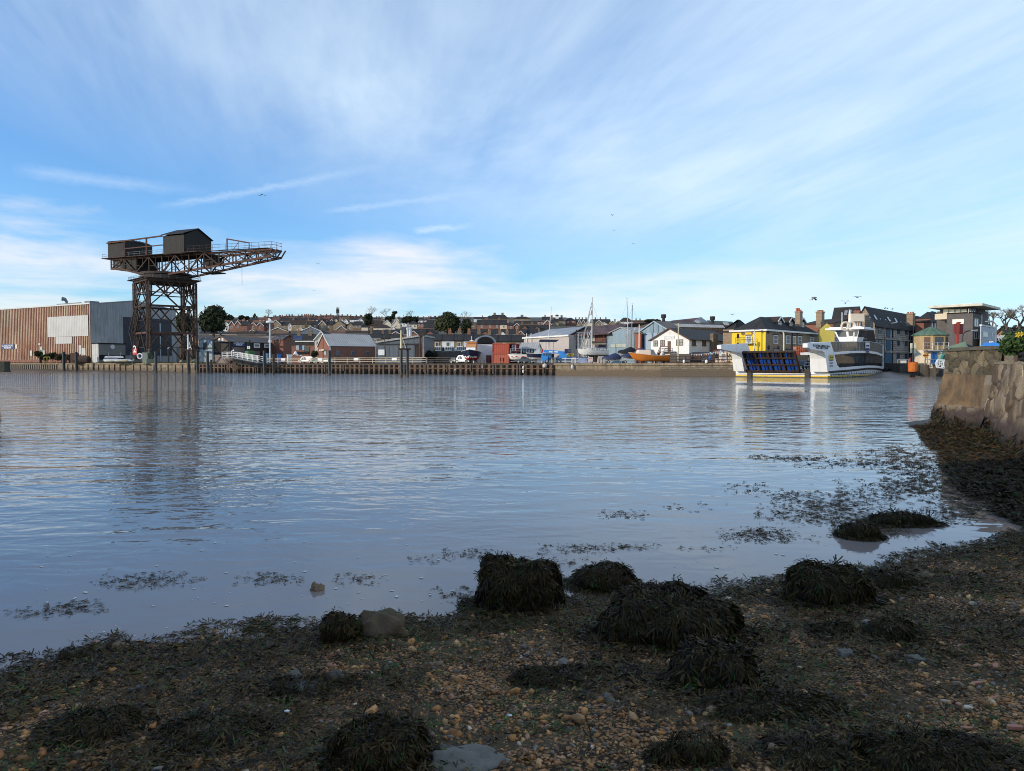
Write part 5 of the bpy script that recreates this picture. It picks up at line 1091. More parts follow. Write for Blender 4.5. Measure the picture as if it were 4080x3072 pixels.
# orange boat
Yo=bankY(2590,-4);u=Yo/F/4.424;p=at(2600,Yo);ob_=thing('orange_boat','bright orange launch with a cream cuddy propped on chocks on the quay','boat',p)
T=TR(PX(zp(z6,2260),Yo),Yo-.2,PZ(yp(z6,1160),Yo),R(180+6));Lo=640*u
hull(T,Lo,2.9,112*u,[m_orange,m_orange,m_orange],ob_,wl=.0,sheer=.62,deck=MAT('peach_gunwale',(.72,.50,.34),(.66,.44,.3)),transom=.7,rake=.25)
m=M();m.T=T;m.prism([(Lo*.60,1.1,100*u),(Lo*.95,.6,125*u),(Lo*.90,.55,214*u),(Lo*.60,1.0,206*u)],(0,-1.9,0));m.build('cuddy',MAT('peach_cream',(.74,.60,.48),(.68,.55,.44)),ob_)
m=M();m.T=T;m.prism([(Lo*.42,1.05,100*u),(Lo*.60,1.05,100*u),(Lo*.60,1.0,218*u),(Lo*.52,.95,214*u)],(0,-1.9,0));m.build('spray_cover',m_grey,ob_)
m=M();m.T=T
for x in(.15,.4,.7):m.box(Lo*x,0,-.45,.3,1.6,.5)
m.build('chock',m_timber,ob_)
# banners and railings before the yacht
fb_=Face((PX(zp(z6,340),bankY(2240,-.8)),bankY(2240,-.8)),(.893,-.449));bn=thing('quay_barrier','white quay barrier frame hung with banners below the yacht','barrier',fb_.pt(0,LAND))
m=M()
for x in(405,640,1090/8.848*4.424+0):u=fb_.u(zp(z6,x));m.bar(fb_.pt(u,LAND),fb_.pt(u,PZ(yp(z6,1080),155)),.12)
for y in(1095,1145):u0,u1=fb_.u(zp(z6,350)),fb_.u(zp(z6,900));z=PZ(yp(z6,y),155);m.bar(fb_.pt(u0,z),fb_.pt(u1,z),.1)
m.build('frame',m_white,bn)
m_bann=MAT('faded_blue_banner',(.10,.14,.28),(.30,.34,.42),ns=1.2)
for i,(x0,x1,y0,y1,mt,ln)in enumerate(((522,606,1085,1180,MAT('banner_white',(.55,.56,.60)),['QUAY','STORE','MARINE','SERVICES']),(640,795,1085,1180,m_bann,None),(820,898,1075,1155,MAT('banner_pink',(.52,.44,.44)),['ABC']))):
 m=M();r_=fb_.rect(z6(x0,y0),z6(x1,y1));fb_.panel(m,r_,.1,.05);m.build('banner',mt,bn)
 if i==2:m=M();fb_.panel(m,(r_[0]+.15,r_[1]-.15,(r_[2]+r_[3])/2+.1,r_[3]-.25),.16,.02);m.build('red_print',m_red,bn)
 if i==0:
  m=M()
  for k in range(6):z=r_[3]-.3-k*(r_[3]-r_[2]-.3)/6;fb_.panel(m,(r_[0]+.2,r_[1]-.2-.3*(k%2),z-.16,z),.16,.02)
  m.build('dark_print',m_grey,bn)
for i,(x,y,z,l)in enumerate(((478,1130,0,'yellow and grey post stump beside the crane lorry wheel'),)):pass
# fenders and buoys on the quay face
def fender(px,py,Y,r,h,label,mat=m_white):
 p=P(px,py,Y);root=thing('hanging_fender',label,'fender',p,'pale fenders on the quay edge');m=M();n=10;m.lathe(p.x,p.y,[(r*math.sin(math.pi*i/n)+.005,p.z-h/2*math.cos(math.pi*i/n))for i in range(n+1)],12);m.build('body',mat,root,smooth=True);m=M();m.bar((p.x,p.y,p.z+h/2-.05),(p.x,p.y+.3,p.z+h/2+.5),.04);m.build('rope',m_grey,root)
m_bfen=MAT('dirty_white_fender',(.62,.57,.48),(.5,.45,.38))
fender(*z5(2082,1050),bankY(2170,.9),.52,1.04,'big round cream fender hanging under the blue crane lorry',m_bfen)
fender(*z5(506,1118),bankY(1814,.9),.24,.48,'small round white fender on the sheet piling left of the navy boat',m_bfen)
fender(*z5(980,1070),bankY(1921,.9),.13,.8,'slim white fender beside the quay ladder',m_white)
fender(*z5(1703,1080),bankY(2085,.9),.2,.8,'upper white sausage fender below the pickup',m_white);fender(*z5(1703,1150),bankY(2085,.9),.2,.9,'lower white sausage fender below the pickup',m_white)
fender(*z6(530,1245),bankY(2280,.6),.2,1.0,'white sausage fender on the concrete quay below the banners',m_white)
fender(*z7(732,1063),bankY(2725,.35),.26,.75,'white barrel fender on the fence left of the blue parasol',m_white);fender(*z7(1127,1067),bankY(2815,.35),.3,.8,'white barrel fender on the fence right of centre of the terrace',m_white)
for x,Yx in((950,1915),(1010,1928)):
 pass
lad=thing('quay_ladder','steel ladder down the sheet piling beside the navy and red boat','ladder',bk(zp(z5,980),1));m=M();a=bk(zp(z5,950),1.0);b=bk(zp(z5,1015),1.0)
for q in(a,b):m.bar(q+Vector((0,0,-.3)),q+Vector((0,0,3.4)),.1)
for k in range(9):m.bar(a+Vector((0,0,.1+.3*k)),b+Vector((0,0,.1+.3*k)),.06)
m.build('rails',m_rust,lad)
# ---------------------------------------------------------------- white clubhouse and terrace
m_wbd=MAT('white_weatherboard',(.82,.80,.77),(.76,.74,.71),ns=.3,stripe=('v',.22,.6));m_dtile=MAT('dark_pantile',(.042,.034,.031),(.028,.024,.022),stripe=('v',.42,.35),rough=.7,streak=((.07,.055,.045),.4))
Yw=bankY(2745,-5.5)
cl=bldg('white_clubhouse','white weatherboarded clubhouse with a dark tiled roof and a sunlit gable','clubhouse',zp(z7,822),Yw,zp(z7,148),zp(z7,1572),R(47),yp(z7,660),yp(z7,470),(m_wbd,m_wbd,m_dtile),'A',LAND+1.45,.4,barge=MAT('brown_barge',(.12,.06,.045)))
m_brw=MAT('brown_frame',(.16,.09,.06),(.12,.07,.05))
for r_ in((196,692,272,798),(316,686,394,794),(596,674,716,784)):window(cl['fl'],cl['fl'].rect(z7(*r_[:2]),z7(*r_[2:])),cl['root'],m_brw,m_glassl,2,2,.1)
panel(cl,'fl',z7,445,705,498,888,'door',m_brw);sgb=panel(cl,'fl',z7,385,612,562,668,'name_board',MAT('pale_board',(.72,.70,.70)),.03)
r_=cl['fl'].rect(z7(385,612),z7(562,668));m=M()
for k,(a,b)in enumerate(((.06,.22),(.62,.92))):cl['fl'].panel(m,(r_[0]+(r_[1]-r_[0])*a,r_[0]+(r_[1]-r_[0])*b,r_[3]-.4,r_[3]-.18),.09,.012)
cl['fl'].panel(m,(r_[0]+.4,r_[1]-.6,r_[2]+.25,r_[2]+.4),.09,.012);m.build('faint_print',m_galv,cl['root'])
panel(cl,'fl',z7,463,545,488,567,'vent',m_cream)
for r_ in((868,672,938,776),(1052,676,1117,778),(1262,684,1300,782)):window(cl['fr'],cl['fr'].rect(z7(*r_[:2]),z7(*r_[2:])),cl['root'],m_brw,m_glass,3,2,.09,sill=m_brw)
window(cl['fr'],cl['fr'].rect(z7(1405,690),z7(1470,782)),cl['root'],m_white,m_glassl,1,2,.14)
m=M();cl['fl'].panel(m,(0,cl['lb'],LAND-.2,LAND+1.5),-.1,.06);cl['fr'].panel(m,(0,cl['la'],LAND-.2,LAND+1.5),-.1,.06);m.build('underfloor',m_dark,cl['root'])
m=M()
for t in(.06,.35,.62,.95):u=cl['lb']*t;cl['fl'].panel(m,(u-.2,u+.2,LAND-.2,LAND+1.5),.0,.1)
for t in(.05,.3,.6):u=cl['la']*t;cl['fr'].panel(m,(u-.2,u+.2,LAND-.2,LAND+1.5),.0,.1)
m.build('pier',m_brick,cl['root'])
r_=cl['fr'].rect(z7(1183,575),z7(1265,1000));m=M();cl['fr'].panel(m,(r_[0],r_[1],LAND-.2,r_[3]),.05,.8);m.build('chimney',MAT('chimney_stone',(.33,.25,.165),(.14,.10,.075),ns=1.6,brick=(.55,.25,(.12,.10,.08),.03)),cl['root'])
m=M();a=cl['fl'].pt(*cl['fl'].hit(*z7(500,890)),1.2);b=cl['fl'].pt(*cl['fl'].hit(*z7(365,890)),1.2);c=cl['fl'].pt(cl['fl'].u(zp(z7,275)),LAND,1.2);m.obox(cl['fl'].pt(cl['fl'].u(zp(z7,365)),a.z-.1,0),cl['fl'].D*3.2,cl['fl'].N*1.4,(0,0,.12))
handrail(m,[c,b,a],1.1,1.2,.07);m.bar(b,c,.12,.35);m.build('entrance_stair',m_brw,cl['root'])
# stone slab terrace and low rear extension
ex=bldg('terrace_room','low white room with a red lean-to roof and a white-framed window on the terrace','extension',zp(z7,1590),bankY(2920,-6),zp(z7,1280),zp(z7,1600),R(70),yp(z7,880),None,(m_cream,m_cream,MAT('red_lean_to',(.20,.05,.035))))
window(ex['fl'],ex['fl'].rect(z7(1380,915),z7(1478,1010)),ex['root'],m_white,m_glassl,1,2,.16);panel(ex,'fl',z7,1280,890,1340,1010,'doorway',m_dark);panel(ex,'fl',z7,1478,900,1500,1080,'brick_pier',m_brick);panel(ex,'fl',z7,1558,910,1585,1010,'window_strip',m_glass)
pr=roofslope('pergola_wall','dark brick and fence screen under the clubhouse terrace',[P(*z7(830,925),bankY(2790,-6)),P(*z7(1300,925),bankY(2840,-6)),P(*z7(1300,900),bankY(2840,-8)),P(*z7(830,900),bankY(2790,-8))],(m_black,MAT('dark_brick_screen',(.085,.055,.045),(.05,.035,.03),ns=1,brick=(.45,.15,(.09,.07,.06)))))
fn=Face((PX(zp(z7,480),bankY(2670,-2.2)),bankY(2670,-2.2)),(.893,-.449));sc=thing('timber_fence_panel','grey close-boarded fence panel behind the dark quay railing','fence',fn.pt(0,LAND));m=M();r_=fn.rect(z7(485,930),z7(840,1080));fn.panel(m,(r_[0],r_[1],LAND,r_[3]),0,.08);m.build('boards',MAT('grey_fence_boards',(.14,.115,.10),(.10,.085,.075),stripe=('u',.18,.6)),sc)
railing(2668,2928,-.5,'dark_railing','dark brown timber railing along the terrace above the stone blocks',MAT('dark_brown_rail',(.06,.035,.03)),1.5,3.2,(.15,.7,1.4),.16)
# bunting
def bunting(pts,label,n=20):
 root=thing('bunting',label,'bunting',pts[0]);m=M();m.tube(pts,.02,3);m.build('cord',m_white,root);cs=[m_white,m_blue,MAT('peach_flag',(.75,.42,.32)),m_creamp,MAT('pink_flag',(.7,.4,.45)),MAT('aqua_flag',(.3,.6,.65))]
 tot=len(pts)-1
 for i in range(n):
  t=(i+.5)/n*tot;k=int(t);a=pts[k].lerp(pts[k+1],t-k);m=M();m.add([a+Vector((-.16,-.02,0)),a+Vector((.16,-.02,0)),a+Vector((0,-.03,-.42)),a+Vector((-.16,.02,0)),a+Vector((.16,.02,0)),a+Vector((0,.01,-.42))],[(0,2,1),(3,4,5),(0,1,4,3),(1,2,5,4),(2,0,3,5)]);m.build('pennant',cs[i%6],root)
Yt=bankY(2830,-2.5)
bunting([P(*z7(x,y),bankY(zp(z7,x),-2.5))for x,y in((850,930),(1000,932),(1160,920),(1320,905),(1460,885),(1580,868))],'lower string of pastel bunting sagging over the terrace',26)
bunting([P(*z7(x,y),bankY(zp(z7,x),-3.5))for x,y in((1180,905),(1300,888),(1430,858),(1580,832))],'upper string of pale bunting below the clubhouse windows',12)
def parasol(px,py0,py1,Y,label,mat):
 a=P(px,py1,Y);root=thing('closed_parasol',label,'parasol',(a.x,a.y,LAND));z1_=PZ(py0,Y);m=M();m.tube([(a.x,a.y,LAND),(a.x,a.y,z1_-.2)],.04,6);m.build('pole',m_grey,root);m=M();m.lathe(a.x,a.y,[(.3,a.z),(.34,a.z+.5),(.22,z1_-.4),(.05,z1_)],8);m.build('canopy',mat,root)
parasol(zp(z7,1190),yp(z7,948),yp(z7,1025),bankY(2828,-2),'furled blue parasol on the terrace before the stone chimney',m_blue)
def seat(px,Y,label,mat):
 p=at(px,Y);root=thing('garden_chair',label,'chair',p,'terrace chairs behind the railing');m=M();m.box(p.x,p.y,LAND+.42,.5,.5,.05);m.build('seat',mat,root);m=M();m.box(p.x,p.y+.25,LAND+.47,.5,.05,.5);m.build('backrest',mat,root)
 for dx in(-.2,.2):
  for dy in(-.2,.2):m=M();m.box(p.x+dx,p.y+dy,LAND,.04,.04,.42);m.build('leg',mat,root)
for x,l,mt in((945,'dark garden chair at the left end of the terrace',m_black),(1080,'grey garden chair left of the furled parasol',m_grey),(1420,'pinkish garden chair before the white-framed window',MAT('pink_paint',(.55,.22,.25))),(1470,'white garden chair right of the white-framed window',m_white)):seat(zp(z7,x),bankY(zp(z7,x),-1.8),l,mt)
# potted palm
def palm(px,Y,h,label):
 p=at(px,Y);root=thing('potted_palm',label,'plant',p);m=M();m.lathe(p.x,p.y,[(.25,LAND),(.35,LAND+.5),(.33,LAND+.5)],10);m.build('pot',m_pot,root);m=M();m.tube([(p.x,p.y,LAND+.4),(p.x,p.y,LAND+h*.5)],.06,6);m.build('trunk',m_timber,root);m=M();random.seed(2)
 for k in range(26):
  t=k*2.4;e=random.uniform(.2,1.2);q=Vector((p.x,p.y,LAND+h*.5));d=Vector((math.cos(t)*math.cos(e),math.sin(t)*math.cos(e),math.sin(e)));mid=q+d*h*.35;end=q+d*h*.6-Vector((0,0,h*.15));s=d.cross(Vector((0,0,1))).normalized()*.06
  m.poly([q-s*.4,mid-s,end,mid+s])
 m.build('fronds',MAT('palm_leaf',(.10,.13,.04)),root)
palm(zp(z7,1525),bankY(2905,-1.6),2.2,'spiky potted palm at the right end of the terrace')
# ---------------------------------------------------------------- yellow house, brick side, chimneys
m_yel=MAT('bright_yellow_render',(.80,.55,.035),(.74,.50,.03),ns=.3);m_yel2=MAT('mustard_render',(.52,.43,.09),(.46,.38,.08),ns=.3);m_tanbrick=MAT('tan_rubble_brick',(.40,.285,.175),(.25,.18,.12),ns=.9,brick=(.5,.2,(.22,.18,.14),.02))
Ye=bankY(3020,-2)
ye=bldg('yellow_house','bright yellow end-walled house with tan brick side and three gabled dormers','house',zp(z8,722),Ye,zp(z8,150),zp(z8,1625),R(45),yp(z8,562),yp(z8,330),(m_yel,m_tanbrick,m_slate),'A',ov=.35,hip=5.0)
fwins(ye,'fl',z8,[(395,670,492,800)],m_white,m_glassl,2,1,.14);panel(ye,'fl',z8,386,650,496,672,'lintel',m_brownbrick,.04,.1)
fwins(ye,'fr',z8,[(855,662,930,805),(1070,668,1138,812),(1176,676,1230,812),(1268,680,1336,818),(1478,690,1540,782),(862,905,936,960),(1070,905,1142,960)],m_white,m_glassl,1,2,.13)
for x0,x1,y in((848,938,640),(1060,1146,648),(1170,1238,655),(1262,1344,658),(1472,1548,668),(856,944,886),(1062,1148,892)):panel(ye,'fr',z8,x0,y,x1,y+20,'lintel',m_black,.04,.06)
m=M();ye['fl'].panel(m,(-.4,ye['lb']+.4,ye['ze']-.32,ye['ze']+.02),.36,.12);ye['fr'].panel(m,(-.4,ye['la']+.4,ye['ze']-.32,ye['ze']+.02),.36,.12);m.build('gutter',m_trim,ye['root'])
for face,x,y0 in(('fl',528,600),('fr',1165,575)):m=M();u=ye[face].u(zp(z8,x));ye[face].panel(m,(u-.09,u+.09,LAND,ye['ze']-.2),.04,.14);m.build('downpipe',m_black if face=='fr' else m_cream,ye['root'])
for x,y in((768,600),(993,612),(1250,620),(775,870),(938,878)):m=M();c=ye['fr'].hit(*z8(x,y));m.T=Matrix.Translation(ye['fr'].pt(*c,.03))@ye['fr'].N.to_track_quat('Z','Y').to_matrix().to_4x4();m.lathe(0,0,[(.45,0),(.45,.05)],12);m.build('wall_tie_plate',m_black,ye['root'])
for x,y in((345,630),(518,615)):m=M();c=ye['fl'].hit(*z8(x,y));m.T=Matrix.Translation(ye['fl'].pt(*c,.03))@ye['fl'].N.to_track_quat('Z','Y').to_matrix().to_4x4();m.lathe(0,0,[(.42,0),(.42,.05)],12);m.build('wall_tie_plate',m_brownbrick,ye['root'])
# dormers on the brick-side slope
def dormer(B,face,xa,xb,ypk,yev,ybt,setb):
 f=B[face];n=-f.N;u0,u1=f.u(xa),f.u(xb);Fd=Face(f.pt(0,0,-setb),f.D);u0,u1=Fd.u(xa),Fd.u(xb);um=(u0+u1)/2;zE=Fd.hit((xa+xb)/2,yev)[1];zP=Fd.hit((xa+xb)/2,ypk)[1];zB=Fd.hit((xa+xb)/2,ybt)[1]
 m=M();m.prism([Fd.pt(u0,zB-.5),Fd.pt(u1,zB-.5),Fd.pt(u1,zE),Fd.pt(um,zP),Fd.pt(u0,zE)],n*4.2);o=m.build('dormer',m_slate,B['root'])
 w_=(u1-u0);m=M()
 for s in(-1,1):
  e=Fd.pt(um+s*(w_/2+.3),zE-.25,.25);t=Fd.pt(um,zP+.1,.25);m.prism([e,t,t+n*4.8,e+n*4.8],(0,0,.14))
 m.build('roof',m_slateb,o);m=M()
 for s in(-1,1):m.bar(Fd.pt(um+s*(w_/2+.3),zE-.2,.3),Fd.pt(um,zP+.12,.3),.08,.28)
 m.build('bargeboard',m_trim,o);r_=(u0+w_*.16,u1-w_*.16,zB,zE-.05);m=M();Fd.panel(m,r_,.02,.05);m.build('frame',m_white,o);m=M()
 for i in range(2):
  for j in range(2):uu=r_[0]+.1+i*(r_[1]-r_[0])/2;zz_=r_[2]+.1+j*(r_[3]-r_[2])/2;Fd.panel(m,(uu,uu+(r_[1]-r_[0])/2-.15,zz_,zz_+(r_[3]-r_[2])/2-.15),.075,.015)
 m.build('pane',m_glassl,o)
for xa,xb,a in((918,1005,362),(1108,1196,370),(1296,1384,378)):dormer(ye,'fr',zp(z8,xa),zp(z8,xb),yp(z8,a),yp(z8,a+60),yp(z8,a+148),1.6)
def bigchim(x0,x1,y0,y1,Y,label,pots,z=z8,root=None,mat=m_tanbrick):
 a=P(*z((x0+x1)/2,y1),Y);zt=PZ(yp(z,y0),Y);wd=(x1-x0)/4.3/F*Y;m=M();m.box(a.x,a.y,a.z-1.5,wd*.9,wd*.7,zt-a.z+1.5,yaw=R(45));m.box(a.x,a.y,zt+.002,wd*1.0,wd*.8,.3,yaw=R(45));o=m.build('chimney',mat,root)
 for x,y in pots:b=P(*z(x,y),Y);m=M();m.lathe(b.x,b.y,[(.22,zt+.3),(.2,b.z-.1),(.27,b.z)],10);m.build('pot',MAT('red_pot',(.45,.13,.07),(.38,.1,.06))if 'red_pot' not in bpy.data.materials else bpy.data.materials['red_pot'],o)
bigchim(1228,1348,282,395,Ye+11,'',((1255,205),(1288,205),(1318,230)),root=ye['root'])
hp=bldg('hipped_rear_block','dark slate hipped roof block behind the left end of the yellow house','house',zp(z8,180),Ye+14,zp(z8,0),zp(z8,520),R(40),yp(z8,560),yp(z8,388),(m_tanbrick,m_tanbrick,m_slate),'A',hip=4.5)
y2=bldg('mustard_house','mustard yellow narrow gable house with white bay window behind the brick side','house',zp(z8,1880),Ye+13,zp(z8,1615),zp(z8,1890),R(72),yp(z8,575),yp(z8,462),(m_yel2,m_yel2,m_slateb),'A',ov=.3)
fwins(y2,'fl',z8,[(1722,510,1760,610)],m_white,m_glassl,1,2,.12);fwins(y2,'fl',z8,[(1712,665,1824,800)],m_white,m_glassl,3,2,.16);panel(y2,'fl',z8,1702,636,1842,662,'bay_roof',m_black,.1,.6)
bigchim(1582,1718,285,420,Ye+16,'',((1620,240),(1654,238),(1688,238)),root=y2['root'])
cs_=bldg('brick_terrace','plain dark-roofed terrace wedged behind the mustard house and the wheelhouse','house',zp(r1,520),Ye+26,zp(r1,0),zp(r1,1100),R(40),yp(r1,470),yp(r1,390),(m_brick,m_tanbrick,m_slateb),'B')
pkh=bldg('pink_cottage','pale pink rendered cottage half hidden by the ferry wheelhouse','cottage',zp(r1,650),Ye+18,zp(r1,545),zp(r1,700),R(60),yp(r1,620),yp(r1,560),(MAT('pink_render',(.55,.42,.44)),m_cream,m_slateb),'B')
blh=bldg('pale_blue_cottage','pale blue grey cottage right of the ferry wheelhouse','cottage',zp(r1,985),Ye+20,zp(r1,930),zp(r1,1258),R(48),yp(r1,715),yp(r1,560),(m_palebl,MAT('blue_grey_render',(.33,.41,.48),(.3,.37,.44)),m_slateb),'A')
fwins(blh,'fr',r1,[(1070,750,1116,800)],m_white,m_glassl,1,2,.1)
# stone warehouse
m_wstone=MAT('grey_warehouse_stone',(.56,.49,.41),(.29,.25,.21),ns=.6,bump=.04,brick=(1.1,.5,(.10,.09,.08),.05),streak=((.06,.055,.05),.5));m_pale=MAT('pale_stone_front',(.40,.33,.25),(.30,.25,.19),ns=.5,brick=(1.3,.5,(.18,.15,.12),.05))
Yh=171.0
wh=bldg('stone_warehouse','large three-storey grey stone warehouse with a long dark slate roof','warehouse',zp(r1,1255),Yh,zp(r1,900),zp(r2,520),R(47),yp(r1,470),yp(r1,180),(m_pale,m_wstone,m_slate),'A',ov=.5)
m_bluefr=MAT('teal_blue_frames',(.04,.12,.20),(.03,.09,.16))
for r_ in((1328,562,1370,655),(1322,765,1374,840),(1660,580,1700,670),(1658,780,1700,876),(1798,600,1838,680),(1794,788,1838,882),(1648,1010,1696,1105),(1790,1014,1834,1106),(2092,615,2124,700),(2088,800,2120,880)):window(wh['fr'],wh['fr'].rect(r1(*r_[:2]),r1(*r_[2:])),wh['root'],m_bluefr,m_glass,2,2,.12)
for r_ in((1468,585,1532,725),(1464,785,1538,948),(1955,615,2008,752),(1440,1030,1552,1180)):
 rr_=wh['fr'].rect(r1(*r_[:2]),r1(*r_[2:]));m=M();f=wh['fr'];n=8;w_=rr_[1]-rr_[0]
 m.prism([f.pt(rr_[0],rr_[2],.02),f.pt(rr_[1],rr_[2],.02)]+[f.pt(rr_[1]-w_*i/n,rr_[3]+w_*.22*math.sin(math.pi*i/n),.02)for i in range(n+1)],f.N*.08);m.build('loading_door',m_bluefr,wh['root'])
m=M()
for y0,y1 in((715,740),(955,975)):a=wh['fr'].hit(*r1(1265,y0))[1];wh['fr'].panel(m,(0,wh['la'],a-.45,a),.01,.2)
m.build('string_course',m_wstone,wh['root'])
for x in(1565,1862):m=M();u=wh['fr'].u(zp(r1,x));wh['fr'].panel(m,(u-.11,u+.11,LAND,wh['ze']-.3),.03,.2);m.build('downpipe',m_black,wh['root'])
ze,zr,lb,la=wh['ze'],wh['zr'],wh['lb'],wh['la']
def wroof(u,t,o=.2):v=wh['q'](u,lb/2*t,ze+(zr-ze)*t);return v+Vector((0,0,o))
for x in(1270,1510,1640,1865):u=wh['fr'].u(zp(r1,x))+1.5;m=M();m.prism([wroof(u,.18),wroof(u+1.3,.18),wroof(u+1.3,.45),wroof(u,.45)],(0,0,.12));m.build('skylight',m_glassl,wh['root'])
for x in range(1150,2050,90):u=wh['fr'].u(zp(r1,x+60));m=M();m.prism([wroof(u,.22),wroof(u+.5,.22),wroof(u+.5,.28),wroof(u,.28)],(0,0,.08));m.build('slate_vent',m_galv,wh['root'])
lf=bldg('brick_rear_range','red brick range with slate roof and two skylights left of the warehouse gable','warehouse',zp(r1,935),Yh+6,zp(r1,520),zp(r1,1000),R(47),yp(r1,365),yp(r1,182),(m_brick,m_brick,m_slate),'B')
ls=lf
for k in range(2):
 v=lambda u,t,o=.2:lf['q'](lf['la']/2*t,u,lf['ze']+(lf['zr']-lf['ze'])*t)+Vector((0,0,o))
 u=lf['lb']*(.25+.17*k);m=M();m.prism([v(u,.15),v(u+lf['lb']*.13,.15),v(u+lf['lb']*.13,.55),v(u,.55)],(0,0,.15));m.build('skylight',m_glassl,lf['root'])
bigchim(895,1030,285,440,Yh-1,'',((928,250),(952,248),(976,246),(996,246)),r1,wh['root'],m_brick);bigchim(1828,1965,325,420,Yh+16,'',((1850,280),(1895,278),(1938,276)),r1,wh['root'],m_tanbrick)
# red brick range with pilasters
bp_=bldg('brick_pilaster_block','red brick building with pale pilasters and a dark hipped roof behind the warehouse','building',zp(r2,550),190,zp(r2,290),zp(r2,960),R(45),yp(r2,400),yp(r2,262),(m_brick,m_brick,m_slate),'A',hip=4,ov=.6)
for i in range(9):m=M();u=bp_['la']*(i+.3)/9;bp_['fr'].panel(m,(u,u+.7,LAND,bp_['ze']-.6),.02,.25);m.build('pilaster',m_palebl,bp_['root'])
b_h=bldg('slate_roof_block','slate hipped roof peeping between the brick block and the modern building','building',zp(r2,600),205,zp(r2,400),zp(r2,800),R(45),yp(r2,360),yp(r2,252),(m_brick,m_brick,m_slate),'A',hip=4)
# modern building
m_dkbrick=MAT('grey_brown_brick',(.15,.135,.128),(.12,.108,.104),brick=(.45,.15,(.10,.09,.09)));m_wclad=MAT('pale_grey_cladding',(.46,.49,.52),(.42,.45,.48),ns=.2,stripe=('v',1.5,.6));m_reflgl=glassmat('painted_reflection_glazing',(.50,.46,.34),.25,.5)  # cream pane colour stands in for sunlight reflected in the glazing
Ym=150.0
mo=bldg('modern_block','modern dark brick four-storey block with a thin overhanging white roof','building',zp(r2,1298),Ym,zp(r2,838),zp(r2,1445),R(45),yp(r2,300),None,(m_dkbrick,m_dkbrick,m_dark),ov=.0)
Tz=mo['ze'];mroot=mo['root'];q=mo['q'];zt=PZ(yp(r2,215),Ym+1)
m=M();m.obox(q(1.6,.8,Tz+.31),mo['A']*13,mo['B']*(mo['lb']+.9),(0,0,zt-Tz));m.build('penthouse',m_dkbrick,mroot)
fL=Face(q(1.6,mo['lb']+1.7,0),-mo['B'])
for x0,x1 in((790,882),(890,990),(1003,1092),(1102,1204)):window(fL,fL.rect(r2(x0,230),r2(x1,305)),mroot,m_white,m_reflgl,1,1,.06)
fR=Face(q(1.6,.8,0),mo['A'])
for x0,x1 in((1228,1250),(1258,1285),(1290,1315),(1325,1348),(1395,1412),(1460,1485),(1555,1578)):window(fR,fR.rect(r2(x0,225),r2(x1,300 if x0<1400 else 325)),mroot,m_white,m_glassl,1,1,.06)
m=M();m.obox(q(-1.6,-2.0,zt+.32),mo['A']*17,mo['B']*(mo['lb']+5.2),(0,0,.5));m.build('roof',MAT('cream_fascia',(.72,.68,.56)),mroot)
m=M();m.obox(q(4,1,zt+.88),mo['A']*6,mo['B']*4,(0,0,.4));m.build('roof_plant',m_galv,mroot)
m=M();m.obox(q(mo['la'],.6,0),mo['A']*9.5,mo['B']*8,(0,0,PZ(yp(r2,240),Ym+6)));m.build('rear_wing',m_dkbrick,mroot)
f2=mo['fl'];window(f2,f2.rect(r2(948,405),r2(1152,490)),mroot,m_trim,m_reflgl,2,1,.06)
for y0,y1 in((398,540),(618,755)):window(mo['fr'],mo['fr'].rect(r2(1335,y0),r2(1405,y1)),mroot,m_trim,m_glass,2,1,.1)
m=M();f2.panel(m,(mo['lb']*0-.0,.1,0,.1),.0,.01);m=M();fw=Face(q(0,mo['lb']+6,0),-mo['B']);m.obox(q(.5,mo['lb']+.02,PZ(yp(r2,416),Ym+6)),mo['A']*6,mo['B']*2.4,(0,0,PZ(yp(r2,318),Ym+6)-PZ(yp(r2,416),Ym+6)));m.build('cream_wing',m_cream,mroot)
wb=bldg('pale_clad_annexe','pale grey clad annexe with a dark square window beside the modern brick block','building',zp(r2,1447),Ym-1.0,zp(r2,1428),zp(r2,1708),R(45),yp(r2,525),None,(m_wclad,m_wclad,m_galv),ov=.1)
window(wb['fr'],wb['fr'].rect(r2(1485,630),r2(1580,722)),wb['root'],m_trim,m_glass,1,1,.08);window(wb['fr'],wb['fr'].rect(r2(1645,645),r2(1665,735)),wb['root'],m_trim,m_glass,1,1,.06);panel(wb,'fr',r2,1478,845,1560,900,'opening',m_dark)
m=M();u=mo['fr'].u(zp(r2,1445));m.obox(mo['fr'].pt(mo['la']-.1,0,.05),mo['A']*.9,mo['B']*.4,(0,0,PZ(yp(r2,318),Ym+4)));m.build('white_fin',m_wclad,mroot)
# kiosk
m_kio=MAT('sandy_render',(.46,.33,.17),(.38,.27,.14));m_cop=MAT('green_copper',(.11,.19,.115),(.085,.15,.10),stripe=('u',1.2,.75),rough=.6)
Yq_=143.0;kx0,kx1=PX(zp(r2,440),Yq_),PX(zp(r2,985),Yq_);kc=Vector(((kx0+kx1)/2,Yq_+3,0));kr=(kx1-kx0)/2*1.02;ki=thing('octagonal_kiosk','sandy octagonal control kiosk with a green copper roof above the slipway','kiosk',(kc.x,kc.y,LAND))
zk0,zk1,zk2=PZ(yp(r2,940),Yq_),PZ(yp(r2,690),Yq_),PZ(yp(r2,540),Yq_+3)
def octo(m,r,z0,z1_,r2_=None):
 vs=[(kc.x+rr_*math.cos(R(22.5+45*i)),kc.y+rr_*math.sin(R(22.5+45*i)),z)for rr_,z in((r,z0),(r2_ if r2_ is not None else r,z1_))for i in range(8)]
 m.add(vs,[tuple(range(8))[::-1],tuple(range(8,16))]+[(i,(i+1)%8,8+(i+1)%8,8+i)for i in range(8)])
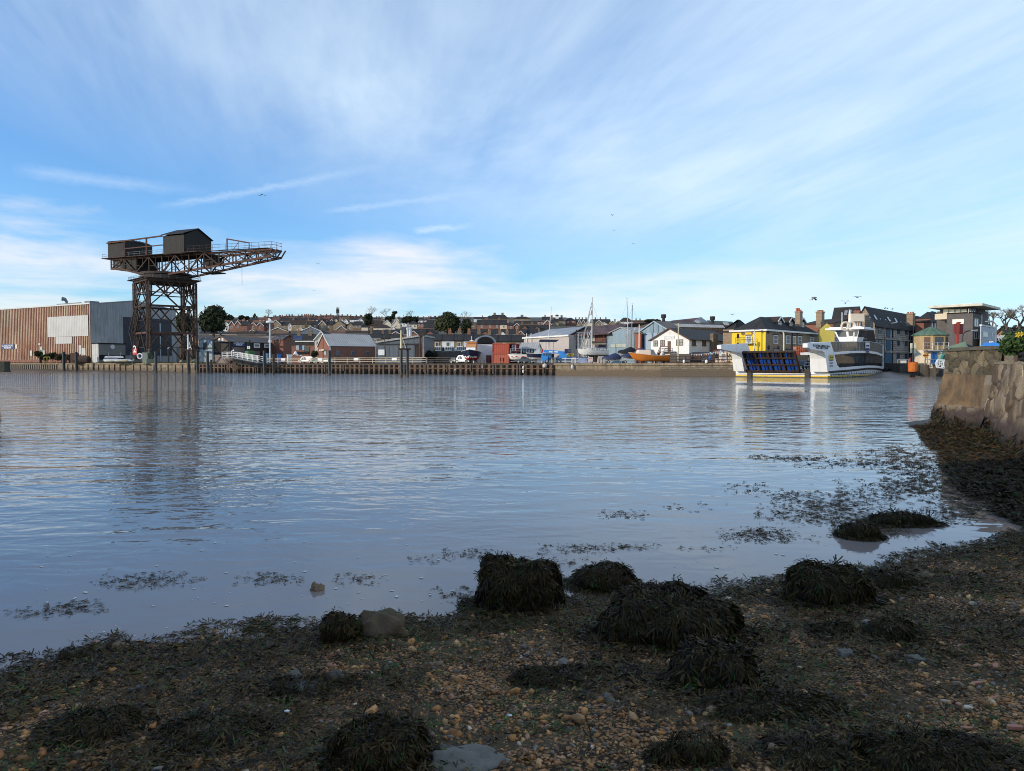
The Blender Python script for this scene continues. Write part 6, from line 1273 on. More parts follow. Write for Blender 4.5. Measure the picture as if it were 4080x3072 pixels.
m=M();octo(m,kr,zk0,zk1);m.build('wall',m_kio,ki);m=M();octo(m,kr*.98,LAND-1,zk0-.02);m.build('base_wall',m_cream,ki);m=M();octo(m,kr*1.1,zk1+.005,zk1+.2);m.build('eaves',m_cop,ki);m=M();octo(m,kr*1.1,zk1+.21,zk2,.25);m.build('roof',m_cop,ki)
m=M();octo(m,kr*.55,zk1+(zk2-zk1)*.62,zk1+(zk2-zk1)*.68,kr*.5);m.build('roof_vent',m_cop,ki)
def oface(i):a=R(22.5+45*i);b=R(22.5+45*(i+1));return Face((kc.x+kr*math.cos(a),kc.y+kr*math.sin(a)),(math.cos(b)-math.cos(a),math.sin(b)-math.sin(a)))
for i in(4,5,6):
 f=oface(i);w_=kr*.765
 if i==5:window(f,(w_*.15,w_*.85,zk0+.9,zk1-.35),ki,m_brw,m_glass,2,2,.12)
 if i==4:m=M();f.panel(m,(w_*.35,w_*.8,zk0+.1,zk1-.3),.02,.06);m.build('door',m_brw,ki)
 if i==6:window(f,(w_*.15,w_*.85,zk0+.9,zk1-.35),ki,m_brw,m_glass,2,2,.12)
f=oface(5);m=M();m.obox(kc+Vector((-kr*.95,-kr-.9,zk0-.35)),(kr*1.35,0,0),(0,1.6,0),(0,0,.22));m.build('balcony',m_galv,ki)
m=M();handrail(m,[kc+Vector((-kr*.95,-kr+.5,zk0-.12)),kc+Vector((-kr*.95,-kr-.85,zk0-.12)),kc+Vector((kr*.4,-kr-.85,zk0-.12))],1.5,.9,.05);m.build('handrail',m_galv,ki);m=M()
for x in(-.9,-.1,.35):m.bar(kc+Vector((kr*x,-kr-.8,LAND)),kc+Vector((kr*x,-kr-.8,zk0-.3)),.12)
m.build('support',m_galv,ki);fk=Face((kc.x-kr,kc.y-kr*.93),(1,0));m=M();fk.panel(m,fk.rect(r2(565,992),r2(668,1200)),.05,.06);m.build('door',m_blue,ki);m=M();fk.panel(m,fk.rect(r2(598,830),r2(672,940)),-.2,.08);m.build('blue_panel',m_blue,ki)
# red steel sculpture sign
Ys=118.0;sp=P(*r2(1012,940),Ys);rs=thing('red_steel_marker','tall weathered red steel marker post with flared panels','sculpture',(sp.x,sp.y,LAND));m_rst=MAT('weathered_red_steel',(.34,.045,.035),(.22,.05,.04),ns=1.0,streak=((.4,.2,.17),.4));f=Face((sp.x,sp.y),(1,0))
m=M();f.poly(m,[r2(995,960),r2(1020,960),r2(1050,490),r2(1082,460),r2(1030,455),r2(1005,480)],0,.5);m.build('post',m_rst,rs)
for pts,dx in(([(940,655),(1000,655),(1010,490),(948,490)],.3),([(1060,668),(1140,668),(1152,492),(1072,490)],-.2)):m=M();f.poly(m,[r2(*q_)for q_ in pts],dx,.12);m.build('panel',m_rst,rs)
# lamp posts on the right
def lampcurve(pts,Y,label,mat,r=.09,head=None):
 P3=[P(*q_,Y)for q_ in pts];P3[0].z=LAND;root=thing('street_lamp',label,'street lamp',P3[0],'street lamps by the ferry landing');m=M();m.tube(P3,r,7);m.build('post',mat,root)
 h=head or P3[-1];m=M();m.bar(h+Vector((-.1,0,0)),h+Vector((1.0,0,.1)),.35,.14);m.build('lamp_head',m_galv,root)
lampcurve([r2(1128,820),r2(1132,700),r2(1150,650),r2(1200,618),r2(1280,608)],112,'black swan-neck street lamp in front of the modern brick block',m_black)
lampcurve([r2(1720,830),r2(1722,560),r2(1715,500),r2(1690,470),r2(1640,452),r2(1550,445)],106,'curved-arm street lamp right of the pale clad annexe',m_grey)
lampcurve([r1(1428,1100),r1(1432,640),r1(1448,560),r1(1485,505),r1(1560,475)],150,'slim curved street lamp against the stone warehouse',m_black)
lampcurve([z8(1035,960),z8(1033,660),z8(1028,615),z8(1012,606)],138,'cream hooked street lamp before the tan brick house side',m_creamp,.14)
lampcurve([z8(538,960),z8(538,600),z8(538,570)],140,'plain cream pole against the bright yellow wall',m_cream,.12)
# traffic light
Yv=139.0;tp=P(*z8(255,820),Yv);tl_=thing('traffic_light','black three-aspect traffic light standing before the bright yellow wall','traffic light',tp);f=Face((tp.x,tp.y),(1,-.2));m=M();f.panel(m,f.rect(z8(238,640),z8(272,705)),0,.3);bx=m.build('signal_box',m_black,tl_);m=M();f.poly(m,[z8(236,825),z8(272,825),z8(272,705),z8(240,705)],0,.12);m.build('backing',m_black,tl_)
m=M();r_=f.rect(z8(247,705),z8(266,790));f.panel(m,r_,.13,.02);m.build('slot',m_yel,tl_)
for k in range(3):
 c=f.rect(z8(246,645+k*20),z8(264,660+k*20));m=M();m.T=Matrix.Translation(f.pt((c[0]+c[1])/2,(c[2]+c[3])/2,.31))@f.N.to_track_quat('Z','Y').to_matrix().to_4x4();m.lathe(0,0,[(.22,0),(.22,.08)],10);m.build('lens',m_tyre,bx)
# balcony on the yellow wall
m=M();r_=ye['fl'].rect(z8(270,800),z8(552,812));m.obox(ye['fl'].pt(r_[0],r_[2],.02),ye['fl'].D*(r_[1]-r_[0]),ye['fl'].N*1.3,(0,0,.12));m.build('balcony',m_grey,ye['root']);m=M();handrail(m,[ye['fl'].pt(r_[0],r_[3],1.3),ye['fl'].pt(r_[1],r_[3],1.3)],1.2,.8,.04);m.build('balcony_rail',m_black,ye['root'])
# ---------------------------------------------------------------- landing place: slipway and quay under the kiosk
m_slip=MAT('wet_slipway_concrete',(.20,.15,.12),(.13,.10,.085),ns=.5,rough=.45,bump=.04)
m=M();m.prism([(58,134,-.6),(80.2,134,-.6),(83.5,168,LAND-.01),(62.5,168,LAND-.01)],(0,0,-1.2));tag(m.build('slipway',m_slip),'brown concrete slipway running down to the river beside the ferry',None,None,'structure')
m_dkq=MAT('weedy_quay_stone',(.10,.09,.07),(.045,.042,.035),ns=.6,bump=.08,streak=((.14,.13,.09),.4))
qw=thing('landing_quay','dark weedy quay wall under the octagonal kiosk','quay wall',(82,146,0));m=M();m.prism([(81,168,-2),(80.3,147,-2),(87.8,140.6,-2),(160,131.6,-2),(160,133,-2),(84.5,168,-2)],(0,0,LAND+1.98));m.build('wall',m_dkq,qw)
m=M()
for i in range(5):m.bar((81.4+i*1.35,145.9-i*1.15,-1),(81.4+i*1.35,145.9-i*1.15,LAND-.3),.35)
m.build('fender_post',m_timber,qw)
m=M();a=bk(3020);m.obox(a+Vector((0,0,-2)),Vector((63,168,0))-a,Vector((-2,1,0)),(0,0,LAND+1.98));rq=thing('return_quay','stone return wall hidden along the slipway edge','quay wall',a);m.build('wall',m_dkq,rq)
# ---------------------------------------------------------------- the chain ferry
FA=Vector((.682,.731,0));FB=Vector((-.731,.682,0));FC=Vector((56.9,127.0,0));fs=Face(FC,FA);fe=Face(FC,-FB)
def fp(a,b,z):return FC+FA*a+FB*b+Vector((0,0,z))
fy=thing('chain_ferry','white chain ferry with raised blue ramp lettered FLOATING BRIDGE','ferry',FC)
m_fw=MAT('ferry_white',(.86,.86,.86),(.80,.80,.80),ns=.25,streak=((.52,.42,.32),.38),rough=.4);m_fy=MAT('ferry_yellow',(.75,.55,.05),(.65,.40,.04),ns=.8,streak=((.35,.15,.05),.35));m_fn=MAT('ferry_navy',(.03,.05,.14));m_rubber=MAT('black_rubber_fender',(.012,.012,.014),rough=.7)
tB=-fe.u(z8(1505,0)[0]);lB=-fe.u(z8(222,0)[0])
def S1(pts):return[fs.hit(*r1(*q_))for q_ in pts]
def sidesolid(uz,b0,b1,name,mat,out=0.0):m=M();m.prism([fp(u,b0,z)+fs.N*out for u,z in uz],FB*(b1-b0));return m.build(name,mat,fy)
hl=S1([(432,1440),(1330,1412),(1400,1372),(1422,1290),(1130,1262),(445,1330)]);hl=[(max(0,u),z)for u,z in hl];hl[0]=(0,-.4);hl[1]=(hl[1][0],-.4);hl[5]=(0,hl[5][1])
sidesolid(hl,0,lB,'hull',m_fw);u1=hl[3][0]
z_=lambda y:fs.hit(*r1(440,y))[1]
for nm,ya,yb,mt,o in(('yellow_band',1405,1432,m_fy,.02),('navy_band',1384,1396,m_fn,.03),('boot_band',1433,1465,m_black,.015)):
 p_=S1([(432,ya),(1400,ya-42),(1395,yb-46),(432,yb)]);m=M();m.prism([fp(u,0,z)for u,z in p_],fs.N*o);m.build(nm,mt,fy)
 m=M();m.prism([fp(0,0,z_(ya)),fp(0,lB,z_(ya)),fp(0,lB,z_(yb)),fp(0,0,z_(yb))],-FA*o);m.build(nm,mt,fy)
# portals: overhanging beam and column each side
beam=S1([(130,930),(80,905),(75,835),(120,826),(485,808),(545,1000),(600,1215),(640,1258),(640,1300),(430,1335),(400,1100),(375,990),(330,965)])
ut=min(u for u,z in beam);taper=lambda u,w:w if u>=0 else.8+(w-.8)*(1-u/ut)
for bo,w_ in((0.0,tB),(lB-tB*.7,tB*.7)):
 m=M();n=len(beam);m.add([fp(u,bo,z)for u,z in beam]+[fp(u,bo+taper(u,w_),z)for u,z in beam],[list(range(n)),list(range(n,2*n))[::-1]]+[(i,n+i,n+(i+1)%n,(i+1)%n)for i in range(n)]);m.build('portal',m_fw,fy)
sidesolid(S1([(630,1262),(900,1238),(1150,1222),(1300,1226),(1412,1242),(1424,1288),(1300,1268),(1130,1262),(445,1330)]),0,.5,'lower_band',m_fw,.04)
sidesolid(S1([(532,990),(860,968),(1150,964),(1300,985),(1412,1035),(1412,1066),(1300,1026),(1150,1001),(860,1004),(540,1032)]),0,6,'deck_band',m_fw,.05)
def seeglass(name,tint,mixv,bc=(.05,.055,.06)):
 m,nt,b=nodes(name);o=nt.nodes['Material Output'];tr=N(nt,'BsdfTransparent');tr.inputs[0].default_value=(*tint,1);mx=N(nt,'MixShader');mx.inputs[0].default_value=mixv
 b.inputs['Base Color'].default_value=(*bc,1);b.inputs['Roughness'].default_value=.05;nt.links.new(tr.outputs[0],mx.inputs[1]);nt.links.new(b.outputs[0],mx.inputs[2]);nt.links.new(mx.outputs[0],o.inputs[0]);return m
m_tint=seeglass('tinted_saloon_glass',(.55,.58,.60),.45);m_screen=seeglass('grey_screen_glass',(.5,.5,.48),.55,(.26,.26,.245))
sidesolid(S1([(541,1030),(860,1003),(1150,1000),(1300,1025),(1408,1062),(1408,1242),(1150,1224),(640,1256),(600,1215)]),.12,.16,'saloon_window',m_tint)
sidesolid(S1([(488,812),(1160,805),(1300,825),(1415,870),(1412,1032),(1300,984),(1150,962),(860,966),(532,988)]),.1,.14,'deck_screen',m_screen)
m=M()
for x in list(range(570,1180,50))+[1230,1290,1350]:
 a,b=fs.hit(*r1(x,812+max(0,x-1160)*.2)),fs.hit(*r1(x+8,965+max(0,x-1200)*.3));m.bar(fp(a[0],.3,a[1]),fp(b[0],.3,b[1]),.12)
m.build('screen_post',m_fw,fy);tr_=S1([(488,808),(1160,801),(1300,821),(1415,866)]);m=M();m.tube([fp(u,.1,z)for u,z in tr_],.07,6);m.build('top_rail',m_galv,fy)
m=M();a=fs.hit(*r1(1412,868));b=fs.hit(*r1(1412,1275));m.bar(fp(a[0],.05,a[1]),fp(b[0],.05,b[1]),.3);m.build('bow_post',m_fw,fy)
fr_=S1([(445,1338),(800,1311),(1130,1276),(1300,1280),(1440,1308)]);m=M();m.tube([fp(u,-.15,z)for u,z in fr_],.18,8);m.build('fender_rail',m_rubber,fy)
m=M();m.tube([fp(fr_[-1][0]-1.2,-.3,fr_[-1][1]),fp(fr_[-1][0]+1.0,-.3,fr_[-1][1])],.55,12);m.build('corner_fender',m_rubber,fy)
m=M();n=22
for i in range(n):
 u0=fs.u(r1(490,0)[0]);u9=fs.u(r1(1400,0)[0]);a=u0+(u9-u0)*i/n;b=u0+(u9-u0)*(i+1)/n;k=i/n;zt=fr_[0][1]+(fs.hit(*r1(1130,1292))[1]-fr_[0][1])*min(1,k*1.3)-.3
 m.tube([fp(a,-.05,zt),fp((a+b)/2,-.05,zt-1.0),fp(b,-.05,zt)],.025,4)
m.build('rope_swag',m_grey,fy)
# interior of the saloon
dk0,dk1=fs.hit(*r1(640,1290))[1],fs.hit(*r1(860,985))[1]
m=M();m.obox(fp(2,.3,dk0-.1),FA*(u1-2.5),FB*(lB-.6),(0,0,.1));m.build('car_deck',m_grey,fy);m=M();m.obox(fp(4.0,.5,dk1-.12),FA*(u1-4.6),FB*(tB+2.5),(0,0,.12));m.build('upper_deck',m_grey,fy)
m=M();m.obox(fp(4.0,tB+2.0,dk0),FA*(u1-5),FB*.15,(0,0,dk1-dk0-.13));m.build('inner_bulkhead',MAT('bulkhead_grey',(.10,.10,.11),(.22,.20,.19),ns=.9),fy)
random.seed(9);its=[m_cream,m_red,m_blue,m_white,m_grey,m_creamp,m_black,MAT('curtain_tan',(.35,.25,.15))]
for i in range(13):m=M();a=6+i*(u1-8)/13;h=random.uniform(.4,.95)*(dk1-dk0-.2);m.obox(fp(a,.9+random.random()*1.6,dk0+(dk1-dk0-.2-h)*random.random()),FA*random.uniform(.25,.8),FB*.1,(0,0,h));m.build('saloon_fitting',its[i%8],fy)
m=M();a,b=fs.hit(*r1(760,1225)),fs.hit(*r1(1200,1150));handrail(m,[fp(a[0],.5,a[1]-.7),fp(b[0],.5,b[1]-.7)],.7,1.3,.06);m.build('stair_rail',m_white,fy)
# lettering and notices
c1=fs.hit(*r1(328,877));c2=fs.hit(*r1(335,915));e0,e1=fs.hit(*r1(178,877))[0],fs.hit(*r1(478,877))[0];g0_,g1_=fs.hit(*r1(232,915))[0],fs.hit(*r1(442,915))[0]
text('FLOATING BRIDGE No 6',.8,fp(c1[0],-.03,c1[1]),FA,fy,m_blk,fit=(e1-e0,.40));text('PASS 10M CLEAR',.8,fp(c2[0],-.03,c2[1]),FA,fy,m_blk,fit=(g1_-g0_,.38))
ra_,rb_=fs.hit(*r1(452,1032)),fs.hit(*r1(527,1128));nb=M();fs.panel(nb,(ra_[0],rb_[0],rb_[1],ra_[1]),.05,.06);nb=nb.build('yellow_notice',m_yellow,fy)
m=M()
for k in range(4):zt=ra_[1]-.35-k*.52;fs.panel(m,(ra_[0]+.2,rb_[0]-.2,zt-.16,zt),.12,.012)
m.build('dark_print',m_blk,nb)
ra_,rb_=fs.hit(*r1(1092,815)),fs.hit(*r1(1162,930));nb=M();fs.panel(nb,(ra_[0],rb_[0],rb_[1],ra_[1]),.05,.06);nb=nb.build('white_notice',m_white,fy)
m=M()
for k in range(3):zt=ra_[1]-.5-k*.6;fs.panel(m,(ra_[0]+.25,rb_[0]-.25,zt-.3,zt),.12,.012)
m.build('blue_print',m_signblue,nb)
# raised ramp at the near end
bR=-fe.u(z8(1330,0)[0]);zb,zt=1.25,PZ(yp(z8,932),133);rp=lambda s,t,o=0.0:fp(-.4-2.6*t,bR+(lB-tB*.75-.3-bR)*s,zb+(zt-zb)*t)+(-FA*.86+Vector((0,0,-.5)))*o
m_rb=MAT('ramp_blue',(.015,.085,.42),(.012,.06,.30),ns=.9,rough=.45,streak=((.08,.04,.02),.5));m_rd=MAT('rusty_black_rib',(.032,.022,.017),(.07,.036,.02),ns=.9);m_rdk=MAT('ramp_dark_blue',(.012,.016,.04),(.02,.018,.02),ns=1)
m=M();m.prism([rp(0,0,-.1),rp(1,0,-.1),rp(1,1,-.1),rp(0,1,-.1)],FA*.2);ramp_o=m.build('ramp',m_rd,fy)
def rpanel(s0,s1,t0,t1,o0,th,mat,name):m=M();n=(rp(0,0,th)-rp(0,0,0));m.prism([rp(s0,t0,o0),rp(s1,t0,o0),rp(s1,t1,o0),rp(s0,t1,o0)],n);return m.build(name,mat,ramp_o)
for r_,(t0,t1)in enumerate(((.05,.33),(.38,.66),(.72,.98))):
 for c in range(4):rpanel(.02+c*.245,.225+c*.245,t0,t1,.08,.03,m_rb if r_<2 else m_rdk,'ramp_panel')
for t in(.015,.345,.68,.985):rpanel(0,1,t-.015,t+.025,.05,.45,m_rd,'ramp_beam')
for c in range(5):rpanel(c*.245,c*.245+.022,0,1,.05,.4,m_rd,'ramp_rib')
for c in range(4):
 for k in(1,2):rpanel(.02+c*.245+k*.068,.02+c*.245+k*.068+.02,.03,.98,.05,.25,m_rb if k==2 else m_rdk,'ramp_stiffener')
m=M();m.bar(fp(-.2,bR-1.5,1.0),fp(-.2,lB-tB*.7,1.0),.3,.35);m.bar(fp(-.5,bR-.5,1.35),fp(-.5,lB-tB*.7,1.35),.18);m.build('hinge_beam',m_rd,fy)
for b in(tB+.2,lB-tB*.75-.9):m=M();m.obox(fp(-.35,b,-.5),FA*.6,FB*.9,(0,0,2.0));m.build('chain_guide',m_black,fy)
m=M()
for b in(lB-tB*.75-.1,):m.tube([fp(-1.5,b,zt+.1),fp(-1.2,b-.1,zt-2),fp(-.4,b-.2,1.6)],.1,5)
m.tube([rp(0,.95),fp(1.0,tB+.3,zt+1.6)],.05,4);m.build('ramp_chain',m_grey,fy)
m=M();handrail(m,[fp(1.2,tB+.1,dk0),fp(1.2,bR-.2,dk0)],1.2,.6,.05);m.build('deck_gate',m_galv,fy)
# wheelhouse
wc=P(*r1(925,800),139.5);wl_f=Face(wc,-FB);wr_f=Face(wc,FA);b0=-wl_f.u(r1(690,0)[0]);a0_=wr_f.u(r1(1005,0)[0]);zw0,zw1,zw2=dk1,PZ(yp(r1,592),139.5),PZ(yp(r1,545),139.5)
zs0=wc.z;e=.9
def wq(a,b,z):v=wc+FA*a+FB*b;v.z=z;return v
lo=[wq(0,0,zs0-1),wq(a0_,0,zs0-1),wq(a0_,b0,zs0-1),wq(0,b0,zs0-1)];hi=[wq(-e,-e,zw1),wq(a0_+e,-e,zw1),wq(a0_+e,b0+e*1.6,zw1),wq(-e,b0+e*1.6,zw1)]
m=M();m.add(lo+hi,[(3,2,1,0),(4,5,6,7),(0,1,5,4),(1,2,6,5),(2,3,7,6),(3,0,4,7)]);m.build('wheelhouse',m_fw,fy)
m=M();m.prism([wq(-e-1.2,-e-1.2,zw1+.02),wq(a0_+e+1.2,-e-1.2,zw1+.02),wq(a0_+e+1.2,b0+e*1.6+1.2,zw1+.02),wq(-e-1.2,b0+e*1.6+1.2,zw1+.02)],(0,0,.3));m.prism([wq(-e-.6,-e-.6,zw1+.322),wq(a0_+e+.6,-e-.6,zw1+.322),wq(a0_+e+.6,b0+e*1.6+.6,zw1+.322),wq(-e-.6,b0+e*1.6+.6,zw1+.322)],(0,0,zw2-zw1-.3));m.build('wheelhouse_roof',m_fw,fy)
def wface(i,j,s0,s1,t0,t1,o=.04):
 A0,B0,A1,B1=lo[i],lo[j],hi[i],hi[j];f=lambda s,t:A0.lerp(B0,s).lerp(A1.lerp(B1,s),t);n=(B0-A0).cross(A1-A0).normalized()*o
 m=M();m.prism([f(s0,t0)+n,f(s1,t0)+n,f(s1,t1)+n,f(s0,t1)+n],n*.5);return m
for s0,s1,t0,t1 in((.08,.47,.60,.97),(.58,.78,.64,.95),(.84,.97,.60,.97)):wface(3,0,s0,s1,t0,t1).build('wheelhouse_window',m_glass,fy)
for s0,s1 in((.05,.32),(.36,.64),(.68,.95)):wface(0,1,s0,s1,.58,.97).build('wheelhouse_window',m_glass,fy)
wface(3,0,.54,.81,.02,.62,.03).build('wheelhouse_door',m_white,fy)
mz=zw2;mp_=P(*r1(820,545),141);m=M();m.tube([(mp_.x,mp_.y,mz),(mp_.x,mp_.y,PZ(yp(r1,425),141)),(mp_.x,mp_.y,PZ(yp(r1,235),141))],[.3,.25,.06],8);m.build('mast',m_fw,fy)
mp_=P(*r1(890,545),141);zt2=PZ(yp(r1,470),141);m=M();m.tube([(mp_.x,mp_.y,mz),(mp_.x,mp_.y,zt2)],.2,8);m.box(mp_.x+.5,mp_.y,PZ(yp(r1,445),141),2.6,1.2,1.5);m.build('radar_unit',m_cream,fy)
for x in(745,855):c=P(*r1(x,528),138.5);m=M();m.tube([c+Vector((math.cos(t)*.75,0,math.sin(t)*.75))for t in[i*math.pi/8 for i in range(17)]],.22,6);m.build('life_ring',m_cream,fy)
for x in(683,930,960,1000):c=P(*r1(x,545),141);m=M();m.tube([(c.x,c.y,mz),(c.x,c.y,mz+2.0+(x%3)*.5)],.12,6);m.build('aerial',m_galv,fy)
# vehicle and barriers on the car deck, crewman
cp=P(*z8(1392,1130),134.5);cp.z=dk0;car('dark_suv','dark estate car waiting on the ferry deck beside the raised ramp',cp,math.atan2(-.731,-.682),4.7,1.9,1.75,m_dkc,'car','hatch',MAT('lit_number_plate',(.75,.85,.15)))
for k in range(3):
 bp0=P(*z8(1345,1000),142);bp0.z=PZ(yp(z8,1000),142)+k*.58;bx=thing('crate_stack',('red mesh crate on the ferry deck, lowest of the pile','red mesh crate in the middle of the pile on the ferry deck','orange red mesh crate topping the pile on the ferry deck')[k],'crate',bp0,'red crates on the ferry');m=M();w_=3.2
 for i in range(9):m.box(bp0.x-w_/2+i*w_/8,bp0.y-1,bp0.z,.12,.2,.56)
 for z in(0,.24,.48):m.box(bp0.x,bp0.y-1,bp0.z+z,w_,.18,.08)
 m.build('slats',MAT('crate_red_%s'%'abc'[k],(.55,.10+.03*k,.06)),bx);m=M();m.box(bp0.x,bp0.y,bp0.z+.02,w_*.96,1.6,.5);m.build('load',MAT('crate_load_%s'%'abc'[k],(.42,.10,.08),(.5,.35,.28),ns=1.5),bx)
def person(name,label,base,H_,yaw,top,legs,hair=(.06,.04,.03)):
 """one continuous skinned body, grown from a skeleton and then frozen as a mesh"""
 root=thing(name,label,'person',base);s=H_/1.75
 J_=dict(pel=(0,0,.95),che=(0,0,1.28),nec=(0,0,1.48),hed=(0,.02,1.58),top=(0,.02,1.73),sl=(-.19,0,1.42),el=(-.24,-.05,1.14),wl=(-.12,-.24,1.10),sr=(.19,0,1.42),er=(.24,-.05,1.14),wr=(.10,-.26,1.12),hl=(-.1,0,.9),kl=(-.11,-.02,.5),al=(-.11,0,.08),tl=(-.12,-.16,.04),hr=(.1,0,.9),kr=(.11,-.02,.5),ar=(.11,0,.08),tr=(.12,-.16,.04))
 rd=dict(pel=.15,che=.17,nec=.065,hed=.10,top=.08,sl=.085,el=.06,wl=.045,sr=.085,er=.06,wr=.045,hl=.1,kl=.075,al=.055,tl=.05,hr=.1,kr=.075,ar=.055,tr=.05)
 E=[('pel','che'),('che','nec'),('nec','hed'),('hed','top'),('che','sl'),('sl','el'),('el','wl'),('che','sr'),('sr','er'),('er','wr'),('pel','hl'),('hl','kl'),('kl','al'),('al','tl'),('pel','hr'),('hr','kr'),('kr','ar'),('ar','tr')]
 ks=list(J_);me=bpy.data.meshes.new('sk');Rz=Matrix.Rotation(yaw,3,'Z');me.from_pydata([Rz@Vector(J_[k])*s for k in ks],[(ks.index(a),ks.index(b))for a,b in E],[])
 t=bpy.data.objects.new('sk',me);COL.objects.link(t);t.modifiers.new('skin','SKIN');t.modifiers.new('sub','SUBSURF').levels=1
 for i,k in enumerate(ks):v=me.skin_vertices[0].data[i];v.radius=(rd[k]*s,rd[k]*s);v.use_root=k=='pel'
 bpy.context.view_layer.update();m2=bpy.data.meshes.new_from_object(t.evaluated_get(bpy.context.evaluated_depsgraph_get()));bpy.data.objects.remove(t)
 skin,tp,lg=MAT('skin',(.50,.32,.24)),MAT('jacket_'+name,top),MAT('trousers_'+name,legs);m2.materials.clear()
 for q_ in(skin,tp,lg):m2.materials.append(q_)
 for p_ in m2.polygons:z=p_.center.z/s;r_=p_.center.xy.length/s;p_.material_index=0 if z>1.5 or(z>1.02 and z<1.2 and r_>.23)else 1 if z>.93 else 2;p_.use_smooth=True
 o=bpy.data.objects.new('body',m2);COL.objects.link(o);o.parent=root;BASE[o]=BASE[root]
 h=M();h.T=Matrix.Translation(base)@Matrix.Rotation(yaw,4,'Z')@Matrix.Scale(s,4);h.lathe(0,.03,[(.09,1.62),(.115,1.68),(.10,1.75),(.04,1.785)],10);h.build('hair',MAT('hair',hair),root);return root
pp=P(*r1(738,800),136);pp.z=dk1;person('person','person in a dark jacket leaning on the upper deck screen of the ferry',pp,1.8,R(25),(.02,.025,.04),(.03,.03,.04))
pp=P(*z8(502,930),139);pp.z=LAND;person('person','person in a purple top and orange trousers walking below the yellow wall',pp,1.75,R(-60),(.16,.05,.12),(.35,.10,.06))
# ---------------------------------------------------------------- landing clutter right of the ferry
Yb_=138.0;bp1=P(*r1(1930,1335),Yb_);ob1=thing('landing_beacon','orange float with a tall black pole standing at the slipway edge','beacon',bp1);m_or2=MAT('rusty_orange_steel',(.62,.17,.03),(.45,.11,.025),ns=.8,streak=((.25,.07,.03),.4));u=Yb_/F/4.424
m=M();m.lathe(bp1.x,bp1.y,[(66*u,bp1.z),(74*u,bp1.z+15*u),(76*u,bp1.z+150*u),(80*u,bp1.z+168*u),(70*u,bp1.z+172*u)],12);m.build('float',m_or2,ob1);zt=bp1.z+172*u
m=M();m.lathe(bp1.x,bp1.y,[(34*u,zt),(30*u,zt+14*u),(22*u,zt+14*u),(20*u,zt+120*u),(8*u,zt+150*u),(6*u,PZ(yp(r1,410),Yb_))],10);m.build('pole',m_black,ob1)
m=M();m.lathe(bp1.x-58*u,bp1.y-.1,[(14*u,zt-4*u),(14*u,zt+60*u),(10*u,zt+76*u)],8);m.build('red_can',m_red,ob1)
m=M()
for dx in(-25,0,25):m.bar((bp1.x+dx*u,bp1.y,bp1.z),(bp1.x+dx*1.6*u,bp1.y,-.6),.25)
m.build('leg',m_black,ob1)
for dx in(-28,28):
 m=M();a=PZ(yp(r1,920),Yb_);b=PZ(yp(r1,828),Yb_);m.box(bp1.x+dx*u+(2 if dx>0 else-2)*u,bp1.y,a,28*u,.25,b-a);m.build('signal_panel',MAT('cream_signal_panel',(.75,.72,.55))if 'cream_signal_panel' not in bpy.data.materials else bpy.data.materials['cream_signal_panel'],ob1)
 m=M();b=a;a=PZ(yp(r1,1000),Yb_);m.box(bp1.x+dx*u+(2 if dx>0 else-2)*u,bp1.y,a,26*u,.2,b-a-.02);m.build('lower_panel',MAT('grey_green_panel',(.30,.36,.32))if 'grey_green_panel' not in bpy.data.materials else bpy.data.materials['grey_green_panel'],ob1)
def gate(x0,x1,y0,y1,Y,label,z=r1,brd=None):
 f=Face((PX(zp(z,x0),Y),Y),(1,-.1));root=thing('crowd_barrier',label,'barrier',f.pt(0,LAND),'grey barriers at the ferry landing');r_=f.rect(z(x0,y0),z(x1,y1));m=M()
 for a,b in(((r_[0],r_[2]),(r_[0],r_[3])),((r_[1],r_[2]),(r_[1],r_[3])),((r_[0],r_[3]),(r_[1],r_[3])),((r_[0],r_[2]+.2),(r_[1],r_[2]+.2))):m.bar(f.pt(*a),f.pt(*b),.12)
 n=int((r_[1]-r_[0])/.45)
 for i in range(1,n):uu=r_[0]+(r_[1]-r_[0])*i/n;m.bar(f.pt(uu,r_[2]+.2),f.pt(uu,r_[3]),.045)
 m.build('frame',m_galv,root)
 if brd:
  q_=f.rect(z(*brd[0]),z(*brd[1]));m=M();f.panel(m,q_,.08,.06);o=m.build('notice',m_white,root);m=M()
  for k in range(5):ww=(q_[1]-q_[0])/5;f.panel(m,(q_[0]+ww*(k+.25),q_[0]+ww*(k+.6),q_[2]+.3,q_[3]-.4),.15,.012)
  m.build('dark_print',m_blk,o)
gate(1668,1862,1118,1212,160,'grey steel gate with a white notice at the top of the slipway',r1,((1712,1135),(1815,1192)))
gate(275,420,1045,1215,147,'tall grey mesh gate beside the kiosk stairs',r2);gate(465,660,1115,1212,142.5,'low grey barrier before the blue kiosk door',r2);gate(278,345,960,1045,148,'small grey frame above the mesh gate',r2)
fl_p=P(*r2(352,1065),146);fg2=thing('feather_flag','red and white feather flag between the beacon and the kiosk','flag',(fl_p.x,fl_p.y,LAND));f=Face((fl_p.x,fl_p.y),(1,0));m=M();f.poly(m,[r2(318,790),r2(345,778),r2(372,795),r2(388,860),r2(392,960),r2(384,1065),r2(358,1065),r2(345,960)],0,.05);cl_=m.build('cloth',m_white,fg2)
for pp_ in([(318,790),(345,778),(372,795),(376,808),(330,805)],[(332,860),(372,880),(380,950),(345,960)],[(352,985),(390,965),(388,1010),(350,1000)],[(362,1030),(384,1022),(384,1065),(360,1065)]):m=M();f.poly(m,[r2(*q_)for q_ in pp_],.055,.02);m.build('red_print',m_red,cl_)
m=M();m.tube([(fl_p.x,fl_p.y,LAND),(fl_p.x,fl_p.y+.1,PZ(yp(r2,800),146))],.05,5);m.build('pole',m_grey,fg2)
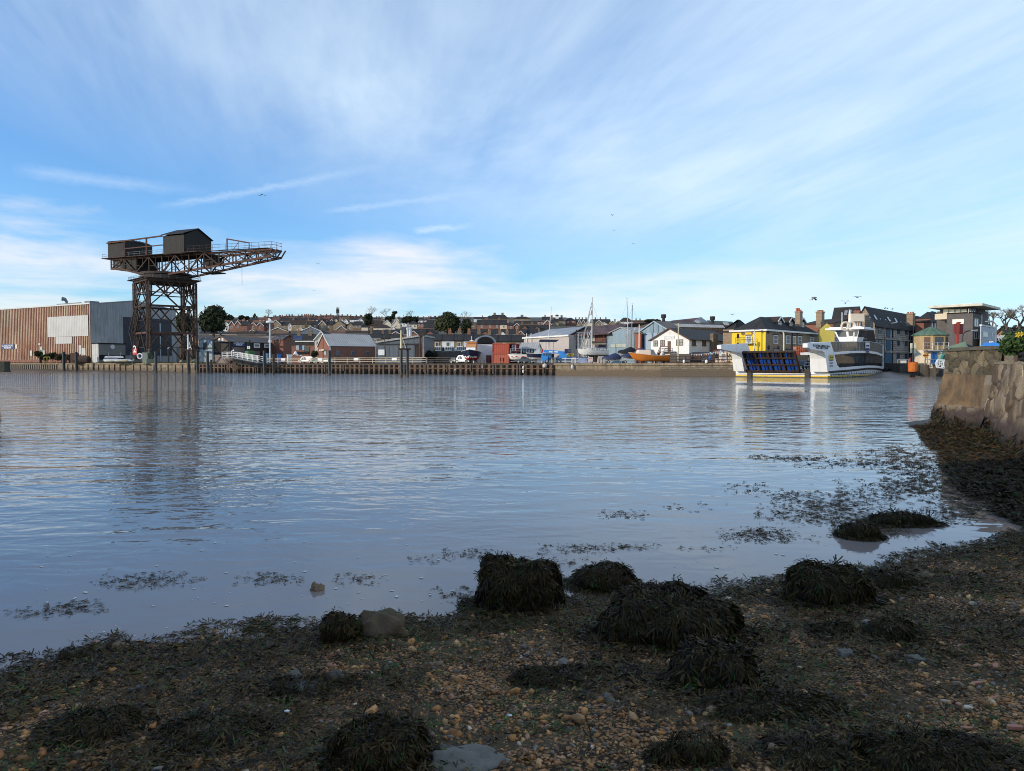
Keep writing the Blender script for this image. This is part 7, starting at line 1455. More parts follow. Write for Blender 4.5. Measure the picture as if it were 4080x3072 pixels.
dp=P(*r2(478,1100),141);ds=thing('warning_diamond','orange diamond warning board with a dark band and hook shape','sign',(dp.x,dp.y,LAND));f=Face((dp.x,dp.y),(1,0));m_ob=MAT('orange_board',(.62,.30,.07),(.52,.24,.05));m=M();f.poly(m,[r2(425,1042),r2(478,985),r2(534,1042),r2(478,1102)],0,.06);bd=m.build('board',m_ob,ds)
m=M();f.poly(m,[r2(428,1036),r2(530,1036),r2(534,1042),r2(524,1052),r2(434,1052),r2(425,1042)],.065,.015);m.build('dark_band',MAT('dark_brown_print',(.16,.05,.02)),bd);m=M();c=f.hit(*r2(490,995));rr2=.38;m.tube([f.pt(c[0]+rr2*math.cos(t),c[1]+rr2*math.sin(t),.0)for t in[R(-60+30*i)for i in range(9)]],.12,6);m.build('hook',m_brw,ds);m=M();m.bar((dp.x,dp.y+.1,LAND-.5),(dp.x,dp.y+.1,dp.z+.3),.1);m.build('post',m_red,ds)
# white lattice gangway and netted bell
Yl=118.0;f=Face((PX(zp(r2,660),Yl),Yl),(1,0));gl=thing('lattice_gangway','white lattice gangway end sticking out past the near stone wall','gangway',f.pt(0,1));m=M();pts=[f.hit(*r2(*q_))for q_ in((665,1180),(690,1125),(800,1128),(790,1265),(678,1255))]
for k in range(5):m.bar(f.pt(*pts[k]),f.pt(*pts[(k+1)%5]),.22)
for a,b in((1,4),(4,2),(2,3),(1,3)):m.bar(f.pt(*pts[a]),f.pt(*pts[b]),.16)
for k in range(5):q_=f.pt(*pts[k]);m.bar(q_,q_+Vector((5,1.5,0)),.18)
m.build('frame',m_white,gl)
nb_=P(*r2(755,1170),124);nt_=thing('netted_bell','turquoise green netted bell-shaped float on the landing quay','float',(nb_.x,nb_.y,LAND));m=M();uu=124/F/4.424;m.lathe(nb_.x,nb_.y,[(52*uu,nb_.z),(55*uu,nb_.z+60*uu),(40*uu,nb_.z+125*uu),(14*uu,nb_.z+155*uu),(24*uu,nb_.z+170*uu),(8*uu,nb_.z+185*uu)],14);m.build('body',MAT('turquoise_net',(.12,.27,.21),(.30,.32,.26),ns=2.5),nt_)
m=M();m.tube([(nb_.x-45*uu,nb_.y-.6,nb_.z+10*uu),(nb_.x-30*uu,nb_.y-.8,nb_.z+110*uu),(nb_.x+5*uu,nb_.y-.8,nb_.z+150*uu),(nb_.x+40*uu,nb_.y-.6,nb_.z+80*uu)],.22,6);m.build('hoop',MAT('teal_rope',(.03,.20,.18)),nt_)
# green canopy, dish, blue tarpaulin behind the near wall
Yc2=96.0;gc=P(*r2(1180,920),Yc2);g_=thing('green_canopy','sage green pyramid canopy roof showing over the near stone wall','canopy',(gc.x,gc.y,LAND));ap=P(*r2(1180,798),Yc2+2);uu=Yc2/F/4.424;bz=PZ(yp(r2,905),Yc2);m=M();n=8;vs=[(gc.x+195*uu*math.cos(R(22.5+45*i)),gc.y+2+195*uu*math.sin(R(22.5+45*i)),bz)for i in range(n)]+[(ap.x,ap.y,ap.z)];m.add(vs,[(i,(i+1)%n,n)for i in range(n)]+[tuple(range(n))[::-1]]);m.build('roof',MAT('sage_canvas',(.19,.25,.15),(.16,.21,.13)),g_)
for i in range(0,n,2):m=M();m.tube([Vector((vs[i][0],vs[i][1],LAND)).lerp(Vector((gc.x,gc.y+2,LAND)),.1),Vector(vs[i]).lerp(Vector((gc.x,gc.y+2,bz)),.1)],.07,6);m.build('post',m_grey,g_)
m=M();m.prism([(86,132,LAND-.9),(150,118,LAND-.9),(150,30,LAND-.9),(23,30,LAND-.9),(41,60,LAND-.9),(74,112,LAND-.9)],(0,0,.85));tag(m.build('near_ground',m_land),'raised ground behind the near stone wall',None,None,'structure')
Yd=60.0;dd_=P(*r2(1610,880),Yd);ds_=thing('dinghy_sail','white furled sail and pale dish shape standing behind the near wall','sail',(dd_.x,dd_.y,LAND));f=Face((dd_.x,dd_.y),(1,0));m=M();f.poly(m,[r2(1545,890),r2(1615,890),r2(1612,785)],0,.05);m.build('cloth',m_white,ds_)
c=f.hit(*r2(1632,835));uu=Yd/F/4.424;m=M();m.T=Matrix.Translation(f.pt(*c,.1))@(f.N+Vector((-.4,0,.1))).to_track_quat('Z','Y').to_matrix().to_4x4();m.lathe(0,0,[(3*uu,-.25),(22*uu,-.14),(38*uu,.0),(38*uu,.03)],16);m.build('dish',m_white,ds_);m=M();m.tube([f.pt(f.u(zp(r2,1614)),LAND,.0),f.pt(f.u(zp(r2,1614)),PZ(yp(r2,778),Yd))],.03,5);m.build('mast',m_grey,ds_)
Yt2=40.0;bt=thing('blue_tarpaulin','bright blue tarpaulin heap behind the near wall by the yellow-flowered bush','tarpaulin',P(*r2(1900,950),Yt2));a=P(*r2(1700,960),Yt2);b=P(*r2(2105,960),Yt2);L_=b.x-a.x;H_=PZ(yp(r2,808),Yt2)-a.z;m=M()
def tf(s,t):e=min(1,s/.42)**.6 if s<.42 else 1-.05*(s-.42);return Vector((a.x+s*L_,a.y-1.2+t*3,a.z-.6+(H_+.6)*e*min(1,(t+.02)/.28)**.5+.06*mnoise.noise((s*9,t*4,2))*(t>.02)))
m.grid(tf,26,10);m.build('sheet',m_btarp,bt,smooth=True)
# houses on the right skyline
hr1=bldg('orange_brick_house','orange brick house with grey tiled roof right of the modern block','house',zp(r2,1890),175,zp(r2,1725),zp(r2,2230),R(38),yp(r2,665),yp(r2,592),(MAT('orange_brick',(.40,.20,.11),(.32,.15,.085)),m_redtile,m_slate),'A',3.5)
hr2=bldg('orange_brick_house','orange brick gable house partly hidden by the yellow-flowered bush','house',zp(r2,2120),165,zp(r2,1870),zp(r2,2300),R(38),yp(r2,690),yp(r2,625),(bpy.data.materials['orange_brick'],m_redtile,m_slateb),'A',3.5)
wl3=bldg('grey_fence_wall','long pale grey panelled wall right of the clad annexe','wall',zp(r2,2030),140,zp(r2,1716),zp(r2,2300),R(78),yp(r2,720),None,(m_wclad,m_wclad,m_wclad),ov=0)
# ---------------------------------------------------------------- gulls
def gull(px,py,Y,span,label,tilt=0.0,up=.35,perched=False):
 p=P(px,py,Y);root=thing('perched_gull' if perched else 'flying_gull',label,'gull',p,'perched gulls' if perched else 'flying gulls');mt=m_gull;m=M();m.T=TR(p.x,p.y,p.z,tilt)
 if perched:
  m.tube([(-.32,0,.22),(-.1,0,.25),(.12,0,.3),(.2,0,.45),(.3,0,.46)],[.03,.13,.13,.09,.02],8);m.tube([(0,0,0),(0,0,.2)],.02,4);m.build('body',m_gullw if 'white' in label else mt,root);return
 m.tube([(0,-.32*span,0),(0,-.12*span,.0),(0,.14*span,.02),(0,.25*span,.03)],[.02*span,.07*span,.06*span,.015*span],8);m.build('body',mt,root)
 for s in(-1,1):
  m=M();m.T=TR(p.x,p.y,p.z,tilt);mid=Vector((s*.26*span,-.02,up*span*.45));tip=Vector((s*.52*span,.06*span,up*span*.25+s*tilt*.15*span));c=Vector((0,.09*span,0));z=Vector((0,0,.02))
  m.prism([Vector((s*.03,0,.02))-c,mid-c*.9,mid+c*.8,Vector((s*.03,0,.02))+c],z);m.prism([mid-c*.9,tip-c*.1,tip+c*.1,mid+c*.8],z);m.build('wing',mt,root)
m_gull=MAT('gull_grey',(.17,.18,.19),(.12,.125,.13));m_gullw=MAT('gull_white',(.7,.7,.7));k_=4080/2212
for x,y,Y,s,l,t,u_ in((1758,643,80,1.3,'large gull banking above the chimneys, wings down',.5,-.5),(1852,642,80,1.1,'gull gliding level above the stone warehouse ridge',.1,.15),(1826,655,80,1.1,'gull with raised wing just left of the warehouse ridge',-.5,.6),(1582,680,110,1.0,'gull with shallow raised wings over the yellow house roof',.1,.3),(566,420,110,1.2,'lone gull high over the crane jib below the contrail',.1,-.4),(1323,465,170,1.1,'highest of the tiny gulls above the yacht mast',.4,.4),(1326,498,170,.9,'tiny gull below the highest one above the yacht mast',.0,.3),(1368,527,170,.9,'tiny dark gull lowest above the boatyard masts',.3,.3),(687,570,200,1.2,'tiny dark gull right of the crane jib tip',.3,.3),(678,628,200,1.0,'tiny gull over the hillside left of the phone mast',.2,.3)):gull(x*k_,y*k_,Y,s,l,t,u_)
for x in(320,340,362,384,415,428,445,480):q_=z2(x,226+max(0,x-400)*.28);gull(*q_,226,1,'small dark bird perched on the flat hut roof of the crane',x*.3,.3,True)
for x,l in((1440,'gull perched at the left on the warehouse ridge'),(1485,'gull perched second on the warehouse ridge'),(1572,'gull perched furthest right on the warehouse ridge')):gull(*r1(x,232+(x-1440)*.1),178,1,l,x*.2,.3,True)
gull(*z2(728,1372),199,1,'white gull perched on the slim timber pile by the crane',.5,.3,True)
# ---------------------------------------------------------------- houses on the hill
WALLS=dict(b=('red brick',m_brick),n=('brown brick',m_brownbrick),s=('tan stone',m_stonebrick),c=('cream',m_cream),w=('white',m_white),g=('grey',m_greyren),p=('pale blue',m_palebl))
ROOFS=dict(s=('slate',m_slate),b=('brown-tiled',m_slateb),r=('red-tiled',m_redtile))
HOUSES=[]
LM=[(0,880,'beside the crane'),(880,965,'right of the dark pine'),(965,1072,'above the museum shed roof'),(1072,1095,'behind the tall lamp post'),(1095,1160,'above the brick gable workshop'),(1160,1262,'above the solar-panelled workshop'),(1262,1380,'above the left boathouse roof'),(1380,1500,'above the right boathouse roof'),(1500,1590,'above the grey steel shed'),(1590,1700,'above the rusty posts'),(1700,1840,'near the spreading evergreen'),(1840,1945,'above the navy boat'),(1945,2062,'above the red containers'),(2062,2180,'left of the leaning mast'),(2180,2290,'right of the leaning mast'),(2290,2400,'behind the yacht mast'),(2400,9999,'above the rust-red roofs')]
m_wfr=m_trim
def house(zc,kind,x0,x1,yb,ye,yr,wall='b',roof='s',wn=None,ch=(),D=7.0,name='house',Y=None,pots=2,barge=None,low=None,cat='house',label=None,group='houses on the hillside',chw=.95):
 (a,b_),(b,e_),r_=zc(x0,yb),zc(x1,ye),zc(0,yr)[1];Y=Y or hillY(b_);X0,X1=PX(a,Y,e_),PX(b,Y,e_);W_=X1-X0;zb=PZ(b_,Y);ze=PZ(e_,Y);zr=P(CX,r_,Y+(D/2 if kind!='G' else 0)).z
 wn=(1 if kind=='G' else max(1,round(W_/4.5)))if wn is None else wn;wname,wm=WALLS[wall];rname,rm=ROOFS[roof]
 root=thing(name,'',cat,(X0+W_/2,Y,zb),group);z0=zb-5;m=M();c=X0+W_/2;ov=.28
 if kind=='G':m.prism([(X0,Y,z0),(X1,Y,z0),(X1,Y,ze),(c,Y,zr),(X0,Y,ze)],(0,D,0))
 elif kind=='L':m.prism([(X0,Y,z0),(X0,Y+D,z0),(X0,Y+D,ze),(X0,Y+D/2,zr-.02),(X0,Y,ze)],(W_,0,0))
 else:m.obox((X0,Y,z0),(W_,0,0),(0,D,0),(0,0,ze-z0))
 m.build('wall',wm,root);m=M();t=.16
 if kind=='G':
  sl=(zr-ze)/(W_/2);e=ze-sl*ov+.04
  for s,X in((-1,X0-ov),(1,X1+ov)):m.prism([(X,Y-ov,e),(c,Y-ov,zr+.04),(c,Y+D,zr+.04),(X,Y+D,e)],(0,0,t))
 elif kind=='L':
  sl=(zr-ze)/(D/2);e=ze-sl*ov+.04
  m.prism([(X0-.1,Y-ov,e),(X1+.1,Y-ov,e),(X1+.1,Y+D/2,zr+.04),(X0-.1,Y+D/2,zr+.04)],(0,0,t));m.prism([(X0-.1,Y+D+ov,e),(X1+.1,Y+D+ov,e),(X1+.1,Y+D/2,zr+.04),(X0-.1,Y+D/2,zr+.04)],(0,0,t))
 else:
  h=min(W_*.38,D/2);A_=[(X0-.4,Y-.4,ze),(X1+.4,Y-.4,ze),(X1+.4,Y+D+.4,ze),(X0-.4,Y+D+.4,ze)];R1,R2=(X0+h,Y+D/2,zr),(X1-h,Y+D/2,zr)
  m.add(A_+[R1,R2],[(0,1,5,4),(1,2,5),(2,3,4,5),(3,0,4),(3,2,1,0)])
 rf=m.build('roof',rm,root)
 if kind=='G' and(barge if barge is not None else Y<620):
  m=M()
  for X in(X0-ov,X1+ov):m.bar((X,Y-ov-.05,e+.02),(c,Y-ov-.05,zr+.12),.07,.30)
  m.build('bargeboard',m_trim,root)
 if kind!='G' and Y<420:m=M();m.obox((X0-.1,Y-.42,ze-.16),(W_+.2,0,0),(0,.14,0),(0,0,.14));m.build('gutter',m_trim if W_>4 else m_black,root)
 f=Face((X0,Y),(1,0));hz_=ze-zb
 if hz_>1.2:
  rows=[ze-.55]if hz_<4.2 else[ze-.55,ze-3.3]
  for zt in rows:
   for k in range(wn):
    u=W_*(k+.5)/wn;w2=min(.55,W_*.2);h2=min(1.35,zt-zb-.15)
    if h2>.5:m=M();f.panel(m,(u-w2,u+w2,zt-h2,zt),.03,.08);o=m.build('window',m_wfr,root);m=M();f.panel(m,(u-w2+.13,u-.04,zt-h2+.13,zt-.13),.115,.012);f.panel(m,(u+.04,u+w2-.13,zt-h2+.13,zt-.13),.115,.012);m.build('pane',m_glass,o)
 for fx in ch:
  x=X0+W_*fx;yy=Y+D/2+.2;zt=zr+1.15*(1 if Y<500 else 1.25);m=M();m.box(x,yy,zr-.9,chw,.6,zt-zr+.9);m.box(x,yy,zt+.002,chw+.16,.76,.16);o=m.build('chimney',m_brownbrick if wall in 'nsc' else m_brick,rf)
 for fx in ch:
  x=X0+W_*fx
  if Y<520 and pots:
   for k in range(pots):m=M();px_=x+(k-(pots-1)/2)*.42;m.lathe(px_,Y+D/2+.2,[(.15,zt+.16),(.12,zt+.8),(.17,zt+.84)],7);m.build('chimney_pot',m_pot,rf)
 sh={'G':'gabled house','L':'house','H':'hip-roofed house'}[kind]
 row='lowest row' if b_>1385 else 'lower slope' if b_>1325 else 'mid slope' if b_>1292 else 'upper slope' if r_>1262 else 'skyline'
 mid=(a+b)/2;lm=next(t_ for lo_,hi_,t_ in LM if lo_<=mid<hi_)
 HOUSES.append((root,f'{wname} {sh}, {rname} roof' if kind!='H' else f'{wname} {sh}',row,lm,mid,label));return root
# (zoom, kind, x0, x1, base, eave, ridge, wall, roof, opts)
T3=[('G',485,580,425,322,282,'w','s'),('G',583,684,445,335,266,'b','s'),('G',684,800,445,330,262,'b','s',dict(D=12)),('L',790,905,450,335,270,'b','s',dict(wn=0,ch=(.2,))),('G',868,955,415,325,256,'b','s'),('G',952,1075,420,345,292,'b','s'),('G',1076,1197,420,345,292,'b','s'),('L',1190,1310,415,330,265,'b','s',dict(wn=1,ch=(.3,))),('G',1326,1500,395,325,246,'s','s',dict(wn=2)),('L',1500,1650,395,335,272,'s','s',dict(wn=1)),('G',1632,1688,410,345,308,'w','s'),('L',1686,1920,415,322,248,'s','b',dict(wn=2,ch=(.02,))),('L',1920,2052,400,322,265,'s','b',dict(wn=2,ch=(.3,))),('G',2050,2225,400,330,250,'s','s',dict(wn=2)),('G',1268,1632,505,455,378,'n','s',dict(wn=0)),('G',222,462,510,470,396,'g','s',dict(wn=0)),('G',1848,2210,500,440,366,'g','s',dict(wn=0)),('G',1790,1892,440,412,386,'c','b',dict(wn=0)),('L',62,250,520,490,425,'n','s',dict(ch=(.32,.75),wn=0)),('L',250,420,522,498,470,'n','s',dict(ch=(.55,),wn=0)),('L',450,720,520,495,462,'n','b',dict(ch=(.3,.82),wn=0)),('L',720,1010,525,505,450,'n','b',dict(ch=(.25,.95),wn=0)),('L',1010,1245,525,505,468,'n','b',dict(wn=0,ch=(.98,))),('L',1245,1500,540,525,490,'n','b',dict(wn=0,ch=(.4,))),('L',1500,1720,540,525,488,'n','b',dict(wn=0,ch=(.25,.7))),('G',928,1060,470,455,418,'n','s',dict(wn=0)),('G',2095,2330,830,585,455,'c','s',dict(wn=2,Y=214,D=10)),('L',480,620,262,240,212,'n','b'),('L',620,740,275,255,228,'n','s'),('G',738,835,290,252,212,'b','s',dict(wn=0)),('L',836,960,280,250,222,'b','s'),('L',960,1100,262,240,208,'b','s',dict(ch=(.5,))),('L',1100,1240,262,238,205,'b','r',dict(ch=(.8,))),('G',1240,1330,262,232,200,'w','s'),('L',1330,1470,262,240,202,'b','r'),('L',1480,1680,280,250,208,'n','s',dict(ch=(.9,))),('L',1680,1800,265,240,205,'n','s',dict(ch=(.3,))),('L',1800,1960,268,240,208,'n','s',dict(ch=(.5,))),('L',1960,2110,272,242,205,'b','s',dict(ch=(.2,))),('L',2110,2220,265,240,205,'b','s')]
T4=[('L',0,140,405,325,265,'n','s',dict(wn=1)),('G',128,262,405,328,258,'s','s'),('L',258,380,405,332,270,'n','s'),('G',376,600,405,330,254,'s','s',dict(barge=False,ch=(.5,),D=10)),('G',632,742,405,345,290,'s','s',dict(barge=False)),('L',742,885,405,332,272,'n','s',dict(wn=3)),('G',440,620,450,415,346,'n','s',dict(wn=0)),('G',575,646,300,268,230,'w','s'),('G',405,475,300,270,234,'c','s'),('G',328,398,310,285,232,'b','s'),('L',0,150,265,238,205,'b','r'),('L',150,320,262,236,200,'b','r',dict(ch=(.4,))),('L',680,830,268,240,214,'w','s',dict(wn=3)),('G',838,915,300,260,222,'w','s'),('H',884,1000,405,372,316,'c','s',dict(wn=1)),('G',1002,1092,380,342,294,'c','s',dict(wn=0)),('L',1000,1240,392,345,256,'n','b',dict(wn=2,ch=(.95,))),('H',1095,1400,420,385,326,'c','b',dict(wn=2)),('G',1200,1242,402,385,362,'c','b',dict(wn=0)),('G',1266,1410,370,320,248,'c','s'),('G',1416,1570,370,325,245,'c','s'),('G',1250,1312,270,242,211,'n','s'),('G',1322,1392,270,246,214,'n','s'),('G',1464,1546,280,250,215,'c','s'),('L',1570,1700,340,300,270,'w','s',dict(wn=1)),('H',1716,1862,378,320,258,'c','s',dict(wn=2)),('H',1820,2062,300,252,240,'w','s',dict(wn=4)),('L',1866,1992,378,310,300,'b','s',dict(wn=2)),('H',1985,2120,385,312,255,'c','s',dict(wn=2)),('L',2060,2230,395,380,288,'n','s',dict(wn=0)),('L',180,600,500,485,455,'n','r',dict(wn=0,ch=(.3,.9))),('L',600,1000,502,487,440,'n','b',dict(wn=0,ch=(.05,.4,.55))),('L',1000,1230,500,485,425,'n','s',dict(wn=0,ch=(.15,))),('L',1230,1560,500,485,418,'n','s',dict(wn=0)),('G',1420,1560,505,488,452,'b','s',dict(wn=0)),('L',1640,1860,510,495,405,'b','s',dict(wn=0,ch=(.3,))),('G',1732,1872,515,496,441,'b','s',dict(wn=0)),('L',1860,2010,510,495,405,'b','s',dict(wn=0,ch=(.25,))),('G',1990,2180,515,498,438,'b','s',dict(wn=0,barge=False)),('L',2010,2230,505,490,402,'n','s',dict(wn=0)),('L',1018,1240,640,562,492,'n','s',dict(wn=1,ch=(.05,.98))),('L',1240,1400,640,562,492,'n','s',dict(wn=1,ch=(.75,))),('L',1400,1580,640,562,494,'n','s',dict(wn=1)),('G',1400,1475,420,395,365,'w','s',dict(wn=0))]
T5=[('L',-90,100,790,600,505,'g','s',dict(Y=214,wn=1)),('L',101,267,790,600,505,'s','s',dict(Y=214,wn=1)),('L',268,482,790,600,505,'w','s',dict(Y=214,wn=1,ch=(.57,))),('L',483,650,790,600,505,'s','s',dict(Y=214,wn=1,ch=(.5,))),('L',651,820,790,600,505,'p','s',dict(Y=214,wn=1,ch=(.5,))),('L',821,1015,790,600,505,'c','s',dict(Y=214,wn=1,ch=(.47,))),('L',1036,1262,790,615,515,'s','s',dict(Y=214,wn=1,ch=(.28,))),('L',1263,1490,790,615,515,'s','s',dict(Y=214,wn=1,ch=(.1,.67))),('L',1491,1712,790,615,515,'s','s',dict(Y=214,wn=1,ch=(.5,))),('L',575,706,500,482,404,'w','s',dict(wn=0)),('L',690,862,515,500,412,'n','s',dict(wn=0,ch=(.6,))),('L',862,1160,515,500,410,'n','s',dict(wn=0)),('L',1160,1440,515,500,408,'n','s',dict(wn=0)),('L',1440,1762,515,500,408,'n','s',dict(wn=0)),('L',1760,1960,512,498,400,'n','s',dict(wn=0)),('G',345,492,520,498,441,'s','s',dict(wn=0,barge=False)),('G',618,800,522,500,440,'s','s',dict(wn=0,barge=False)),('G',938,1112,522,500,440,'b','s',dict(wn=0,barge=False)),('G',1282,1388,522,498,441,'w','s',dict(wn=0,barge=False)),('G',1590,1722,525,505,440,'b','s',dict(wn=0)),('L',882,1060,405,325,240,'b','s',dict(wn=1,ch=(.95,),pots=0,chw=1.6)),('L',1061,1185,405,325,240,'b','s',dict(wn=1)),('L',1186,1292,405,325,240,'b','s',dict(wn=1,ch=(.85,),pots=0,chw=1.6)),('L',1293,1415,405,325,240,'c','s',dict(wn=1)),('L',1416,1560,408,338,300,'b','s',dict(wn=1)),('G',1545,1635,408,345,302,'b','s'),('L',1636,1800,412,400,330,'n','s',dict(wn=0,ch=(.3,))),('G',1660,1786,415,402,340,'b','s',dict(wn=0,barge=False)),('L',1800,1960,415,400,330,'n','s',dict(wn=0,ch=(.4,))),('G',1880,2000,418,402,354,'n','s',dict(wn=0,barge=False)),('L',1960,2160,415,400,335,'n','s',dict(wn=0)),('H',1082,1450,305,225,151,'s','s',dict(wn=3,ch=(.31,.69),chw=1.9,pots=0)),('H',1040,1185,270,216,166,'n','s',dict(wn=1)),('L',830,960,265,225,195,'p','s'),('L',960,1060,268,228,196,'c','s',dict(ch=(.2,))),('H',1532,1832,270,226,184,'s','s',dict(wn=3,ch=(.5,),chw=2.4,pots=0)),('L',1545,1760,320,300,262,'n','s',dict(wn=0)),('L',1760,1960,320,300,262,'n','s',dict(wn=0,ch=(.25,))),('L',1955,2062,335,275,262,'b','s',dict(wn=2)),('G',2060,2200,345,320,245,'b','s'),('L',0,155,330,300,246,'n','s',dict(wn=1)),('L',-60,130,400,375,290,'n','s',dict(wn=0)),('G',780,870,400,340,288,'n','s',dict(wn=1,barge=False,ch=(.1,)))]
T6=[('L',0,140,510,420,366,'b','s',dict(wn=2,ch=(.4,))),('G',20,152,520,490,425,'b','s'),('H',152,412,515,440,374,'s','s',dict(wn=4,ch=(.08,.76),chw=1.5,pots=0)),('G',225,300,512,430,372,'s','s'),('H',412,592,510,432,380,'b','s',dict(wn=2)),('G',622,690,520,480,414,'s','s'),('G',690,762,522,482,420,'n','s'),('G',742,880,540,505,440,'c','s'),('L',590,800,505,460,410,'n','s',dict(wn=0,ch=(.05,.35,.6,.92))),('L',866,1210,505,470,410,'n','s',dict(wn=0,ch=(.24,.5,.78))),('G',940,1066,520,476,428,'s','s'),('G',1048,1142,530,500,465,'c','s',dict(wn=0)),('G',1186,1302,515,475,435,'s','s',dict(ch=(.95,))),('G',1305,1402,512,475,434,'s','s'),('H',1366,1602,490,450,378,'w','b',dict(wn=2)),('L',1590,1790,470,446,428,'n','r',dict(wn=0,ch=(.4,.75))),('L',1790,2010,470,446,430,'n','r',dict(wn=0)),('H',160,290,520,460,430,'s','s',dict(wn=2))]
for zc,tab in((z3,T3),(z4,T4),(z5,T5),(z6,T6)):
 for t in tab:
  o=dict(t[8])if len(t)>8 else{};house(zc,t[0],t[1],t[2],t[3],t[4],t[5],t[6],t[7],**o)
SKY=[(850,1290),(930,1266),(1000,1266),(1060,1263),(1150,1258),(1280,1257),(1340,1256),(1440,1262),(1500,1267),(1600,1267),(1700,1264),(1850,1268),(2000,1270),(2120,1269),(2300,1277),(2420,1276),(2600,1279)]
def sky(x):return float(np.interp(x,[a for a,b in SKY],[b for a,b in SKY]))
ident=lambda x,y:(x,y)
random.seed(21)
x=1035.0
while x<2060:
 w_=random.uniform(15,25);y=sky(x)+random.uniform(-.6,1.5)
 if not(1215<x<1215):house(ident,'L',x,x+w_,y+11,y+5,y,random.choice('bbnn'),random.choice('ssrb'),Y=735+random.uniform(-20,20),ch=random.choice(((.15,),(.5,),(.1,.9),(.8,),(.05,.55))),wn=0,chw=1.3)
 x+=w_+random.choice((0,0,0,1.5))
x=905.0
while x<1700:
 w_=random.uniform(17,27);y=sky(x)+9+random.uniform(-1.5,3)
 house(ident,random.choice('LLLG'),x,x+w_,y+16,y+9,y,random.choice('bbnnwc'),random.choice('ssrb'),Y=640+random.uniform(-20,20),ch=random.choice(((.15,),(.5,),(),(.8,))),chw=1.1);x+=w_+random.choice((0,1,3))
x=1490.0
while x<2100:
 w_=random.uniform(18,30);y=sky(x)+19+random.uniform(-2,3)
 house(ident,'L',x,x+w_,y+18,y+11,y,random.choice('bnnnc'),random.choice('ssb'),Y=560+random.uniform(-20,20),ch=random.choice(((.15,),(.5,),(),(.8,))),chw=1.1);x+=w_+random.choice((0,2,4))
# bays and doors of the front terrace
for x0,x1,mt in((50,98,m_trim),(148,255,m_trim),(330,440,m_white),(530,640,m_trim),(662,780,m_white),(860,990,m_cream),(1052,1150,m_trim)):
 rt=min((h for h in HOUSES if 1380<PZ and abs(h[0].location.y-214)<.1),key=lambda h:abs(h[4]-z5((x0+x1)/2,0)[0]))if False else min([h for h in HOUSES if abs(h[0].location.y-214)<.1],key=lambda h:abs(h[4]-z5((x0+x1)/2,0)[0]))[0]
 f=Face((PX(z5(x0,0)[0],214),214),(1,0));r_=f.rect(z5(x0,705),z5(x1,790));m=M();f.panel(m,r_,.02,.7);o=m.build('bay_window',mt,rt);m=M();w_=r_[1]-r_[0]
 for k in range(3):f.panel(m,(r_[0]+w_*(.06+.32*k),r_[0]+w_*(.30+.32*k),r_[2]+.35,r_[3]-.3),.725,.012)
 m.build('pane',m_glass,o)
for x0,x1,mt in((110,136,m_black),(274,310,m_black),(490,525,m_white),(445,478,m_grey),(785,815,m_grey),(825,852,m_navy)):
 rt=min([h for h in HOUSES if abs(h[0].location.y-214)<.1],key=lambda h:abs(h[4]-z5((x0+x1)/2,0)[0]))[0];f=Face((PX(z5(x0,0)[0],214),214),(1,0));m=M();f.panel(m,f.rect(z5(x0,730),z5(x1,790)),.02,.08);m.build('door',mt,rt)
# cupola on the villa
rt=min([h for h in HOUSES if h[1].startswith('tan stone hip')],key=lambda h:abs(h[4]-z6(282,0)[0]))[0];Yv2=rt.location.y+3;c=P(*z6(262,375),Yv2);uu=Yv2/F/4.424;m=M();m.box(c.x,c.y,c.z-1,52*uu,52*uu,1+24*uu);o=m.build('cupola',m_white,rt);m=M();m.lathe(c.x,c.y,[(48*uu,c.z+24*uu),(1*uu,c.z+54*uu)],4);m.build('roof',m_slate,o)
from collections import defaultdict
cl_=defaultdict(list)
for h in HOUSES:cl_[(h[1],h[2],h[3])].append(h)
ORD=['leftmost','second','third','fourth','fifth','sixth','seventh']
for(d,row,lm),hs in cl_.items():
 hs.sort(key=lambda h:h[4]);n=len(hs)
 for i,h in enumerate(hs):
  pre='' if n==1 else('leftmost ' if i==0 else 'rightmost ' if i==n-1 else 'middle ' if n==3 else ORD[i]+' from left ')
  h[0]['label']=(f'{pre}{d}, {row}, {lm}')
# retaining wall below the terraces
rw=thing('retaining_wall','rough grey stone retaining wall below the painted terrace houses','wall',(PX(1850,208),208,LAND));m=M();m.obox((PX(1735,208),208,LAND-.5),(PX(2000,208)-PX(1735,208),0,0),(0,1.2,0),(0,0,PZ(1400,208)-LAND+.5));m.build('wall',MAT('dark_rubble',(.15,.13,.105),(.07,.06,.055),ns=1.2,bump=.1,brick=(.8,.5,(.12,.11,.09),.05)),rw);m=M();m.obox((PX(1700,209),209.3,PZ(1400,208)-.2),(PX(2100,208)-PX(1700,208),0,0),(0,5,0),(0,0,.15));m.build('terrace_path',m_conc,rw)
# phone mast
Ym2=720;a=P(*z4(470,165),Ym2);pm=thing('phone_mast','slim grey phone mast with antenna drums on the skyline','mast',a);zt=PZ(yp(z4,62),Ym2);m=M();m.tube([a-Vector((0,0,4)),Vector((a.x,a.y,zt))],.35,6);m.tube([Vector((a.x,a.y,zt)),Vector((a.x,a.y,PZ(yp(z4,10),Ym2)))],.1,4);m.build('pole',m_grey,pm)
for z in(60,95,128):
 for dx in(-19,0,19):m=M();m.box(a.x+dx*Ym2/F/4.424,a.y-.6,PZ(yp(z4,z+22),Ym2),.9 if dx else 1.4,.8,3.4);m.build('antenna',m_galv if dx else m_grey,pm)
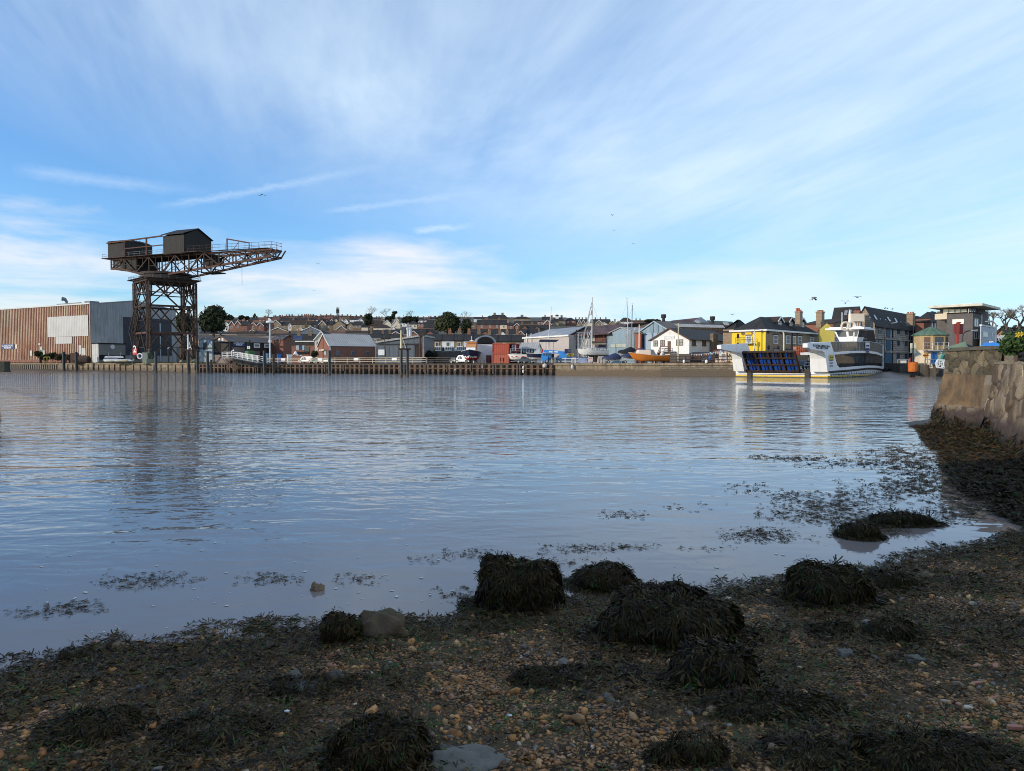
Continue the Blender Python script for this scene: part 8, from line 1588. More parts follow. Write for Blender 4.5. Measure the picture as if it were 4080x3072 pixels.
# ---------------------------------------------------------------- trees
m_leafdk=attrmat('conifer_foliage',.8,.2);m_bark=MAT('bark',(.10,.075,.055),(.06,.045,.035),bump=.03);m_twig=MAT('bare_twigs',(.20,.155,.11),(.14,.11,.08))
LEAF=np.array([[-.5,-.5,0],[.5,-.35,.12],[.45,.5,0],[-.4,.45,-.12]]),np.array([[0,1,2,3]])
def crown(root,blobs,n,size,c0,c1,name='crown',mat=None,seed=1):
 g=np.random.default_rng(seed);B=np.array(blobs,float);vol=B[:,3]*B[:,4]*B[:,5];pick=g.choice(len(B),n,p=vol/vol.sum());d=g.normal(size=(n,3));d/=np.linalg.norm(d,axis=1,keepdims=True)
 r=(.35+.65*g.random(n)**.45)[:,None];pos=B[pick,:3]+d*r*B[pick,3:6]*(1+.24*g.normal(size=(n,1)));nn=d+.7*g.normal(size=(n,3));rot=frames(nn,g.random(n)*6.28)
 V,Fc=inst(*LEAF,pos,rot,(size*g.uniform(.5,1.4,n))[:,None]*np.array([[1,1,1]]));t=np.clip(g.random(n)*.6+.5*g.random(len(B))[pick]-.05,0,1)[:,None];col=np.array(c0)*(1-t)+np.array(c1)*t
 return npmesh(name,V,Fc,mat or m_leafdk,np.repeat(col,4,axis=0),root)
def tree(label,px,ytop,ybase,wpx,Y,blobs,n=5000,size=.7,c0=(.018,.028,.014),c1=(.075,.09,.04),trunk=.5,name='tree',seed=1,limbs=6,cat='tree',group=None):
 """blobs in crown units: x,z in -1..1 / 0..1 of the crown box"""
 b=P(px,ybase,Y);H_=PZ(ytop,Y)-b.z;W_=wpx/F*Y;root=thing(name,label,cat,b,group);m=M();g=random.Random(seed)
 bl=[(b.x+x*W_/2,Y+y*W_/2,b.z+z*H_,rx*W_/2,rx*W_/2*.9,rz*H_)for x,y,z,rx,rz in blobs]
 m.tube([b-Vector((0,0,3)),b+Vector((0,0,H_*.35)),b+Vector((.02*H_,0,H_*.75))],[trunk,trunk*.75,trunk*.3],7);m.build('trunk',m_bark,root)
 for k,q_ in enumerate(bl[:limbs]):m=M();s=b+Vector((0,0,H_*g.uniform(.2,.5)));c=Vector(q_[:3]);m.tube([s,s.lerp(c,.5)+Vector((0,0,H_*.03)),c],[trunk*.45,trunk*.3,trunk*.12],5);m.build('limb',m_bark,root)
 crown(root,bl,n,size,c0,c1,seed=seed);return root
tree('huge dark pine rising beside the right crane legs',850,1219,1318,100,330,[(-.55,0,.55,.5,.22),(0,.1,.75,.6,.24),(.5,0,.62,.5,.2),(.78,0,.72,.26,.09),(-.2,-.2,.35,.6,.24),(.4,-.1,.3,.55,.25),(-.75,0,.3,.35,.25),(.1,0,.9,.35,.12),(.0,0,.12,.8,.15)],5600,.78,seed=4,name='pine_tree',trunk=.7)
tree('low dark evergreen left of the huge pine behind the crane',735,1248,1320,66,330,[(-.3,0,.5,.6,.4),(.4,0,.4,.6,.4),(0,0,.75,.4,.25)],3000,.85,seed=5)
tree('broad spreading evergreen standing above the painted terrace',1782,1246,1330,98,300,[(-.45,0,.55,.5,.3),(.1,0,.78,.55,.22),(.5,0,.6,.5,.26),(-.6,0,.35,.4,.22),(0,-.2,.42,.6,.25),(.6,0,.38,.4,.2),(-.1,0,.92,.3,.1),(.2,0,.2,.6,.15)],5200,.56,c0=(.026,.034,.016),c1=(.11,.115,.05),seed=6,name='evergreen_tree',trunk=.5)
tree('dark evergreen clump just right of the spreading evergreen',1858,1272,1330,40,345,[(-.3,0,.5,.6,.4),(.3,0,.6,.6,.35)],2500,.7,seed=7,name='evergreen_tree')
tree('slim leaning scots pine on the skyline',1571,1241,1272,22,640,[(.15,0,.86,.8,.13),(-.3,0,.55,.5,.14),(-.5,0,.25,.6,.2)],1300,.9,seed=8,name='scots_pine',trunk=.3)
for px,yt,yb,w,l,sd in((1622,1260,1290,40,'dark rounded conifer left of the white flat-topped house',9),(1650,1262,1288,36,'dark rounded conifer behind the white flat-topped house',10),(915,1256,1275,32,'small dark tree on the skyline right of the huge pine',11),(962,1258,1274,22,'left tree of the dark pair on the left skyline',12),(984,1261,1274,18,'right tree of the dark pair on the left skyline',13),(1468,1252,1300,34,'dull green bushy tree below the bare skyline tree',14),(1548,1262,1285,26,'dark bush at the foot of the leaning scots pine',15),(2600,1273,1285,60,'ivy clump on the blue grey boat shed roof by the left vent',16)):
 tree(l,px,yt,yb,w,hillY(yb+14)if px<2500 else bankY(2600,-45),[(-.4,0,.5,.6,.4),(.35,0,.55,.6,.4),(0,0,.72,.5,.28)],900,.9 if px<2500 else.35,c0=(.016,.022,.012),c1=(.055,.06,.03),seed=sd,name='dark_tree',trunk=.3,limbs=2)
def conifer(px,yt,yb,w,Y,label,seed):
 b=P(px,yb,Y);H_=PZ(yt,Y)-b.z;W_=w/F*Y/2;root=thing('fir_tree',label,'tree',b);m=M();m.tube([b-Vector((0,0,2)),b+Vector((0,0,H_*.9))],[.3,.05],6);m.build('trunk',m_bark,root);crown(root,[(b.x,Y,b.z+H_*t,W_*(1-t)**.8+.1,W_*(1-t)**.8+.1,H_*.12)for t in np.linspace(.1,.93,8)],900,.8,(.012,.018,.012),(.04,.05,.03),seed=seed)
conifer(1015,1248,1278,26,640,'spiky fir tree on the left skyline',3)
def bare(px,yt,yb,w,Y,label,seed,r0=.3,name='bare_tree',dep=5):
 b=P(px,yb,Y);H_=PZ(yt,Y)-b.z;root=thing(name,label,'tree',b,'leafless trees on the skyline');g=random.Random(seed);m=M();tw=M();sp=w/F*Y/H_/1.2
 def br(p,d,L_,r,k):
  q_=p+d*L_;(m if k>2 else tw).tube([p,p.lerp(q_,.5)+Vector((g.uniform(-.05,.05),0,.03))*L_,q_],[r,r*.85,r*.65],4 if k>2 else 3,cap=False)
  if k==0:return
  for _ in range(3 if k>1 else 4):e=Vector((g.gauss(0,.55)*sp,g.gauss(0,.5),g.gauss(.25,.35)));br(q_,(d+e).normalized(),L_*g.uniform(.58,.8),r*.6,k-1)
 br(b-Vector((0,0,2)),Vector((0,0,1)),H_*.38+2,r0,dep);m.build('trunk',m_bark,root);tw.build('twigs',m_twig,root)
for a in((1478,1244,1285,36,560,'bare rounded tree left of the scots pine on the skyline',1),(1538,1249,1280,44,600,'wide bare tree touching the scots pine',2),(1640,1257,1285,38,600,'bare wispy tree above the dark conifers',3),(1066,1252,1275,30,650,'thin bare tree on the skyline above the lamp post',4),(1852,1260,1285,26,600,'small bare tree right of the spreading evergreen',5)):bare(*a,dep=5)
# right-hand skyline trees
for px,yt,yb,w,l,sd in((4060,1267,1320,130,'large bare-branched tree on the wooded rise at far right',6),(4010,1281,1320,80,'lower bare tree left of the large one at far right',7),(3950,1288,1320,36,'bare tree peeping beside the curved street lamp',8)):bare(px,yt,yb,w,230,l,sd,.5,dep=6)
b=P(4020,1320,236);tm=thing('wooded_bank','dark wooded bank on the skyline above the orange brick houses','tree bank',b);crown(tm,[(b.x+dx,236+dy,PZ(1332,236)+dz,7,5,2.2)for dx,dy,dz in((-16,0,-1),(-8,2,0),(0,0,.5),(8,3,1),(16,1,1.5),(24,2,1.8),(4,-2,-2),(14,-2,-2))],2600,.8,(.05,.05,.03),(.13,.115,.07),'foliage',seed=20)
m=M();m.prism([(120,232,LAND-1),(200,236,LAND-1),(200,262,LAND+7),(120,250,LAND+5)],(0,3,0));m.build('ground',m_grass,tm)
# scrub by the rusty shed
def shrub(px,yt,yb,w,Y,label,seed,n=700,size=.35,c0=(.02,.03,.012),c1=(.07,.085,.03),name='shrub'):
 b=P(px,yb,Y);H_=PZ(yt,Y)-b.z;W_=w/F*Y/2;root=thing(name,label,'shrub',b,'scrub below the rusty shed');m=M();m.tube([b-Vector((0,0,.5)),b+Vector((.1,0,H_*.5))],[.12,.05],5);m.build('stem',m_bark,root);crown(root,[(b.x-W_*.3,Y,b.z+H_*.5,W_*.6,W_*.6,H_*.45),(b.x+W_*.35,Y+.3,b.z+H_*.55,W_*.6,W_*.6,H_*.42),(b.x,Y,b.z+H_*.7,W_*.5,W_*.5,H_*.3)],n,size,c0,c1,'foliage',seed=seed)
for a in((152,1399,1420,32,241,'round dark bush beside the leftmost river pile',1),(208,1405,1432,42,240,'dark bush second from left below the rusty shed',2),(182,1412,1436,46,239,'low green shrub between the two dark bushes',3),(245,1410,1438,60,238,'brownish green shrub behind the second river pile',4),(290,1412,1440,60,236,'brown bramble mass behind the third river pile',5)):shrub(*a,c0=(.025,.03,.012)if a[6]<4 else(.05,.042,.022),c1=(.06,.075,.025)if a[6]<4 else(.12,.10,.05))
shrub(zp(z3,2090),1398,1425,34,bankY(1250,-5.5),'straggly shrub between the white van and the brick boathouse',6,500,.3,name='shrub');shrub(1712,1400,1432,60,200,'dark hedge below the grey terrace house',7,1400,.4,(.012,.015,.01),(.03,.035,.02),'hedge');shrub(zp(z4,2090),1402,1432,40,196,'dark hedge right of the rusty posts',8,900,.4,(.012,.015,.01),(.03,.035,.02),'hedge')
for x,l in((1995,'left dry weed stalk growing before the salmon container'),(2006,'right dry weed stalk growing before the salmon container')):shrub(x,1424,1443,5,bankY(1990,-6),l,x,90,.14,(.10,.05,.03),(.2,.1,.06),'weed')
g=np.random.default_rng(5);n=5200;px_=g.uniform(-60,860,n);off=-g.uniform(.3,7,n);off[:n//3]=g.uniform(-.9,-.1,n//3);pos=np.array([bk(a,o)for a,o in zip(px_,off)]);pos[:,2]=2.68;V,Fc=inst(np.array([[-.12,0,-.05],[.12,0,-.05],[.05,.08,.32]]),np.array([[0,1,2]]),pos,frames(np.tile([[0,0,1.]],(n,1))+.35*g.normal(size=(n,3)),g.random(n)*6.28),g.uniform(.5,1.7,(n,1))*np.ones((1,3)));t=g.random((n,1));tag(npmesh('grass',V,Fc,attrmat('dry_grass',.9,.1),np.repeat(np.array([.07,.085,.03])*(1-t)+np.array([.20,.16,.07])*t,3,axis=0),None,(-120,230,2.6)),'rough grass tufts along the top of the left quay','grass',None,'stuff')
# yellow rail by the bush, scrap boiler
m=M();f=Face((PX(455/2.603,238),237.5),(.893,-.449));yr_=thing('yellow_guard_rail','short yellow guard rail in front of the low shrubs','rail',f.pt(0,LAND));r_=f.rect(z1(456,1412),z1(518,1440))
for u in(r_[0],(r_[0]+r_[1])/2,r_[1]):m.bar(f.pt(u,LAND),f.pt(u,r_[3]),.13)
m.bar(f.pt(r_[0],r_[3]),f.pt(r_[1],r_[3]),.13);m.build('frame',MAT('dull_yellow',(.50,.40,.10)),yr_)
sp_=P(*z1(845,1450),233);sb_=thing('scrap_boiler','rusty scrap boiler lying before the stained shed corner','boiler',sp_);m=M();m.T=Matrix.Translation((sp_.x,sp_.y,LAND+1.2))@Matrix.Rotation(R(90),4,'Y');m.lathe(0,0,[(.6,-2.6),(1.25,-2.4),(1.25,2.4),(.6,2.6)],14);m.build('shell',m_rust,sb_);m=M();m.box(sp_.x-2.2,sp_.y,LAND,1.6,2,3.4);m.build('firebox',m_rustl,sb_)
# ---------------------------------------------------------------- near shore
k2=4080/2212
SHORE=[G(x*k2,y*k2)for x,y in((-150,1480),(0,1456),(120,1436),(250,1413),(400,1401),(520,1387),(640,1369),(760,1355),(860,1336),(1020,1326),(1230,1302),(1400,1288),(1500,1276),(1700,1256),(1900,1232),(2010,1205),(2100,1172),(2212,1158),(2400,1140))]
SHX=[p.x for p in SHORE];SHY=[p.y for p in SHORE]
BANK=[G(x,y)for x,y in((4200,2100),(4080,2056),(4025,2000),(3942,1978),(3879,1934),(3800,1817),(3732,1753),(3698,1707))]
BKY=[p.y for p in BANK]+[32];BKX=[p.x for p in BANK]+[16.6]
def fbm(X,Y,sc,seed=0):
 """cheap smooth value noise on numpy arrays"""
 x,y=X*sc+seed*17.3,Y*sc+seed*9.1;xi,yi=np.floor(x).astype(int),np.floor(y).astype(int);fx,fy=x-xi,y-yi
 h=lambda a,b:np.modf(np.abs(np.sin(a*127.1+b*311.7+seed*3.3)*43758.5453))[0]
 fx,fy=fx*fx*(3-2*fx),fy*fy*(3-2*fy);return(h(xi,yi)*(1-fx)+h(xi+1,yi)*fx)*(1-fy)+(h(xi,yi+1)*(1-fx)+h(xi+1,yi+1)*fx)*fy-.5
def bz(X,Y):
 X,Y=np.asarray(X,float),np.asarray(Y,float);d=np.interp(X,SHX,SHY)-Y;z1_=np.where(d>0,.125*d-.004*d*d,.10*d)
 e=X-np.interp(Y,BKY,BKX);z2_=np.where(e>0,.17*e,.12*e)-np.clip((9-Y)*.3,0,5);z=np.maximum(z1_,z2_)
 z=z+.055*fbm(X,Y,.9,1)+.04*fbm(X,Y,2.3,2)+.022*fbm(X,Y,6.0,3);return np.maximum(z,-.5)
def ground(name,label,x0,x1,y0,y1,st,mat):
 xs,ys=np.arange(x0,x1,st),np.arange(y0,y1,st);X,Y=np.meshgrid(xs,ys);Z=bz(X,Y)+.012*fbm(X,Y,16.0,4);V=np.stack([X.ravel(),Y.ravel(),Z.ravel()],1);nx=len(xs);I=(np.arange(len(ys)-1)[:,None]*nx+np.arange(nx-1)[None]).ravel()
 return tag(npmesh(name,V,np.stack([I,I+1,I+nx+1,I+nx],1),mat,None,None,(0,0,0),True),label,None,None,'structure')
def beachmat():
 m,nt,b=nodes('wet_shingle');g=N(nt,'NewGeometry');L=nt.links.new
 def nz(s,d=6):n=N(nt,'TexNoise',i_Scale=s,i_Detail=float(d),i_Roughness=.65);L(g.outputs['Position'],n.inputs[0]);return n.outputs[0]
 v=N(nt,'TexVoronoi',i_Scale=38.0);L(g.outputs['Position'],v.inputs[0]);c=mixc(nt,nz(30),(.28,.14,.055),(.48,.26,.12));c=mixc(nt,ramp(nt,v.outputs[0],.35,.6),c,(.045,.028,.016));c=mixc(nt,ramp(nt,nz(1.6),.46,.60),c,(.085,.062,.034))
 sz=N(nt,'SeparateXYZ');L(g.outputs['Position'],sz.inputs[0]);c=mixc(nt,ramp(nt,sz.outputs[2],.12,.0),c,(.05,.038,.028));L(c,b.inputs[0]);b.inputs['Roughness'].default_value=.8;b.inputs['Specular IOR Level'].default_value=.12;bp=N(nt,'Bump',i_Strength=.8,i_Distance=.015);L(math_(nt,'SUBTRACT',nz(60,3),v.outputs[0]),bp.inputs['Height']);L(bp.outputs[0],b.inputs['Normal']);return m
m_beach=beachmat();ground('beach','dark shingle foreshore in the near shade',-8,10.4,.9,12.5,.05,m_beach);ground('shore_bank','muddy weed-covered bank below the near stone wall',8.0,19,10.0,30,.1,MAT('weedy_mud',(.028,.025,.018),(.018,.016,.012),rough=.6,bump=.05))
# pebbles: countless, one object
g=np.random.default_rng(3)
def scatter(n,x0,x1,y0,y1):
 x,y=g.uniform(x0,x1,n),y0+(y1-y0)*g.random(n)**1.25;return x,y
ph=(1+5**.5)/2;IV=np.array([(-1,ph,0),(1,ph,0),(-1,-ph,0),(1,-ph,0),(0,-1,ph),(0,1,ph),(0,-1,-ph),(0,1,-ph),(ph,0,-1),(ph,0,1),(-ph,0,-1),(-ph,0,1)])/1.9
IF=np.array([(0,11,5),(0,5,1),(0,1,7),(0,7,10),(0,10,11),(1,5,9),(5,11,4),(11,10,2),(10,7,6),(7,1,8),(3,9,4),(3,4,2),(3,2,6),(3,6,8),(3,8,9),(4,9,5),(2,4,11),(6,2,10),(8,6,7),(9,8,1)])
x,y=scatter(150000,-6.5,9.5,2.2,11.5);z=bz(x,y);w_=fbm(x,y,1.1,7)+.5*fbm(x,y,3.1,8)+.12*np.clip((5.2-y)/2,-1,1);k=(z>-.015)&(np.abs(x)<.78*y+.4)&(g.random(len(x))<np.clip(.5+w_*1.5,.12,1));x,y,z=x[k],y[k],z[k];n=len(x)
s=.0042+.011*g.random(n)**3+.014*g.random(n)**14+.030*(g.random(n)<.022)*g.random(n);V,Fc=inst(IV,IF,np.stack([x,y,z+s*.22],1),frames(np.tile([[0,0,1.]],(n,1))+.35*g.normal(size=(n,3)),g.random(n)*6.28),s[:,None]*np.stack([g.uniform(.9,1.9,n),g.uniform(.8,1.3,n),g.uniform(.45,.9,n)],1));V=V+.12*np.repeat(s,12)[:,None]*g.normal(size=V.shape)
pal=np.array([(.56,.26,.085),(.42,.19,.07),(.62,.35,.15),(.22,.14,.09),(.24,.20,.16),(.50,.26,.15),(.12,.09,.065),(.68,.54,.38)]);col=pal[g.choice(8,n,p=[.24,.2,.14,.14,.08,.1,.08,.02])]*g.uniform(.6,1.35,(n,1))
tag(npmesh('pebbles',V,Fc,attrmat('pebble',.6,.2),np.repeat(col,12,axis=0)),'loose orange brown shingle scattered over the foreshore','pebbles',None,'stuff')
# bladder wrack fronds: forked straps
FV=np.array([(-.05,0,0),(.05,0,0),(-.075,.35,.05),(.075,.35,.05),(-.02,.42,.06),(.02,.42,.06),(-.30,.72,.03),(-.17,.78,.05),(.17,.78,.03),(.30,.72,.05),(-.36,1.0,-.04),(-.26,1.03,-.03),(.24,1.05,-.05),(.36,1.0,-.02)])
FF=np.array([(0,1,3,2),(2,4,7,6),(5,3,9,8),(2,3,5,4),(6,7,11,10),(8,9,13,12)])
def orient(d,up):
 """frames whose y column runs along d and z column near up"""
 d=d/np.linalg.norm(d,axis=1,keepdims=True);zc=up-d*(up*d).sum(1,keepdims=True);zc/=np.linalg.norm(zc,axis=1,keepdims=True)+1e-9;return np.stack([np.cross(d,zc),d,zc],axis=2)
WPAL=np.array([(.054,.034,.014),(.088,.055,.019),(.13,.08,.024),(.032,.026,.017),(.055,.10,.020),(.13,.085,.028)])
m_wrack=attrmat('wet_wrack',.45,.12);m_wrackd=attrmat('dull_wrack',.55,.2)
def fronds(name,pos,d,up,size,mat,parent=None,label=None,p=(.3,.28,.16,.14,.06,.06),wid=1.0,curl=.5,tint=1.0,droop=0.0):
 n=len(pos);tv=np.repeat(FV[None],n,0).copy();tv[:,:,2]+=(curl*.5*g.normal(size=(n,1))-droop)*tv[:,:,1]**2+.05*g.normal(size=(n,14));tv[:,:,0]=tv[:,:,0]*wid*g.uniform(.7,1.3,(n,1))+.22*g.normal(size=(n,1))*tv[:,:,1]**2
 rot=orient(d,up);V=np.einsum('nij,nkj->nki',rot,tv*size[:,None,None])+pos[:,None,:];Fc=(FF[None]+(np.arange(n)*14)[:,None,None]).reshape(-1,4);col=WPAL[g.choice(6,n,p=np.array(p)/sum(p))]*g.uniform(.7,1.35,(n,1))*tint
 o=npmesh(name,V.reshape(-1,3),Fc,mat,np.repeat(col,14,axis=0),parent)
 if label:tag(o,label,'seaweed',None,'stuff')
 return o
def flat(n):a=g.random(n)*6.28;return np.stack([np.cos(a),np.sin(a),.12*g.normal(size=n)],1),np.stack([.35*g.normal(size=n),.35*g.normal(size=n),np.ones(n)],1)
x,y=scatter(170000,-6.5,9.5,2.2,11.8);z=bz(x,y);w_=fbm(x,y,1.1,7)+.5*fbm(x,y,3.1,8)+.12*np.clip((5.2-y)/2,-1,1);edge_=np.clip(1-(np.interp(x,SHX,SHY)-y)/1.0,0,1);k=(z>-.03)&(np.abs(x)<.78*y+.4)&(g.random(len(x))<np.clip(.52-w_*1.9+.6*edge_,.08,.97));x,y,z=x[k],y[k],z[k];n=len(x);d,u=flat(n)
fronds('seaweed',np.stack([x,y,z+.012+.02*g.random(n)],1),d,u,g.uniform(.03,.085,n),m_wrack,None,'dark bladder wrack strewn over the shingle')
x,y=scatter(60000,-6,9.5,2.4,11.5);z=bz(x,y);w_=fbm(x,y,1.7,12)+.4*fbm(x,y,4,13);k=(z>0)&(w_>.15)&(np.abs(x)<.78*y+.3);x,y,z=x[k],y[k],z[k];n=len(x);d,u=flat(n)
o=fronds('green_algae',np.stack([x,y,z+.014],1),d,u,g.uniform(.025,.06,n),attrmat('green_algae',.6,.3),None,'green weed filming patches of the shingle',(0,0,0,0,1,0),.8);o['category']='algae'
# dense weed on the bank and hanging from the wall foot
n=42000;y=9.6+18.6*g.random(n)**1.15;x=np.interp(y,BKY,BKX)+(g.random(n)**1.1)*5.2-.35;z=bz(x,y);k=(z>-.05)&(x/y<.80);x,y,z=x[k],y[k],z[k];n=len(x);a=g.normal(np.pi,.9,n);d=np.stack([np.cos(a),np.sin(a),-.15+.2*g.normal(size=n)],1);u=np.stack([.3*g.normal(size=n)-.2,.3*g.normal(size=n),np.ones(n)],1)
fronds('bank_seaweed',np.stack([x,y,z+.03+.05*g.random(n)],1),d,u,g.uniform(.10,.22,n),m_wrackd,None,'dense shade-tinted weed blanketing the bank under the near wall',(.3,.3,.15,.15,.06,.04),.75,tint=.62)  # tint lowered so the weed's colour carries the shade on the bank
# floating weed patches (2212-scale picture centres turned into places on the water)
pat=[(1720,990,70,5,240),(1650,985,30,3,60),(1850,1000,110,8,420),(1960,985,90,22,1300),(1990,1030,70,30,1500),(1940,1060,110,22,1100),(1800,1085,110,20,900),(1700,1068,60,10,160),(1780,1110,120,18,1000),(1640,1155,70,14,620),(1900,1125,130,12,1100),(1880,1145,70,12,1100),(2080,1060,60,35,1500),(2120,1090,50,18,700),(2060,1110,80,18,700),(1345,1112,45,8,110),(1240,1186,70,9,300),(1365,1182,45,6,170),(1015,1195,50,9,160),(775,1252,40,10,140),(585,1250,60,10,280),(330,1252,90,13,330),(270,1262,60,10,110),(165,1312,50,12,260),(80,1322,60,10,120),(990,1285,50,14,200),(1220,1215,40,10,120),(1530,1185,50,5,60),(1610,1060,40,5,60),(930,1210,40,8,70),(1700,1165,60,8,90),(1630,1050,60,8,60),(1500,1095,60,8,40)]
P_=[]
for cx,cy,sx_,sy_,n in pat:
 q_=np.clip(g.normal(size=(n,2)),-1.9,1.9)*(sx_*.62,sy_*.62)+(cx,cy)
 # break the patch into strands
 q_=q_[np.sin(q_[:,0]*.11+3*np.sin(q_[:,1]*.35))+.8*g.normal(size=n)>.05];P_+=[G(a*k2,b*k2,.004)for a,b in q_]
pos=np.array(P_);k=bz(pos[:,0],pos[:,1])<.02;pos=pos[k];n=len(pos);pos[:,2]=.003+.012*g.random(n);d,u=flat(n);d[:,2]*=.3;u[:,:2]*=.4
fronds('floating_weed',pos,d,u,g.uniform(.03,.09,n)*np.clip(pos[:,1]/11,.75,1.7),m_wrackd,None,'rafts of dark weed floating in the shallows',(.35,.3,.15,.1,.02,.08),1.0,.15)
# flecks of foam
fo=np.array([G(a*k2,b*k2,.006)for a,b in zip(g.uniform(20,2000,260),g.uniform(1165,1420,260))]);fo=fo[bz(fo[:,0],fo[:,1])<-.03];n=len(fo);V,Fc=inst(IV,IF,fo,frames(np.tile([[0,0,1.]],(n,1)),g.random(n)*6.28),(.006+.02*g.random(n)**4)[:,None]*np.array([[1.6,.9,.18]]))
tag(npmesh('foam',V,Fc,m_white),'small white flecks of foam drifting by the shore','foam',None,'stuff')
# ---------------------------------------------------------------- rocks, most of them shaggy with wrack
def rockmesh(c,rx,ry,rz,seed,rough=.18,nu=28,nv=16,flat_=.0,col=None,top=None):
 th=np.linspace(0,2*np.pi,nu,endpoint=False);ph_=np.linspace(-.35*np.pi,.5*np.pi,nv);T_,P2=np.meshgrid(th,ph_);pw=.72;cx,sx_=np.cos(T_),np.sin(T_);cp=np.cos(P2)**pw;x,y,z=cx*cp,sx_*cp,np.sign(np.sin(P2))*np.abs(np.sin(P2))**pw
 nn=np.array([[mnoise.fractal(Vector((a*1.3+seed,b*1.3,c_*1.3)),1.0,2.0,4)for a,b,c_ in zip(r0,r1_,r2_)]for r0,r1_,r2_ in zip(x,y,z)]);f=1+rough*nn
 V=np.stack([(c.x+rx*x*f).ravel(),(c.y+ry*y*f).ravel(),(c.z+rz*z*f).ravel()],1);I,J_=np.meshgrid(np.arange(nu),np.arange(nv-1));a=(J_*nu+I).ravel();b=(J_*nu+(I+1)%nu).ravel();return V,np.stack([a,b,b+nu,a+nu],1)
m_rock=MAT('wet_dark_rock',(.075,.060,.045),(.04,.034,.027),ns=5,bump=.02,bs=25,rough=.55);m_rockt=MAT('tan_rock',(.24,.155,.085),(.13,.085,.05),ns=5,bump=.02,bs=25,rough=.6);m_rockg=MAT('algae_green_rock',(.05,.06,.022),(.15,.095,.055),ns=2.2,bump=.02,bs=25);m_rockgy=MAT('grey_stone',(.17,.15,.12),(.10,.09,.075),ns=4,bump=.015,bs=25)
def mound(label,x0,x1,yt,yb,nf,mat=m_rock,fs_=.16,name='weedy_rock',cover=1.0,dep=.8,seed=1,tint=1.0,sink=.25,grp='rocks shaggy with seaweed'):
 cx=(x0+x1)/2*k2;p=G(cx,yb*k2,0)
 for _ in range(4):p=G(cx,yb*k2,float(bz(p.x,p.y))if float(bz(p.x,p.y))>0 else 0.0)
 W_=(x1-x0)*k2/F*p.y/2;ry=W_*dep;c=Vector((p.x,p.y+ry*.75,p.z));top=P(cx,yt*k2,p.y+ry*.4).z;H_=max(.04,top-p.z);kz=.92
 root=thing(name,label,'rock',p,grp if nf else 'bare stones on the foreshore');V,Fc=rockmesh(Vector((c.x,c.y,p.z-H_*sink)),W_*(.74 if nf else 1),ry*.74,(H_*(1+sink))*(.76 if nf else.74),seed,.18 if nf else.5);npmesh('stone',V,Fc,mat,None,root,smooth=True)
 if nf:
  nf=int(nf*3.2);a=g.random(nf)*2*np.pi;e=np.arcsin(g.random(nf)**.9);pw=.72;n0=np.stack([np.cos(a)*np.cos(e)**pw,np.sin(a)*np.cos(e)**pw,np.sin(e)**pw],1);k=(n0[:,1]<.55)&(g.random(nf)<cover);n0=n0[k];n=len(n0)
  lump=np.array([1+.24*mnoise.noise(Vector((q_[0]*1.6+seed,q_[1]*1.6,q_[2]*1.6)))+.16*mnoise.noise(Vector((q_[0]*4.5,q_[1]*4.5+seed,q_[2]*4.5)))for q_ in n0])[:,None];pos=np.array([c.x,c.y,p.z])+n0*np.array([W_,ry,H_*kz])*lump;nrm=n0/np.array([W_,ry,H_]);nrm/=np.linalg.norm(nrm,axis=1,keepdims=True)
  d=np.stack([n0[:,0]*.5,n0[:,1]*.5,-.9*(1-n0[:,2]**3)-.08],1)+.33*g.normal(size=(n,3));d-=nrm*((d*nrm).sum(1,keepdims=True)+.10-.5*(g.random((n,1))<.08));ns=n//3;a=g.random(ns)*6.283;rr_=.95+.45*g.random(ns)**1.6;sx_=c.x+np.cos(a)*W_*rr_;sy_=c.y+np.sin(a)*ry*rr_;sz_=np.maximum(bz(sx_,sy_),0)+.012;pos=np.vstack([pos+nrm*.014,np.stack([sx_,sy_,sz_+.02*g.random(ns)],1)]);d=np.vstack([d,np.stack([np.cos(a)+.7*g.normal(size=ns),np.sin(a)+.7*g.normal(size=ns),.15*g.normal(size=ns)],1)]);nrm=np.vstack([nrm,np.tile([[0,0,1.]],(ns,1))]);n+=ns;fronds('seaweed',pos,d,nrm+.3*g.normal(size=(n,3)),fs_*.42*g.uniform(.5,1.5,n),m_wrack,root,None,wid=.9,curl=.4,tint=tint*.6,droop=.30)
 return root
mound('tall flat-topped boulder shaggy with wrack at the water edge',1030,1215,1208,1326,2600,seed=2,dep=.75)
mound('low dome of wrack right of the tall shaggy boulder, touching the water',1243,1372,1226,1276,1300,seed=3,fs_=.14)
mound('widest weed-draped boulder in the middle of the shingle',1316,1600,1290,1398,3000,m_rockt,seed=4,cover=.9,fs_=.17)
mound('rounded black weedy boulder standing alone on the right shingle',1722,1892,1229,1308,2400,seed=5,dep=.7)
mound('sprawling heap of wrack below the widest boulder',1470,1640,1405,1490,2200,seed=6,fs_=.15)
mound('dark shaggy boulder at the bottom edge left of centre',716,905,1578,1668,2600,seed=7,fs_=.11)
mound('tan and green slab rock with wrack at its left side',752,868,1320,1380,0,MAT('brown_slab',(.12,.07,.04),(.045,.055,.02),ns=2.0,bump=.03,bs=18),name='slab_rock',seed=8,dep=.9);mound('ragged wrack clump leaning on the tan and green slab rock',690,772,1330,1392,700,seed=9,fs_=.13)
mound('blunt dark green boulder low on the right of the shingle',1458,1572,1592,1652,300,m_rockg,seed=10,fs_=.09,cover=.5)
mound('small weed knob beside the blunt dark green boulder',1412,1462,1612,1650,380,seed=11,fs_=.08)
mound('flat heap of wrack at the far left of the shingle',90,265,1556,1595,1500,seed=12,fs_=.10);mound('low mossy rock at the left with weed over its back',335,545,1578,1608,900,m_rockg,seed=13,fs_=.09,cover=.7)
